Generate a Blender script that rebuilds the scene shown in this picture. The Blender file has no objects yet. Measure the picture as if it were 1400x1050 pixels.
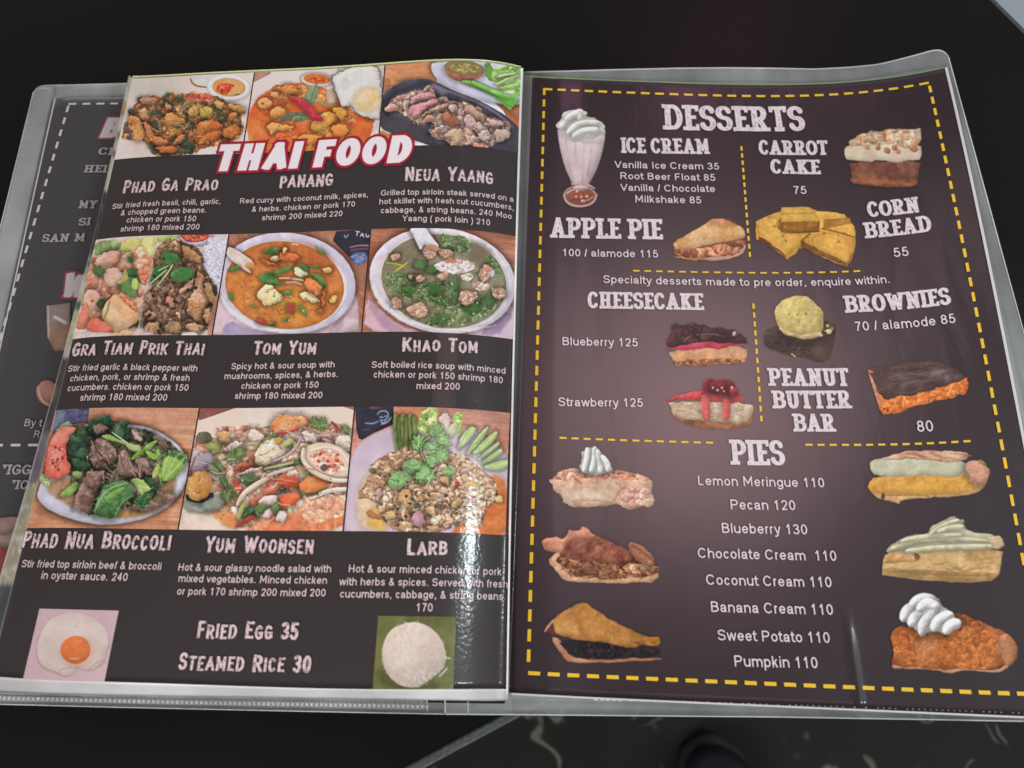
import bpy, math, random
import numpy as np
from mathutils import Matrix, Vector

SC = bpy.context.scene
COL = SC.collection
# ------------------------------------------------------------------ camera
# world: metres; origin = top left corner of the dessert sheet, z = 0 its plane
F = 1080.0                       # focal length for a 1400 px wide frame
CAM = np.array([0.00589525, -0.30444604, 0.31863619])
RIGHT = np.array([0.99939292, 0.0292185, -0.01897577])
DOWN = np.array([0.01969151, -0.92304276, -0.38419306])
FWD = np.array([-0.02874099, 0.38358616, -0.92305775])
cd = bpy.data.cameras.new('camera')
cam = bpy.data.objects.new('camera', cd)
COL.objects.link(cam)
cd.sensor_width = 36.0
cd.lens = 36.0 * F / 1400.0
cd.clip_start = 0.01
cd.clip_end = 50.0
cd.dof.use_dof = True
cd.dof.focus_distance = 0.355
cd.dof.aperture_fstop = 10.0
m = Matrix.Identity(4)
for i in range(3):
    m[i][0] = RIGHT[i]; m[i][1] = -DOWN[i]; m[i][2] = -FWD[i]; m[i][3] = CAM[i]
cam.matrix_world = m
SC.camera = cam
# ------------------------------------------------------------------ world and lamps
w = bpy.data.worlds.new('World'); SC.world = w
w.use_nodes = True
bg = w.node_tree.nodes['Background']
# dim room: darker overhead and behind the photographer, lighter towards the far side
_n, _l = w.node_tree.nodes, w.node_tree.links
_tc = _n.new('ShaderNodeTexCoord'); _sp = _n.new('ShaderNodeSeparateXYZ'); _l.new(_tc.outputs['Generated'], _sp.inputs[0])
_mr = _n.new('ShaderNodeMapRange'); _mr.interpolation_type = 'SMOOTHSTEP'
_mr.inputs['From Min'].default_value = .05; _mr.inputs['From Max'].default_value = .75
_mr.inputs['To Min'].default_value = .085; _mr.inputs['To Max'].default_value = .17
_l.new(_sp.outputs['Y'], _mr.inputs[0]); _l.new(_mr.outputs[0], bg.inputs[1])
bg.inputs[0].default_value = (1.0, 0.92, 0.89, 1)

def area(name, loc, target, sx, sy, power, color, shape='RECTANGLE'):
    ld = bpy.data.lights.new(name, 'AREA')
    ld.shape = shape; ld.size = sx; ld.size_y = sy; ld.energy = power; ld.color = color
    o = bpy.data.objects.new(name, ld); COL.objects.link(o)
    o.location = loc
    d = Vector(target) - Vector(loc)
    o.rotation_euler = d.to_track_quat('-Z', 'Y').to_euler()
    return o
# key daylight lamp placed on the left and behind the photographer, outside the mirror cone of the pages
area('daylight_lamp', (-1.0, -2.1, 1.5), (0, -.15, 0), 1.8, 1.2, 64.0, (1.0, .96, .95))
area('right_fill_lamp', (1.9, -0.9, 1.3), (0, -.15, 0), 0.9, 1.2, 26.0, (.9, .97, 1.0))  # cool fill lamp set up on the right side of the table
# weak pink lamp added for a soft sheen in the middle of the dessert page
area('pink_sheen_lamp', (.47, .42, 1.5), (.09, -.16, 0), .70, .66, 1.1, (1.0, .66, .66), 'ELLIPSE')
# the bright strip of sky mirrored in the bend of the left page
area('sky_strip_lamp', (1.35, .07, 1.0), (-.02, -.24, .01), .13, .22, 7.0, (.86, .97, 1.0))
# small magenta lamp far behind the table, faintly mirrored in the black top
area('magenta_lamp', (.52, 1.42, 1.45), (.1, .05, 0), .22, .22, .30, (.95, .30, .60), 'ELLIPSE')
SC.view_settings.view_transform = 'Standard'
SC.view_settings.look = 'None'
SC.view_settings.exposure = 0.0
SC.view_settings.gamma = 1.0
SC.view_settings.use_curve_mapping = False
SC.cycles.max_bounces = 6
SC.cycles.transparent_max_bounces = 12
SC.cycles.use_denoising = True

# ------------------------------------------------------------------ small maths
def sstep(a, b, x):
    t = np.clip((x - a) / (b - a), 0, 1)
    return t * t * (3 - 2 * t)

def h_right(x, y):
    """height of the dessert sheet: the far right corner curls up, a shallow trough before it"""
    far = sstep(-.24, .02, y)
    c = np.clip((x - .115) / .10, 0, 1.4)
    g = .0105 * c * c * far
    g = g + .0022 * np.exp(-((x - .045) / .05) ** 2) * far
    g = g + .0028 * np.exp(-((x - .012) / .012) ** 2)
    g = g + .0008 * np.exp(-((x - .1285 + .012 * (y + .28)) / .0017) ** 2) * sstep(-.258, -.280, y)
    return g - .0022 * sstep(.015, -.006, x)

def h_left(x, y):
    """height of the turned page: climbs out of the spine, arches, drops at its free edge"""
    s = np.clip(-.004 - x, 0, 1)
    t = np.clip(s / .034, 0, 1)
    near = sstep(0, -.30, y)
    h = .003 + .0150 * (1 - (1 - t) ** 2)
    h = h + .004 * np.sin(np.clip(s / .19, 0, 1) * math.pi) * (1 - .4 * near)
    f = np.clip((s - .118) / .085, 0, 1.3)
    return h - .0135 * f ** 1.8

def unproject(px, py, hf, dz=0.0, it=14):
    px = np.asarray(px, float); py = np.asarray(py, float)
    d = ((px - 700) / F)[..., None] * RIGHT + ((py - 525) / F)[..., None] * DOWN + FWD
    z = np.zeros(px.shape) + dz
    for _ in range(it):
        k = (z - CAM[2]) / d[..., 2]
        p = CAM + d * k[..., None]
        z = .35 * z + .65 * (hf(p[..., 0], p[..., 1]) + dz) if callable(hf) else np.zeros(px.shape) + hf + dz
    k = (z - CAM[2]) / d[..., 2]
    return CAM + d * k[..., None]

def plane_uv(px, py):
    p = unproject(px, py, 0.0)
    return p[..., 0], -p[..., 1]

def plane_px(u, v):
    p = np.stack([u, -v, np.zeros_like(u)], -1) - CAM
    z = p @ FWD
    return 700 + F * (p @ RIGHT) / z, 525 + F * (p @ DOWN) / z

class Sheet:
    """printed sheet: (u, v) metres on paper -> bent surface in the world"""
    def __init__(s, hf, nu, nv):
        s.hf = hf; s.nu = nu; s.nv = nv
    def basis(s, u, v):
        a = u / .21 * 2 - 1; b = v / .297 * 2 - 1
        return np.stack([a ** i * b ** j for i in range(s.nu + 1) for j in range(s.nv + 1)], -1)
    def fit(s, pts_x, pts_y, lam=1e-3):
        def solve(pts):
            pts = np.array(pts, float)
            A = s.basis(pts[:, 0], pts[:, 1])
            return np.linalg.solve(A.T @ A + lam * np.eye(A.shape[1]), A.T @ pts[:, 2])
        s.cx = solve(pts_x); s.cy = solve(pts_y)
    def base(s, u, v):
        return plane_px(u, v)
    def px(s, u, v):
        u = np.asarray(u, float); v = np.asarray(v, float)
        x, y = s.base(u, v)
        B = s.basis(u, v)
        return x + B @ s.cx, y + B @ s.cy
    def uv(s, px, py):
        px = np.asarray(px, float); py = np.asarray(py, float)
        u, v = s.inv0(px, py)
        e = 1e-4
        for _ in range(12):
            x, y = s.px(u, v); xu, yu = s.px(u + e, v); xv, yv = s.px(u, v + e)
            a, b, c, d = (xu - x) / e, (xv - x) / e, (yu - y) / e, (yv - y) / e
            det = a * d - b * c
            rx, ry = px - x, py - y
            u = u + (d * rx - b * ry) / det
            v = v + (a * ry - c * rx) / det
        return u, v
    def inv0(s, px, py):
        return plane_uv(px, py)
    def world(s, u, v, dz=0.0):
        x, y = s.px(u, v)
        return unproject(x, y, s.hf, dz)

# dessert sheet: flat projection + the measured sag of its straight printed lines
DS = Sheet(h_right, 4, 2)
_hl = [
 [(726,106.5),(800,111),(880,113.5),(1000,116),(1060,116.5),(1108,118.2),(1155,114.8),(1200,108.6),(1250,100),(1288,93.7)],
 [(744,121.8),(800,124),(880,127.5),(1000,130),(1060,131),(1115,131.4),(1154,129.7),(1200,124),(1245,114.8),(1270,110.8)],
 [(870,370),(1020,373.6),(1060,373.9),(1143,373),(1174,370.6)],
 [(769,598.7),(870,602),(971,605.2),(1106,608),(1210,608.3),(1290,605.3),(1327,603)],
 [(726,920),(880,927.3),(1037,934),(1143,938),(1343,946),(1400,948)]]
_py = []
for ln in _hl:
    a = np.array(ln, float)
    u, v = plane_uv(a[:, 0], a[:, 1])
    n = max(1, len(a) // 2)
    v0 = np.median(v[:n]) if ln is not _hl[0] else 0.0
    if ln is _hl[0]: v0 = np.median(v[:4])
    yy = plane_px(u, np.full_like(u, v0))[1]
    _py += [(u[i], v0, a[i, 1] - yy[i]) for i in range(len(a))]
_px = []
for ln in [[(743.7,122),(739,300),(733.4,513),(727,747),(722.7,900),(721.5,920)],
           [(1270,111),(1287,190.6),(1311.4,317),(1330,397),(1357,527),(1368.6,597),(1394,724)]]:
    a = np.array(ln, float)
    u, v = plane_uv(a[:, 0], a[:, 1])
    u0 = np.median(u[2:])
    xx = plane_px(np.full_like(v, u0), v)[0]
    _px += [(u[i], v[i], a[i, 0] - xx[i]) for i in range(len(a))]
for vv in np.linspace(0, .297, 6):
    _px += [(.10, vv, 0.0), (.06, vv, 0.0)]
DS.fit(_px, _py, 1e-2)

# thai sheet: control grid of printed columns and picture rows
class Thai(Sheet):
    H = None
    def base(s, u, v):
        d = s.H[2, 0] * u + s.H[2, 1] * v + 1
        return (s.H[0, 0] * u + s.H[0, 1] * v + s.H[0, 2]) / d, (s.H[1, 0] * u + s.H[1, 1] * v + s.H[1, 2]) / d
    def inv0(s, px, py):
        Hi = np.linalg.inv(s.H)
        d = Hi[2, 0] * px + Hi[2, 1] * py + Hi[2, 2]
        return (Hi[0, 0] * px + Hi[0, 1] * py + Hi[0, 2]) / d, (Hi[1, 0] * px + Hi[1, 1] * py + Hi[1, 2]) / d
TH = Thai(h_left, 5, 2)
def homog(src, dst):
    A = []
    for (x, y), (X, Y) in zip(src, dst):
        A.append([x, y, 1, 0, 0, 0, -X * x, -X * y, -X]); A.append([0, 0, 0, x, y, 1, -Y * x, -Y * y, -Y])
    h = np.linalg.svd(np.array(A, float))[2][-1].reshape(3, 3)
    return h / h[2, 2]
TH.H = homog([(0, 0), (.21, 0), (.21, .297), (0, .297)], [(180, 104), (713, 91), (692.5, 943.7), (-13, 926)])
COLX = np.array([  # px x of u = 0, .07, .14, .21 on each row line (A..G)
 [180,348,526,713],[157,332,517,707],[133,311.6,507.5,704.5],[100,290.5,495,703],[74.5,272.6,484,699.5],[36.5,244.3,469,695.6],[-13,205,449,692.5]])
ROWS = [
 [(180,104),(250,101.5),(320,98.8),(348,97.5),(440,92.5),(526,86.6),(575,83),(620,81.4),(663,82.3),(700,88),(713,91.5)],
 [(157,221.5),(185,217.5),(213,214.8),(291,212),(337,210.8),(416,208),(500,204.8),(561,203),(634,203.8),(680,208.5),(707,212.8)],
 [(133,327.5),(160,324.5),(189,322.6),(310,320.3),(380,318.4),(462,315),(508,312.2),(558,310.8),(603,311.4),(641,313),(680,317.5),(706,322)],
 [(100,462),(140,459.5),(179,458.3),(303,458.3),(380,457),(440,455.3),(499,453.6),(540,453.3),(578,454),(640,457.5),(680,461.5),(703,464.2)],
 [(74.5,561),(100,558),(123.4,556.4),(200,556.2),(272.6,556.7),(340,556.6),(420,555),(484,553.6),(538,553.6),(611,555.5),(660,558.7),(700,562.2)],
 [(36.5,720),(90,720.4),(154,721),(244,722.6),(350,724),(467.6,725.2),(540,726),(611,727.2),(660,729.3),(695.6,731.4)],
 [(-13,925.5),(0,926.6),(54,930.4),(154,934),(270,937.5),(360,940),(440,942.5),(508,944),(600,944.5),(693,943.9)]]
cx_, cy_ = [], []
VR = []
for r, ln in enumerate(ROWS):
    a = np.array(ln, float)
    uu = np.interp(a[:, 0], COLX[r], [0, .07, .14, .21])
    um, vm = TH.inv0(np.array([COLX[r][1]]), np.array([np.interp(COLX[r][1], a[:, 0], a[:, 1])]))
    v0 = float(vm[0]); v0 = 0.0 if r == 0 else (.297 if r == 6 else v0)
    VR.append(v0)
    # smooth the column spacing: u as a cubic of x
    k = np.polyfit(COLX[r], [0, .07, .14, .21], 3)
    uu = np.polyval(k, a[:, 0])
    bx, by = TH.base(uu, np.full_like(uu, v0))
    cx_ += [(uu[i], v0, a[i, 0] - bx[i]) for i in range(len(a))]
    cy_ += [(uu[i], v0, a[i, 1] - by[i]) for i in range(len(a))]
TH.fit(cx_, cy_, 2e-3)

# ------------------------------------------------------------------ objects
BOOK = (0.0, -.15, -.010)
def empty(name, loc, label, cat, group=None):
    o = bpy.data.objects.new(name, None); COL.objects.link(o)
    o.location = loc; o.empty_display_size = .02
    o['label'] = label; o['category'] = cat
    if group: o['group'] = group
    return o

def mesh(name, verts, faces, mat, parent=None, cols=None, smooth=True, label=None, off=None):
    """verts (n,3) world; faces (m,3|4) int array or list of lists"""
    verts = np.asarray(verts, np.float32).reshape(-1, 3).copy()
    if parent is not None:
        q = parent; o = np.zeros(3)
        while q is not None:
            o += np.array(q.location); q = q.parent
        verts -= o.astype(np.float32)
    me = bpy.data.meshes.new(name)
    if isinstance(faces, np.ndarray):
        k = faces.shape[1]
        me.vertices.add(len(verts)); me.vertices.foreach_set('co', verts.ravel())
        me.loops.add(faces.size); me.loops.foreach_set('vertex_index', faces.ravel().astype(np.int32))
        me.polygons.add(len(faces))
        me.polygons.foreach_set('loop_start', np.arange(0, faces.size, k, dtype=np.int32))
        me.update(calc_edges=True)
    else:
        me.from_pydata(verts.tolist(), [], faces); me.update()
    me.validate()
    if smooth: me.polygons.foreach_set('use_smooth', np.ones(len(me.polygons), bool))
    if cols is not None:
        at = me.color_attributes.new('Col', 'FLOAT_COLOR', 'POINT')
        c4 = np.ones((len(verts), 4), np.float32); c4[:, :3] = cols.reshape(-1, 3)
        at.data.foreach_set('color', c4.ravel())
    o = bpy.data.objects.new(name, me); COL.objects.link(o)
    me.materials.append(mat)
    if parent is not None: o.parent = parent
    if label: o['label'] = label
    return o

def grid_faces(ny, nx, keep=None):
    i = np.arange(ny * nx).reshape(ny, nx)
    f = np.stack([i[:-1, :-1], i[1:, :-1], i[1:, 1:], i[:-1, 1:]], -1).reshape(-1, 4)
    if keep is not None: f = f[keep.ravel()]
    return f

def compact(v, f, c=None):
    used = np.unique(f)
    mp = np.zeros(len(v), np.int64); mp[used] = np.arange(len(used))
    return v[used], mp[f], (c[used] if c is not None else None)

def slab(P, thick):
    """P (ny,nx,3) top grid -> verts, faces of a sheet with real thickness"""
    ny, nx = P.shape[:2]
    top = P.reshape(-1, 3); bot = top - np.array([0, 0, thick])
    f1 = grid_faces(ny, nx); n = ny * nx
    f2 = f1[:, ::-1] + n
    i = np.arange(n).reshape(ny, nx)
    rim = np.concatenate([i[0, :-1], i[:-1, -1], i[-1, :0:-1], i[:0:-1, 0]])
    nxt = np.roll(rim, -1)
    f3 = np.stack([nxt, rim, rim + n, nxt + n], -1)
    return np.concatenate([top, bot]), np.concatenate([f1, f2, f3])

# ------------------------------------------------------------------ materials
def lin(c):
    c = np.asarray(c, float)
    return np.where(c <= .04045, c / 12.92, ((c + .055) / 1.055) ** 2.4)
def hexc(h):
    return np.array([int(h[i:i + 2], 16) for i in (0, 2, 4)]) / 255.0
ILLUM = np.array([.93, .90, .885])       # measured light on the pages
VEIL = np.array([.018, .015, .016])      # gloss of the film
def albedo(srgb):
    return np.clip((lin(srgb) - VEIL) / ILLUM, .004, .9)

def new_mat(name):
    mt = bpy.data.materials.new(name); mt.use_nodes = True
    nt = mt.node_tree
    return mt, nt, nt.nodes['Principled BSDF']

def film_bump(nt, bsdf, amount=1.0):
    """wrinkles and fine orange peel of the clear film over the print"""
    N, L = nt.nodes, nt.links
    tc = N.new('ShaderNodeTexCoord')
    mp = N.new('ShaderNodeMapping'); mp.inputs['Scale'].default_value = (1.0, .33, 1.0)
    mp.inputs['Rotation'].default_value = (0, 0, .12)
    L.new(tc.outputs['Object'], mp.inputs[0])
    n1 = N.new('ShaderNodeTexNoise'); n1.inputs['Scale'].default_value = 46; n1.inputs['Detail'].default_value = 2
    n1.inputs['Distortion'].default_value = .8
    L.new(mp.outputs[0], n1.inputs['Vector'])
    n2 = N.new('ShaderNodeTexNoise'); n2.inputs['Scale'].default_value = 640; n2.inputs['Detail'].default_value = 1
    L.new(tc.outputs['Object'], n2.inputs['Vector'])
    b1 = N.new('ShaderNodeBump'); b1.inputs['Strength'].default_value = .40 * amount; b1.inputs['Distance'].default_value = .0012
    b2 = N.new('ShaderNodeBump'); b2.inputs['Strength'].default_value = .17 * amount; b2.inputs['Distance'].default_value = .00040
    # the film is only pebbled where it is stretched over the fold beside the spine
    sx = N.new('ShaderNodeSeparateXYZ'); L.new(tc.outputs['Object'], sx.inputs[0])
    mr = N.new('ShaderNodeMapRange'); mr.inputs['From Min'].default_value = -.055; mr.inputs['From Max'].default_value = -.022; mr.inputs['To Min'].default_value = .22
    L.new(sx.outputs[0], mr.inputs[0])
    gt = N.new('ShaderNodeMath'); gt.operation = 'LESS_THAN'; gt.inputs[1].default_value = -.0005; L.new(sx.outputs[0], gt.inputs[0])
    mu = N.new('ShaderNodeMath'); mu.operation = 'MULTIPLY_ADD'; mu.inputs[2].default_value = .20
    L.new(mr.outputs[0], mu.inputs[0]); L.new(gt.outputs[0], mu.inputs[1])
    mh = N.new('ShaderNodeMath'); mh.operation = 'MULTIPLY'; L.new(n2.outputs[0], mh.inputs[0]); L.new(mu.outputs[0], mh.inputs[1])
    L.new(n1.outputs[0], b1.inputs['Height']); L.new(mh.outputs[0], b2.inputs['Height'])
    L.new(b1.outputs[0], b2.inputs['Normal'])
    L.new(b2.outputs[0], bsdf.inputs['Coat Normal'])

def print_mat(name, color=None, attr=False, coat=.85, rough=.17):
    mt, nt, b = new_mat(name)
    b.inputs['Roughness'].default_value = .55
    b.inputs['Specular IOR Level'].default_value = .25
    b.inputs['Coat Weight'].default_value = coat
    b.inputs['Coat Roughness'].default_value = rough
    b.inputs['Coat IOR'].default_value = 1.5
    film_bump(nt, b)
    if attr:
        a = nt.nodes.new('ShaderNodeAttribute'); a.attribute_name = 'Col'
        nt.links.new(a.outputs['Color'], b.inputs['Base Color'])
    else:
        n = nt.nodes.new('ShaderNodeTexNoise'); n.inputs['Scale'].default_value = 300
        mx = nt.nodes.new('ShaderNodeMix'); mx.data_type = 'RGBA'
        mx.inputs[6].default_value = (*[c * .92 for c in color], 1); mx.inputs[7].default_value = (*[min(1, c * 1.08) for c in color], 1)
        nt.links.new(n.outputs[0], mx.inputs[0]); nt.links.new(mx.outputs[2], b.inputs['Base Color'])
    return mt
INK_L = albedo(hexc('423a3b')); INK_R = albedo(hexc('3b3136'))
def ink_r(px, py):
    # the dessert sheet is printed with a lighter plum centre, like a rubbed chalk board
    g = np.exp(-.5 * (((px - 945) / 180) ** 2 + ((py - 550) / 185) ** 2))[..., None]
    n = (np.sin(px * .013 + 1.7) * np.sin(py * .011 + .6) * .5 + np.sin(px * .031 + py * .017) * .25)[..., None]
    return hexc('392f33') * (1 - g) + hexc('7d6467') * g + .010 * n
M_PRINT = print_mat('printed_picture', attr=True)
M_INK_L = print_mat('black_ink', INK_L)
M_INK_R = print_mat('brown_black_ink', INK_R)
M_INK_U = print_mat('hazy_ink', albedo(hexc('4a4648')), coat=.5, rough=.35)  # milky haze of the film over the drinks page mixed into the ink colour
M_TXT_L = print_mat('pink_white_print', albedo(hexc('e6cacc')))
M_TXT_R = print_mat('white_print', albedo(hexc('e6d2d6')))
M_TXT_U = print_mat('hazy_white_print', albedo(hexc('bdb4b5')), coat=.4, rough=.3)  # white print dulled in colour by the same film haze
M_YEL = print_mat('yellow_print', albedo(hexc('e6b93c')))

def frosted(name, color, alpha, rough=.32, bump=.15, scale=420):
    mt, nt, b = new_mat(name)
    N, L = nt.nodes, nt.links
    b.inputs['Roughness'].default_value = rough
    tc = N.new('ShaderNodeTexCoord')
    n = N.new('ShaderNodeTexNoise'); n.inputs['Scale'].default_value = scale; n.inputs['Detail'].default_value = 3
    L.new(tc.outputs['Object'], n.inputs['Vector'])
    n2 = N.new('ShaderNodeTexNoise'); n2.inputs['Scale'].default_value = 28; n2.inputs['Detail'].default_value = 4
    L.new(tc.outputs['Object'], n2.inputs['Vector'])
    r = N.new('ShaderNodeMapRange'); r.inputs['From Min'].default_value = .3; r.inputs['From Max'].default_value = .7
    r.inputs['To Min'].default_value = .78; r.inputs['To Max'].default_value = 1.18
    L.new(n2.outputs[0], r.inputs[0])
    mx = N.new('ShaderNodeMix'); mx.data_type = 'RGBA'; mx.blend_type = 'MULTIPLY'; mx.inputs[0].default_value = 1
    mx.inputs[6].default_value = (*color, 1)
    L.new(r.outputs[0], mx.inputs[7]); L.new(mx.outputs[2], b.inputs['Base Color'])
    bp = N.new('ShaderNodeBump'); bp.inputs['Strength'].default_value = bump; bp.inputs['Distance'].default_value = .0002
    L.new(n.outputs[0], bp.inputs['Height']); L.new(bp.outputs[0], b.inputs['Normal'])
    tr = N.new('ShaderNodeBsdfTransparent'); ms = N.new('ShaderNodeMixShader'); ms.inputs[0].default_value = alpha
    if alpha < .6:
        al = N.new('ShaderNodeMath'); al.operation = 'MULTIPLY'; al.inputs[1].default_value = alpha
        mp = N.new('ShaderNodeMapping'); mp.inputs['Scale'].default_value = (1, .25, 1); L.new(tc.outputs['Object'], mp.inputs[0])
        n3 = N.new('ShaderNodeTexNoise'); n3.inputs['Scale'].default_value = 60; n3.inputs['Detail'].default_value = 5; L.new(mp.outputs[0], n3.inputs['Vector'])
        r3 = N.new('ShaderNodeMapRange'); r3.inputs['From Min'].default_value = .3; r3.inputs['From Max'].default_value = .7; r3.inputs['To Min'].default_value = .7; r3.inputs['To Max'].default_value = 1.28
        L.new(n3.outputs[0], r3.inputs[0]); L.new(r3.outputs[0], al.inputs[0]); L.new(al.outputs[0], ms.inputs[0])
    L.new(tr.outputs[0], ms.inputs[1]); L.new(b.outputs[0], ms.inputs[2])
    L.new(ms.outputs[0], N['Material Output'].inputs['Surface'])
    return mt
M_COVER = frosted('frosted_cover_plastic', (.48, .51, .49), .40)
M_COVER_R = frosted('clear_cover_plastic', (.47, .50, .50), .32)
M_SLEEVE = frosted('clear_sleeve_plastic', (.50, .52, .51), .30, rough=.2)
M_EDGE = frosted('white_sleeve_edge', (.66, .65, .65), .86, rough=.22, bump=.9, scale=150)
M_WELD = frosted('weld_plastic', (.80, .82, .81), .75, rough=.2)
# ------------------------------------------------------------------ noise
def _hash(ix, iy, s):
    h = np.sin(ix * 127.1 + iy * 311.7 + s * 74.7) * 43758.5453
    return h - np.floor(h)
def vnoise(x, y, s=0):
    ix, iy = np.floor(x), np.floor(y); fx, fy = x - ix, y - iy
    fx = fx * fx * (3 - 2 * fx); fy = fy * fy * (3 - 2 * fy)
    a = _hash(ix, iy, s); b = _hash(ix + 1, iy, s); c = _hash(ix, iy + 1, s); d = _hash(ix + 1, iy + 1, s)
    return (a * (1 - fx) + b * fx) * (1 - fy) + (c * (1 - fx) + d * fx) * fy
def fbm(x, y, s=0, o=3):
    v = 0; a = .5; t = 0
    for k in range(o):
        v = v + a * vnoise(x, y, s + k * 7); t += a; a *= .55; x = x * 2.03 + 5.1; y = y * 2.03 - 3.7
    return v / t

# ------------------------------------------------------------------ drawn lettering (stroke skeletons, cap height 1)
def arc(cx, cy, rx, ry, a0, a1, n=16, e=2.0):
    a = np.radians(np.linspace(a0, a1, n)); c, s = np.cos(a), np.sin(a)
    return [(cx + rx * np.sign(x) * abs(x) ** (2 / e), cy + ry * np.sign(y) * abs(y) ** (2 / e)) for x, y in zip(c, s)]
GL = {
 'A': (.86, [[(0, 0), (.5, 1), (1, 0)], [(.2, .3), (.8, .3)]]),
 'B': (.78, [[(.05, 0), (.05, 1), (.5, 1)] + arc(.5, .77, .42, .23, 90, -90, 9) + [(.05, .54)], [(.5, .54)] + arc(.5, .27, .5, .27, 90, -90, 9) + [(.05, 0)]]),
 'C': (.76, [arc(.5, .5, .5, .5, 42, 318, 22)]),
 'D': (.80, [[(.05, 0), (.05, 1), (.4, 1)] + arc(.4, .5, .6, .5, 90, -90, 14) + [(.05, 0)]]),
 'E': (.70, [[(1, 1), (.1, 1), (.1, 0), (1, 0)], [(.1, .52), (.72, .52)]]),
 'F': (.68, [[(1, 1), (.1, 1), (.1, 0)], [(.1, .5), (.75, .5)]]),
 'G': (.80, [arc(.5, .5, .5, .5, 45, 300, 20) + [(.95, .12), (.95, .45), (.58, .45)]]),
 'H': (.82, [[(.08, 0), (.08, 1)], [(.92, 0), (.92, 1)], [(.08, .5), (.92, .5)]]),
 'I': (.30, [[(.5, 0), (.5, 1)]]),
 'K': (.82, [[(.08, 0), (.08, 1)], [(.95, 1), (.12, .42)], [(.38, .6), (1, 0)]]),
 'L': (.66, [[(.1, 1), (.1, 0), (1, 0)]]),
 'M': (1.0, [[(.06, 0), (.06, 1), (.5, .25), (.94, 1), (.94, 0)]]),
 'N': (.84, [[(.06, 0), (.06, 1), (.94, 0), (.94, 1)]]),
 'O': (.82, [arc(.5, .5, .5, .5, 0, 360, 28)]),
 'P': (.74, [[(.06, 0), (.06, 1), (.5, 1)] + arc(.5, .73, .48, .27, 90, -90, 10) + [(.06, .46)]]),
 'R': (.80, [[(.06, 0), (.06, 1), (.5, 1)] + arc(.5, .74, .44, .26, 90, -90, 10) + [(.06, .48)], [(.45, .48), (1, 0)]]),
 'S': (.70, [arc(.5, .76, .48, .24, 20, 270, 14) + arc(.5, .26, .5, .26, 90, -160, 14)]),
 'T': (.76, [[(0, 1), (1, 1)], [(.5, 1), (.5, 0)]]),
 'U': (.80, [[(.05, 1), (.05, .35)] + arc(.5, .35, .45, .35, 180, 360, 12) + [(.95, .35), (.95, 1)]]),
 'V': (.80, [[(0, 1), (.5, 0), (1, 1)]]),
 'W': (1.15, [[(0, 1), (.26, 0), (.5, .85), (.74, 0), (1, 1)]]),
 'Y': (.80, [[(0, 1), (.5, .45), (1, 1)], [(.5, .45), (.5, 0)]]),
 '0': (.66, [arc(.5, .5, .5, .5, 0, 360, 28)]),
 '3': (.64, [arc(.45, .75, .5, .25, 150, -90, 12) + arc(.45, .26, .55, .26, 90, -150, 12)]),
 '5': (.64, [[(.95, 1), (.12, 1), (.08, .55)] + arc(.42, .32, .56, .32, 115, -150, 16)]),
 "'": (.25, [[(.5, 1), (.5, .75)]]), '!': (.3, [[(.5, 0), (.5, 1)]]),
}
STY = {  # stem, hair, super-ellipse, serif, slant, gap, width factor
 'slab': dict(tv=.215, th=.14, sq=2.3, serif=.075, slant=0, gap=.015, wf=.86, space=.30),
 'slabx': dict(tv=.19, th=.13, sq=2.2, serif=.10, slant=0, gap=.12, wf=1.05, space=.5),
 'grunge': dict(tv=.185, th=.16, sq=4.5, serif=0, slant=0, gap=.10, wf=.74, space=.42),
 'title': dict(tv=.33, th=.25, sq=2.2, serif=0, slant=.14, gap=.12, wf=1.0, space=.40),
}
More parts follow.
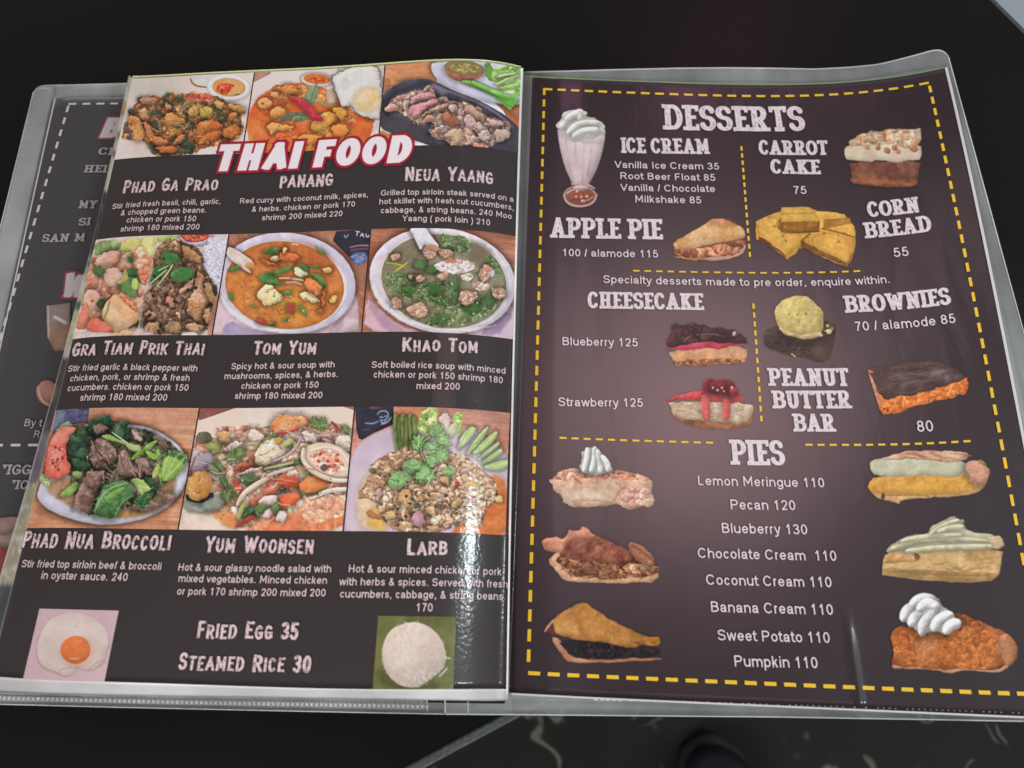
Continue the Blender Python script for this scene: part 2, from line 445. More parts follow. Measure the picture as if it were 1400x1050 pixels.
def glyph_sdf(ch, X, Y, st, w):
    """signed distance (negative inside) on coordinates with cap height 1, glyph width w"""
    t, th = st['tv'], st['th']
    se = st['serif']
    il = t * .5 + (0 if ch in 'CGOSQ035' else (-t * .5 + th * .5 if ch in 'T' else se))
    ir = t * .5 + (0 if ch in 'CGOSQDBP035' else (-t * .5 + th * .55 if ch in 'TEFLZ' else se))
    x0, x1 = il, w - ir
    if x1 < x0 or ch in "I'!": x0 = x1 = w / 2
    y0, y1 = th * .5, 1 - th * .5
    d = np.full(X.shape, 9.0)
    def seg(a, b, wd, ext, box):
        nonlocal d
        dx, dy = b[0] - a[0], b[1] - a[1]; L = math.hypot(dx, dy)
        if L < 1e-6: return
        ex, ey = dx / L, dy / L
        px, py = X - a[0], Y - a[1]
        al = px * ex + py * ey; pe = np.abs(-px * ey + py * ex)
        if box:
            q = np.maximum(np.abs(al - L / 2) - L / 2 - ext, pe - wd / 2)
        else:
            k = np.clip(al, 0, L)
            q = np.hypot(px - k * ex, py - k * ey) - wd / 2
        d = np.minimum(d, q)
    for pl in GL[ch][1]:
        P = [(x0 + (x1 - x0) * x, y0 + (y1 - y0) * y) for x, y in pl]
        n = len(P)
        for i in range(n - 1):
            a, b = P[i], P[i + 1]
            L = math.hypot(b[0] - a[0], b[1] - a[1])
            if L < 1e-6: continue
            c = abs(b[0] - a[0]) / L
            wd = t + (th - t) * c ** 1.6
            seg(a, b, wd, min(t, th) * .5 if L > .16 else .02, L > .16)
        if st['serif']:
            s = st['serif']
            for j, k in ((0, 1), (-1, -2)):
                e, f = P[j], P[k]
                hor = abs(e[1] - f[1]) < .04
                if abs(pl[j][1]) < .02 or abs(pl[j][1] - 1) < .02:
                    if not hor:
                        seg((e[0] - t * .5 - s, e[1]), (e[0] + t * .5 + s, e[1]), th * 1.05, 0, True)
                    else:
                        sy = 1 if pl[j][1] < .5 else -1
                        seg((e[0], e[1] - sy * th * .4), (e[0], e[1] + sy * .17), th * .9, 0, True)
                elif ch in 'CGS':
                    sy = -1 if pl[j][1] > .5 else 1
                    seg((e[0], e[1] + sy * .10), (e[0], e[1] - sy * .10), th * .95, 0, True)
            if ch in 'BDPREFL' : # slab feet of the stems
                seg((x0 - t * .5 - s, y0), (x0 + t * .5, y0), th * 1.05, 0, True) if ch in 'BDPREFL' else None
                seg((x0 - t * .5 - s, y1), (x0 + t * .5, y1), th * 1.05, 0, True)
            if ch in 'PFR':
                seg((x0 - t * .5 - s, y0), (x0 + t * .5 + s, y0), th * 1.05, 0, True)
            if ch in 'MN':
                seg((x0 - t * .5 - s, y1), (x0 + t * .4, y1), th * 1.05, 0, True)
    return np.maximum(d, np.maximum(-Y, Y - 1))

def layout(text, st):
    x = 0; out = []
    for i, c in enumerate(text):
        if c == ' ':
            x += st['space']; continue
        sc = 1.0
        if st is STY['grunge'] and c.islower(): sc = .83
        w = max(GL[c.upper()][0] * st['wf'], st['tv'] * 1.02) * sc
        if st['serif']: w = w + st['serif'] * (1.0 if c.upper() not in 'OCGSTEFL' else .2)
        out.append((c.upper(), x, w, sc)); x += w + st['gap'] * (.5 if st['serif'] else .8)
    return out, x - st['gap'] * (.5 if st['serif'] else .8)

def heading(sheet, parent, text, p0, p1, cap, style, ink, white, name='heading_text', dz=.0003, seed=1, rim=None, step=.5, label=None):
    st = STY[style]
    (u0, u1), (v0, v1) = sheet.uv(np.array([p0[0], p1[0]]), np.array([p0[1], p1[1]]))
    (ua, ub), (va, vb) = sheet.uv(np.array([p0[0], p0[0]]), np.array([p0[1], p0[1] - cap]))
    hgt = math.hypot(ub - ua, vb - va)
    L = math.hypot(u1 - u0, v1 - v0); ex, ey = (u1 - u0) / L, (v1 - v0) / L
    gl, W = layout(text, st)
    pxl = math.hypot(p1[0] - p0[0], p1[1] - p0[1])
    pad = .16
    nx = int(pxl * (1 + 2 * pad / W) / step); ny = int(cap * (1 + 2 * pad) / step)
    gx = np.linspace(-pad, W + pad + st['slant'], nx); gy = np.linspace(1 + pad, -pad, ny)
    X, Y = np.meshgrid(gx, gy)
    D = np.full(X.shape, 9.0)
    rnd = random.Random(seed)
    wx = (vnoise(X * 5, Y * 5, seed) - .5); wy = (vnoise(X * 5, Y * 5, seed + 3) - .5)
    amp = {'grunge': .028, 'slab': .022, 'slabx': .03, 'title': 0}[style]
    for c, x, w, sc in gl:
        dy = rnd.uniform(-.03, .03) if style == 'grunge' else 0
        sl = (X < x + w + .25 + st['slant']) & (X > x - .25)
        i = np.where(sl.any(0))[0]
        if len(i) == 0: continue
        a, b = i[0], i[-1] + 1
        xx = (X[:, a:b] + amp * wx[:, a:b] - x - st['slant'] * Y[:, a:b]) / sc; yy = (Y[:, a:b] + amp * wy[:, a:b] - dy) / sc
        D[:, a:b] = np.minimum(D[:, a:b], glyph_sdf(c, xx, yy, st, w / sc) * sc)
    px1 = step / cap * 1.3
    A = 1 - sstep(-px1, px1, D)
    if style == 'grunge':
        n = fbm(X * 9, Y * 9, seed + 11, 3); n2 = fbm(X * 3.1, Y * 14, seed + 17, 2)
        A = A * (1 - .62 * sstep(.60, .72, n)) * (1 - .5 * sstep(.64, .74, n2)) * .97
        col = white * (1 - .12 * n[..., None]) * np.array([1, .93 + 0 * 1, .95])
    elif style in ('slab', 'slabx'):
        ins = sstep(-.02, -.07, D)
        hat = vnoise((X + Y) * 17, (X - Y) * 4, seed + 5); h2 = fbm(X * 14, Y * 14, seed + 9, 2)
        A = A * (1 - ins * (.20 * sstep(.45, .75, hat) + .34 * sstep(.55, .72, h2)))
        col = np.broadcast_to(white, X.shape + (3,))
    else:
        col = np.broadcast_to(white, X.shape + (3,))
    s = L / W
    U = u0 + ex * X * s + (ey * Y * hgt); V = v0 + ey * X * s - (ex * Y * hgt)
    if callable(ink): ink = albedo(ink(*sheet.px(U, V)))
    C = ink * (1 - A[..., None]) + col * A[..., None]
    keepv = A > .03
    if rim is not None:
        o = .085
        R = 1 - sstep(o - px1, o + px1, D)
        C = rim * (1 - A[..., None]) + col * A[..., None]
        keepv = R > .5
    k = keepv[:-1, :-1] | keepv[1:, :-1] | keepv[1:, 1:] | keepv[:-1, 1:]
    P = sheet.world(U, V, dz).reshape(-1, 3)
    v, f, c = compact(P, grid_faces(ny, nx, k), C.reshape(-1, 3))
    return mesh(name, v, f, M_PRINT, parent, c, label=label)

# plain grotesque body type: single weight stroke skeletons; y in cap heights, x normalised to the ink width
_o = lambda: arc(.5, .365, .5, .305, 0, 360, 22)
BODY = {
 'a': (.777, [[(.04, .50)] + arc(.46, .48, .42, .19, 165, 0, 10) + [(.88, .14), (1, .0)], [(.88, .41), (.45, .36)] + arc(.36, .215, .34, .155, 100, 270, 9) + [(.55, .07), (.88, .24)]]),
 'b': (.777, [[(0, 0), (0, 1)], _o()]), 'c': (.698, [arc(.52, .365, .52, .305, 42, 318, 18)]), 'd': (.777, [[(1, 0), (1, 1)], _o()]),
 'e': (.777, [[(.02, .375), (.97, .375)], arc(.5, .365, .5, .305, 2, 322, 20)]), 'f': (.42, [[(.42, 0), (.42, .80)] + arc(.95, .80, .53, .14, 180, 75, 6), [(0, .67), (.95, .67)]]),
 'g': (.777, [_o(), [(1, .70), (1, -.05)] + arc(.5, -.05, .5, .17, 0, -155, 10)]), 'h': (.777, [[(0, 0), (0, 1)], [(0, .42)] + arc(.5, .42, .5, .25, 180, 0, 12) + [(1, 0)]]),
 'i': (.31, [[(.5, 0), (.5, .73)], [(.5, .87), (.5, 1)]]), 'j': (.31, [[(.5, .73), (.5, -.15)], [(.5, .87), (.5, 1)]]), 'k': (.698, [[(0, 0), (0, 1)], [(.9, .72), (.05, .26)], [(.36, .44), (1, 0)]]),
 'l': (.31, [[(.5, 0), (.5, 1)]]), 'm': (1.163, [[(0, 0), (0, .73)], [(0, .43)] + arc(.25, .43, .25, .24, 180, 0, 10) + [(.5, 0)], [(.5, .43)] + arc(.75, .43, .25, .24, 180, 0, 10) + [(1, 0)]]),
 'n': (.777, [[(0, 0), (0, .73)], [(0, .42)] + arc(.5, .42, .5, .25, 180, 0, 12) + [(1, 0)]]), 'o': (.777, [_o()]), 'p': (.777, [[(0, -.29), (0, .73)], _o()]), 'q': (.777, [[(1, -.29), (1, .73)], _o()]),
 'r': (.465, [[(.05, 0), (.05, .73)], [(.05, .40)] + arc(.75, .40, .70, .27, 180, 75, 8)]), 's': (.698, [arc(.5, .52, .45, .15, 22, 270, 10) + arc(.5, .215, .5, .155, 90, -160, 10)]),
 't': (.43, [[(.38, .95), (.38, .2)] + arc(1.0, .2, .62, .14, 180, 290, 7), [(-.30, .68), (1.25, .68)]]), 'u': (.777, [[(0, .73), (0, .31)] + arc(.5, .31, .5, .25, 180, 360, 12), [(1, 0), (1, .73)]]),
 'v': (.698, [[(0, .73), (.5, .03), (1, .73)]]), 'w': (1.008, [[(0, .73), (.25, .03), (.5, .70), (.75, .03), (1, .73)]]), 'x': (.698, [[(0, .73), (1, 0)], [(0, 0), (1, .73)]]),
 'y': (.698, [[(0, .73), (.52, .04)], [(1, .73), (.45, -.17), (.28, -.235), (.06, -.22)]]), 'z': (.698, [[(.02, .67), (.96, .67), (.02, .06), (1, .06)]]),
 '0': (.777, [arc(.5, .5, .5, .44, 0, 360, 24)]), '1': (.777, [[(.58, 0), (.58, 1)], [(.56, .95), (.36, .80), (.12, .70)]]), '2': (.777, [arc(.5, .70, .48, .24, 165, -35, 14) + [(.55, .32), (.04, .06), (1, .06)]]),
 '3': (.777, [arc(.45, .73, .45, .21, 155, -90, 12) + arc(.45, .29, .53, .23, 90, -155, 12)]), '4': (.777, [[(.72, 0), (.72, .97), (.0, .30), (1, .30)]]), '5': (.777, [[(.92, .94), (.22, .94), (.10, .50)] + arc(.46, .34, .52, .28, 130, -155, 14)]),
 '6': (.777, [arc(.5, .32, .5, .26, 0, 360, 18), [(.0, .34)] + arc(.56, .52, .56, .42, 190, 45, 12)]), '7': (.777, [[(0, .94), (.97, .94), (.55, .48), (.33, 0)]]),
 '8': (.777, [arc(.5, .73, .42, .21, 0, 360, 16), arc(.5, .29, .5, .23, 0, 360, 16)]), '9': (.777, [arc(.5, .68, .5, .26, 0, 360, 18), [(1, .66)] + arc(.44, .48, .56, .42, 10, -135, 12)]),
 '.': (.388, [[(.5, 0), (.5, .13)]]), ',': (.388, [[(.5, .13), (.5, 0), (.38, -.14)]]), '/': (.388, [[(0, 0), (1, 1)]]), '(': (.465, [arc(1.6, .36, 1.5, .68, 112, 248, 12)]), ')': (.465, [arc(-.6, .36, 1.5, .68, 68, -68, 12)]),
 '&': (.93, [[(1, .02), (.32, .66), (.24, .82), (.34, .93), (.46, .94), (.60, .90), (.62, .76), (.50, .62), (.16, .42), (.04, .24), (.14, .09), (.36, .06), (.58, .10), (.80, .28), (.90, .46)]]),
}
_cw = dict(A=.93, B=.93, C=1.008, D=1.008, E=.93, F=.853, G=1.086, H=1.008, I=.388, K=.93, L=.777, M=1.163, N=1.008, O=1.086, P=.93, R=1.008, S=.93, T=.853, U=1.008, V=.93, W=1.318, Y=.93)
def _capl(pl): return [(x, .06 + .88 * y if 0 < y < 1 else y * .88 + .06) for x, y in pl]
for k_, w_ in _cw.items():
    BODY[k_] = (w_, [[(x, (y if (abs(y) < .01 or abs(y - 1) < .01) and k_ in 'AHIKMNVWY' else .06 + .88 * y)) for x, y in pl] for pl in GL[k_][1]])
BODY['T'] = (.853, [[(0, .94), (1, .94)], [(.5, .94), (.5, 0)]]); BODY['F'] = (.853, [[(1, .94), (.06, .94), (.06, 0)], [(.06, .49), (.88, .49)]])
BODY['P'] = (.93, [[(.06, 0), (.06, .94), (.6, .94)] + arc(.6, .70, .40, .24, 90, -90, 9) + [(.06, .46)]]); BODY['R'] = (1.008, [[(.06, 0), (.06, .94), (.55, .94)] + arc(.55, .71, .36, .23, 90, -90, 9) + [(.06, .48)], [(.5, .48), (.68, .36), (1, 0)]])
BODY['L'] = (.777, [[(.06, 1), (.06, .06), (1, .06)]])

def body_sdf(ch, X, Y, w, t=.125):
    sb = .085 if ch not in 'ftvwxyAVWYT/,.' else .03
    x0, x1 = sb + t * .5, w - sb - t * .5
    d = np.full(X.shape, 9.0)
    for pl in BODY[ch][1]:
        P = [(x0 + (x1 - x0) * x, y) for x, y in pl]
        n = len(P)
        for i in range(n - 1):
            (ax, ay), (bx, by) = P[i], P[i + 1]
            dx, dy = bx - ax, by - ay; L = math.hypot(dx, dy)
            if L < 1e-6: continue
            ex, ey = dx / L, dy / L
            px, py = X - ax, Y - ay; al = px * ex + py * ey
            if L > .12 and (i == 0 or i == n - 2):
                q = np.maximum(np.abs(al - L / 2) - L / 2, np.abs(-px * ey + py * ex) - t / 2)
            else:
                k = np.clip(al, 0, L); q = np.hypot(px - k * ex, py - k * ey) - t / 2
            d = np.minimum(d, q)
    return d

def lines(sheet, parent, rows, col, ink, name='description_text', dz=.0003, step=.42, weight=.118, label=None):
    """rows: (text, (x0,y0), (x1,y1)) baselines in measured pixels -> ONE mesh of lettering on the sheet"""
    V, T, C, n = [], [], [], 0
    for body, p0, p1 in rows:
        (u0, u1), (v0, v1) = sheet.uv(np.array([p0[0], p1[0]], float), np.array([p0[1], p1[1]], float))
        L = math.hypot(u1 - u0, v1 - v0); ex, ey = (u1 - u0) / L, (v1 - v0) / L
        x = -.085; pos = []
        for c in body:
            if c == ' ': x += .388; continue
            pos.append((c, x, BODY[c][0])); x += BODY[c][0]
        W = x - .085
        pxl = math.hypot(p1[0] - p0[0], p1[1] - p0[1]); cap = pxl / W
        gx = np.linspace(-.1, W + .1, int(pxl * (1 + .2 / W) / step)); gy = np.linspace(1.1, -.38, int(cap * 1.48 / step) + 2)
        X, Y = np.meshgrid(gx, gy); D = np.full(X.shape, 9.0)
        for c, xx, w in pos:
            a, b_ = np.searchsorted(gx, [xx - .1, xx + w + .1])
            if b_ <= a: continue
            D[:, a:b_] = np.minimum(D[:, a:b_], body_sdf(c, X[:, a:b_] - xx, Y[:, a:b_], w, weight))
        px1 = step / cap * 1.25
        A = 1 - sstep(-px1, px1, D)
        kv = A > .03
        k = kv[:-1, :-1] | kv[1:, :-1] | kv[1:, 1:] | kv[:-1, 1:]
        s = L / W
        U, V_ = u0 + (ex * X + ey * Y) * s, v0 + (ey * X - ex * Y) * s
        P = sheet.world(U, V_, dz).reshape(-1, 3)
        ik = albedo(ink(*sheet.px(U, V_))) if callable(ink) else ink
        Cc = (ik * (1 - A[..., None]) + col * A[..., None]).reshape(-1, 3)
        v, f, c_ = compact(P, grid_faces(*X.shape, k), Cc)
        V.append(v); T.append(f + n); C.append(c_); n += len(v)
    return mesh(name, np.concatenate(V), np.concatenate(T), M_PRINT, parent, np.concatenate(C), label=label)

def dashes(sheet, parent, segs, mat, name='dashed_line', dz=.00025):
    """segs: (p0, p1, period, dash, thick) with pixel ends, sizes in metres"""
    V, Fc = [], []
    for p0, p1, per, da, th in segs:
        (u0, u1), (v0, v1) = sheet.uv(np.array([p0[0], p1[0]], float), np.array([p0[1], p1[1]], float))
        V, Fc = dash_uv(V, Fc, sheet, (u0, v0), (u1, v1), per, da, th, dz)
    return mesh(name, np.concatenate(V), np.concatenate(Fc), mat, parent)
def dash_uv(V, Fc, sheet, a, b, per, da, th, dz):
    L = math.hypot(b[0] - a[0], b[1] - a[1]); ex, ey = (b[0] - a[0]) / L, (b[1] - a[1]) / L
    n = max(1, int(round((L - da) / per))); per = (L - da) / n
    for i in range(n + 1):
        s = np.linspace(i * per, i * per + da, 4)
        e = np.array([-th / 2, th / 2])
        S, Ee = np.meshgrid(s, e)
        P = sheet.world(a[0] + ex * S - ey * Ee, a[1] + ey * S + ex * Ee, dz).reshape(-1, 3)
        k = sum(len(q) for q in V)
        V.append(P); Fc.append(grid_faces(2, 4) + k)
    return V, Fc
# ------------------------------------------------------------------ print painter: draws a flat printed picture into point colours
def chaikin(p, n=2, closed=True):
    p = np.asarray(p, float)
    for _ in range(n):
        if closed:
            q = np.roll(p, -1, 0)
            p = np.stack([.75 * p + .25 * q, .25 * p + .75 * q], 1).reshape(-1, 2)
        else:
            a, b = p[:-1], p[1:]
            m_ = np.stack([.75 * a + .25 * b, .25 * a + .75 * b], 1).reshape(-1, 2)
            p = np.concatenate([p[:1], m_, p[-1:]])
    return p

class Art:
    def __init__(s, px, py, frame, base='ffffff', seed=1, cut=False):
        x0, y0, k = frame
        s.X = (px - x0) * k; s.Y = (py - y0) * k
        s.C = np.zeros(px.shape + (3,)); s.C[:] = hexc(base)
        s.A = np.zeros(px.shape) if cut else np.ones(px.shape)
        s.seed = seed; s.rid = not cut
        s.dx = abs(np.median(np.diff(s.X, axis=1))); s.dy = abs(np.median(np.diff(s.Y, axis=0)))
    def ns(s):
        s.seed += 1.37; return s.seed
    def win(s, xa, xb, ya, yb):
        k = (s.X > xa) & (s.X < xb) & (s.Y > ya) & (s.Y < yb)
        r = np.where(k.any(1))[0]; c = np.where(k.any(0))[0]
        if len(r) < 3 or len(c) < 3: return None
        return slice(r[0], r[-1] + 1), slice(c[0], c[-1] + 1)
    def pal(s, cols, X, Y, f, sd):
        if isinstance(cols, str): cols = [cols]
        P = np.array([hexc(c) for c in cols])
        if len(P) == 1: return np.broadcast_to(P[0], X.shape + (3,)).copy()
        t = np.clip((fbm(X * f, Y * f, sd) - .25) / .5, 0, .9999) * (len(P) - 1)
        i = t.astype(int); fr = (t - i)[..., None]
        return P[i] * (1 - fr) + P[i + 1] * fr
    def sdf(s, P, X, Y):
        d = np.full(X.shape, 1e9); ins = np.zeros(X.shape, bool)
        Q = np.roll(P, -1, 0)
        for (ax, ay), (bx, by) in zip(P, Q):
            ex, ey = bx - ax, by - ay; l2 = ex * ex + ey * ey + 1e-9
            t = np.clip(((X - ax) * ex + (Y - ay) * ey) / l2, 0, 1)
            d = np.minimum(d, (X - ax - t * ex) ** 2 + (Y - ay - t * ey) ** 2)
            c = (ay > Y) != (by > Y)
            if c.any():
                with np.errstate(divide='ignore', invalid='ignore'):
                    ins ^= c & (X < ex * (Y - ay) / (ey if abs(ey) > 1e-9 else 1e-9) + ax)
        d = np.sqrt(d)
        return np.where(ins, d, -d)
    def _apply(s, w, d, X, Y, col, soft, sh, r, tex, tf, dark, shadow, pf, hl, op, sd):
        if shadow:
            o = np.clip(-d, 0, None)
            k = shadow * np.exp(-(o / (r * .55 + 8)) ** 2) * (d < 0) * s.A[w]
            s.C[w] *= (1 - k)[..., None]
        a = sstep(-soft, soft, d) * op
        if not (a > 0).any(): return
        c = s.pal(col, X, Y, pf, sd)
        n = fbm(X * tf, Y * tf, sd + 5, 4) - .5 if tex else 0
        q = np.clip(d / r, 0, 1)
        h = r * np.sqrt(np.clip(1 - (1 - q) ** 2, 0, 1)) + (n * tex * 75 if tex else 0)
        if sh and min(h.shape) > 2:
            gy, gx = np.gradient(h, s.dy, s.dx)
            gx = np.clip(gx, -1.6, 1.6); gy = np.clip(gy, -1.6, 1.6)
            l = (gx * .5 + gy * .85) / np.sqrt(1 + gx ** 2 + gy ** 2)
            c = c * (1 + .62 * sh * l)[..., None]
            if hl: c = c + (.6 * hl * sstep(.5, .85, l) * (.5 + n * 2 if tex else 1))[..., None]
        if tex: c = c * (1 + tex * n * 1.2)[..., None]
        if tex >= .24 and s.rid:
            rg = np.abs(fbm(X * .016 + n * .6, Y * .022, sd + 15, 3) - .5)
            c = c * (1 - .38 * np.exp(-(rg / .018) ** 2) + .16 * np.exp(-((rg - .05) / .02) ** 2))[..., None]
        if dark: c = c * (1 - dark * np.exp(-np.clip(d, 0, None) / (r * .3 + 1)))[..., None]
        c = np.clip(c, 0, 1)
        s.C[w] = s.C[w] * (1 - a[..., None]) + c * a[..., None]
        s.A[w] = np.maximum(s.A[w], a)
    def b(s, pts, col, soft=4, sh=.3, r=30, tex=.16, tf=.02, dark=.15, shadow=.0, warp=9, wf=.03, pf=.008, hl=0, op=1, it=1):
        P = chaikin(pts, it); m_ = 45
        w = s.win(P[:, 0].min() - m_, P[:, 0].max() + m_, P[:, 1].min() - m_, P[:, 1].max() + m_)
        if w is None: return
        X, Y = s.X[w], s.Y[w]; sd = s.ns()
        if warp:
            Xw = X + (fbm(X * wf, Y * wf, sd, 2) - .5) * warp * 2.5; Yw = Y + (fbm(X * wf, Y * wf, sd + 9, 2) - .5) * warp * 2.5
        else: Xw, Yw = X, Y
        s._apply(w, s.sdf(P, Xw, Yw), X, Y, col, soft, sh, r, tex, tf, dark, shadow, pf, hl, op, sd)
    def e(s, cx, cy, rx, ry, rot, col, **k):
        t = np.linspace(0, 2 * math.pi, 36, endpoint=False); c, si = math.cos(math.radians(rot)), math.sin(math.radians(rot))
        x, y = rx * np.cos(t), ry * np.sin(t)
        k.setdefault('it', 0); k.setdefault('warp', 0)
        s.b(np.stack([cx + x * c - y * si, cy + x * si + y * c], 1), col, **k)
    def st(s, pts, wd, col, soft=4, sh=.3, tex=.1, taper=.4, shadow=0, hl=0, op=1, dark=.1, tf=.03):
        P = chaikin(pts, 2, False); n = len(P)
        m_ = wd + 40
        w = s.win(P[:, 0].min() - m_, P[:, 0].max() + m_, P[:, 1].min() - m_, P[:, 1].max() + m_)
        if w is None: return
        X, Y = s.X[w], s.Y[w]; d = np.full(X.shape, -1e9)
        for i in range(n - 1):
            (ax, ay), (bx, by) = P[i], P[i + 1]
            ex, ey = bx - ax, by - ay; l2 = ex * ex + ey * ey + 1e-9
            t = np.clip(((X - ax) * ex + (Y - ay) * ey) / l2, 0, 1)
            f = (i + t) / (n - 1)
            ww = wd * .5 * (1 - taper * np.abs(2 * f - 1) ** 3)
            d = np.maximum(d, ww - np.hypot(X - ax - t * ex, Y - ay - t * ey))
        s._apply(w, d, X, Y, col, soft, sh, wd * .5, tex, tf, dark, shadow, .012, hl, op, s.ns())
    def cr(s, pts, cols, cell, sh=.45, gap=.35, warp=10, soft=5, stretch=1.0, ang=0, op=1, jit=.8, lum=.25, it=2):
        """crumble: packed lumps of food, each a little hill of its own colour"""
        P = chaikin(pts, it)
        w = s.win(P[:, 0].min() - 30, P[:, 0].max() + 30, P[:, 1].min() - 30, P[:, 1].max() + 30)
        if w is None: return
        X, Y = s.X[w], s.Y[w]; sd = s.ns()
        big = warp * 1.2 + cell * .22
        wx = (fbm(X / cell * .9, Y / cell * .9, sd, 3) - .5) * big * 2; wy = (fbm(X / cell * .9, Y / cell * .9, sd + 4, 3) - .5) * big * 2
        d = s.sdf(P, X + wx * .8, Y + wy * .8)
        ca, sa = math.cos(math.radians(ang)), math.sin(math.radians(ang))
        PL = np.array([hexc(c) for c in cols]); L = len(PL)
        def layer(cell, sd):
            u = ((X + wx) * ca + (Y + wy) * sa) / (cell * stretch); v = (-(X + wx) * sa + (Y + wy) * ca) / cell
            iu, iv = np.floor(u), np.floor(v)
            f1 = np.full(u.shape, 9.0); f2 = f1.copy(); idh = np.zeros(u.shape); ox = np.zeros(u.shape); oy = np.zeros(u.shape)
            for a in (-1, 0, 1):
                for b_ in (-1, 0, 1):
                    gx = iu + a; gy = iv + b_
                    px = gx + .5 + jit * (_hash(gx, gy, sd) - .5); py = gy + .5 + jit * (_hash(gx, gy, sd + 2) - .5)
                    th = _hash(gx, gy, sd + 3) * 3.1416; k = .62 + .75 * _hash(gx, gy, sd + 8)
                    du, dv = u - px, v - py
                    p_, q_ = du * np.cos(th) + dv * np.sin(th), -du * np.sin(th) + dv * np.cos(th)
                    q = (p_ * k) ** 2 + (q_ / k) ** 2
                    n = q < f1
                    f2 = np.where(n, f1, np.minimum(f2, q))
                    idh = np.where(n, _hash(gx, gy, sd + 6), idh); ox = np.where(n, du, ox); oy = np.where(n, dv, oy)
                    f1 = np.where(n, q, f1)
            rx, ry = ox * ca - oy * sa, ox * sa + oy * ca
            return idh, np.sqrt(f2) - np.sqrt(f1), -(rx * .5 + ry * .85)
        idh, e_, l = layer(cell, sd); id2, e2, l2 = layer(cell * .45, sd + 20)
        t_ = np.clip(idh * .8 + .2 * id2, 0, .999) * L
        c = PL[np.minimum(t_.astype(int), L - 1)]
        c2 = PL[np.minimum((id2 * L).astype(int), L - 1)]; c = c * .72 + c2 * .28
        blot = fbm(X / cell * .35, Y / cell * .35, sd + 31, 2)
        c = c * (1 + sh * .75 * l + sh * .35 * l2)[..., None] * (1 - gap * .62 * (1 - sstep(0, .20, e_)) * (.5 + blot))[..., None] * (1 - gap * .22 * (1 - sstep(0, .2, e2)))[..., None]
        c = c * (1 + lum * ((idh * 7.3) % 1 - .5))[..., None] * (.74 + .52 * fbm(X / cell * 2.2, Y / cell * 2.2, sd + 8, 2))[..., None]
        c = c * 1.12
        a = sstep(-soft, soft, d) * op
        s.C[w] = s.C[w] * (1 - a[..., None]) + np.clip(c, 0, 1) * a[..., None]
        s.A[w] = np.maximum(s.A[w], a)
    def leaf(s, x, y, ln, wd, ang, col, rib='a9c07a', **k):
        c, si = math.cos(math.radians(ang)), math.sin(math.radians(ang))
        def R(p): return [(x + a * c - b_ * si, y + a * si + b_ * c) for a, b_ in p]
        k.setdefault('r', wd * .5); k.setdefault('sh', .35)
        s.b(R([(0, 0), (ln * .3, -wd * .5), (ln * .7, -wd * .42), (ln, 0), (ln * .65, wd * .45), (ln * .25, wd * .5)]), col, **k)
        if rib: s.st(R([(0, 0), (ln * .5, wd * .04), (ln * .92, 0)]), max(6, wd * .08), rib, sh=0, tex=0, op=.55)
    def cil(s, x, y, r, cols, seed=0, rot=0):
        """one lobed coriander leaf"""
        rnd = random.Random(seed + int(x * 7 + y))
        pts = []; ph = rnd.uniform(0, 6)
        for k in range(44):
            a = k / 44 * 2 * math.pi
            lob = .66 + .24 * abs(math.cos(1.5 * (a - math.radians(rot)))) + .15 * math.cos(11 * a + ph) + rnd.uniform(-.14, .10)
            pts.append((x + r * lob * math.cos(a), y + r * lob * math.sin(a)))
        s.b(pts, cols, r=r * .22, sh=.22, warp=8, wf=.05, soft=4, it=0, shadow=.22, dark=.2, tex=.3, pf=.03)
        for a in (rot, rot + 120, rot + 240):
            s.st([(x, y), (x + .7 * r * math.cos(math.radians(a)), y + .7 * r * math.sin(math.radians(a)))], 6, 'b6d08a', sh=0, tex=0, op=.35)
    def scat(s, pts, n, fn, seed=3):
        rnd = random.Random(seed); P = np.asarray(pts, float)
        lo, hi = P.min(0), P.max(0); k = 0; g = 0
        while k < n and g < n * 20:
            g += 1
            x, y = rnd.uniform(lo[0], hi[0]), rnd.uniform(lo[1], hi[1])
            if s.sdf(P, np.array([[x]]), np.array([[y]]))[0, 0] < 0: continue
            fn(x, y, rnd); k += 1
    def strands(s, pts, n, cols, wd, ln, ang, spread, curl=.3, seed=3, **k):
        cols = [cols] if isinstance(cols, str) else cols
        def f(x, y, r):
            a = math.radians(ang + r.uniform(-spread, spread)); c, si = math.cos(a), math.sin(a); L = ln * r.uniform(.6, 1.2); q = r.uniform(-curl, curl) * L
            s.st([(x - c * L / 2, y - si * L / 2), (x - si * q, y + c * q), (x + c * L / 2, y + si * L / 2)], wd * r.uniform(.7, 1.2), r.choice(cols), **k)
        s.scat(pts, n, f, seed)
    def dots(s, pts, n, cols, r0, r1, seed=3, **k):
        k.setdefault('sh', .2); k.setdefault('tex', 0); cols = [cols] if isinstance(cols, str) else cols
        s.scat(pts, n, lambda x, y, r: s.e(x, y, r.uniform(r0, r1), r.uniform(r0, r1) * .8, r.uniform(0, 180), r.choice(cols), r=r1, **k), seed)
    def wood(s, pts, cols=('b06a48', 'c68260', 'a55f41'), ang=3, it=0):
        s.b(pts, list(cols), sh=0, tex=0, dark=0, warp=0, it=it, pf=.004)
        P = np.asarray(pts, float)
        w = s.win(P[:, 0].min(), P[:, 0].max(), P[:, 1].min(), P[:, 1].max())
        if w is None: return
        X, Y = s.X[w], s.Y[w]
        t = math.radians(ang); u = X * math.cos(t) + Y * math.sin(t); v = -X * math.sin(t) + Y * math.cos(t)
        g = fbm(u * .003, v * .045, s.ns(), 3) - .5
        a = sstep(-3, 3, s.sdf(chaikin(P, it) if it else P, X, Y))
        s.C[w] *= (1 + .45 * g * a)[..., None]
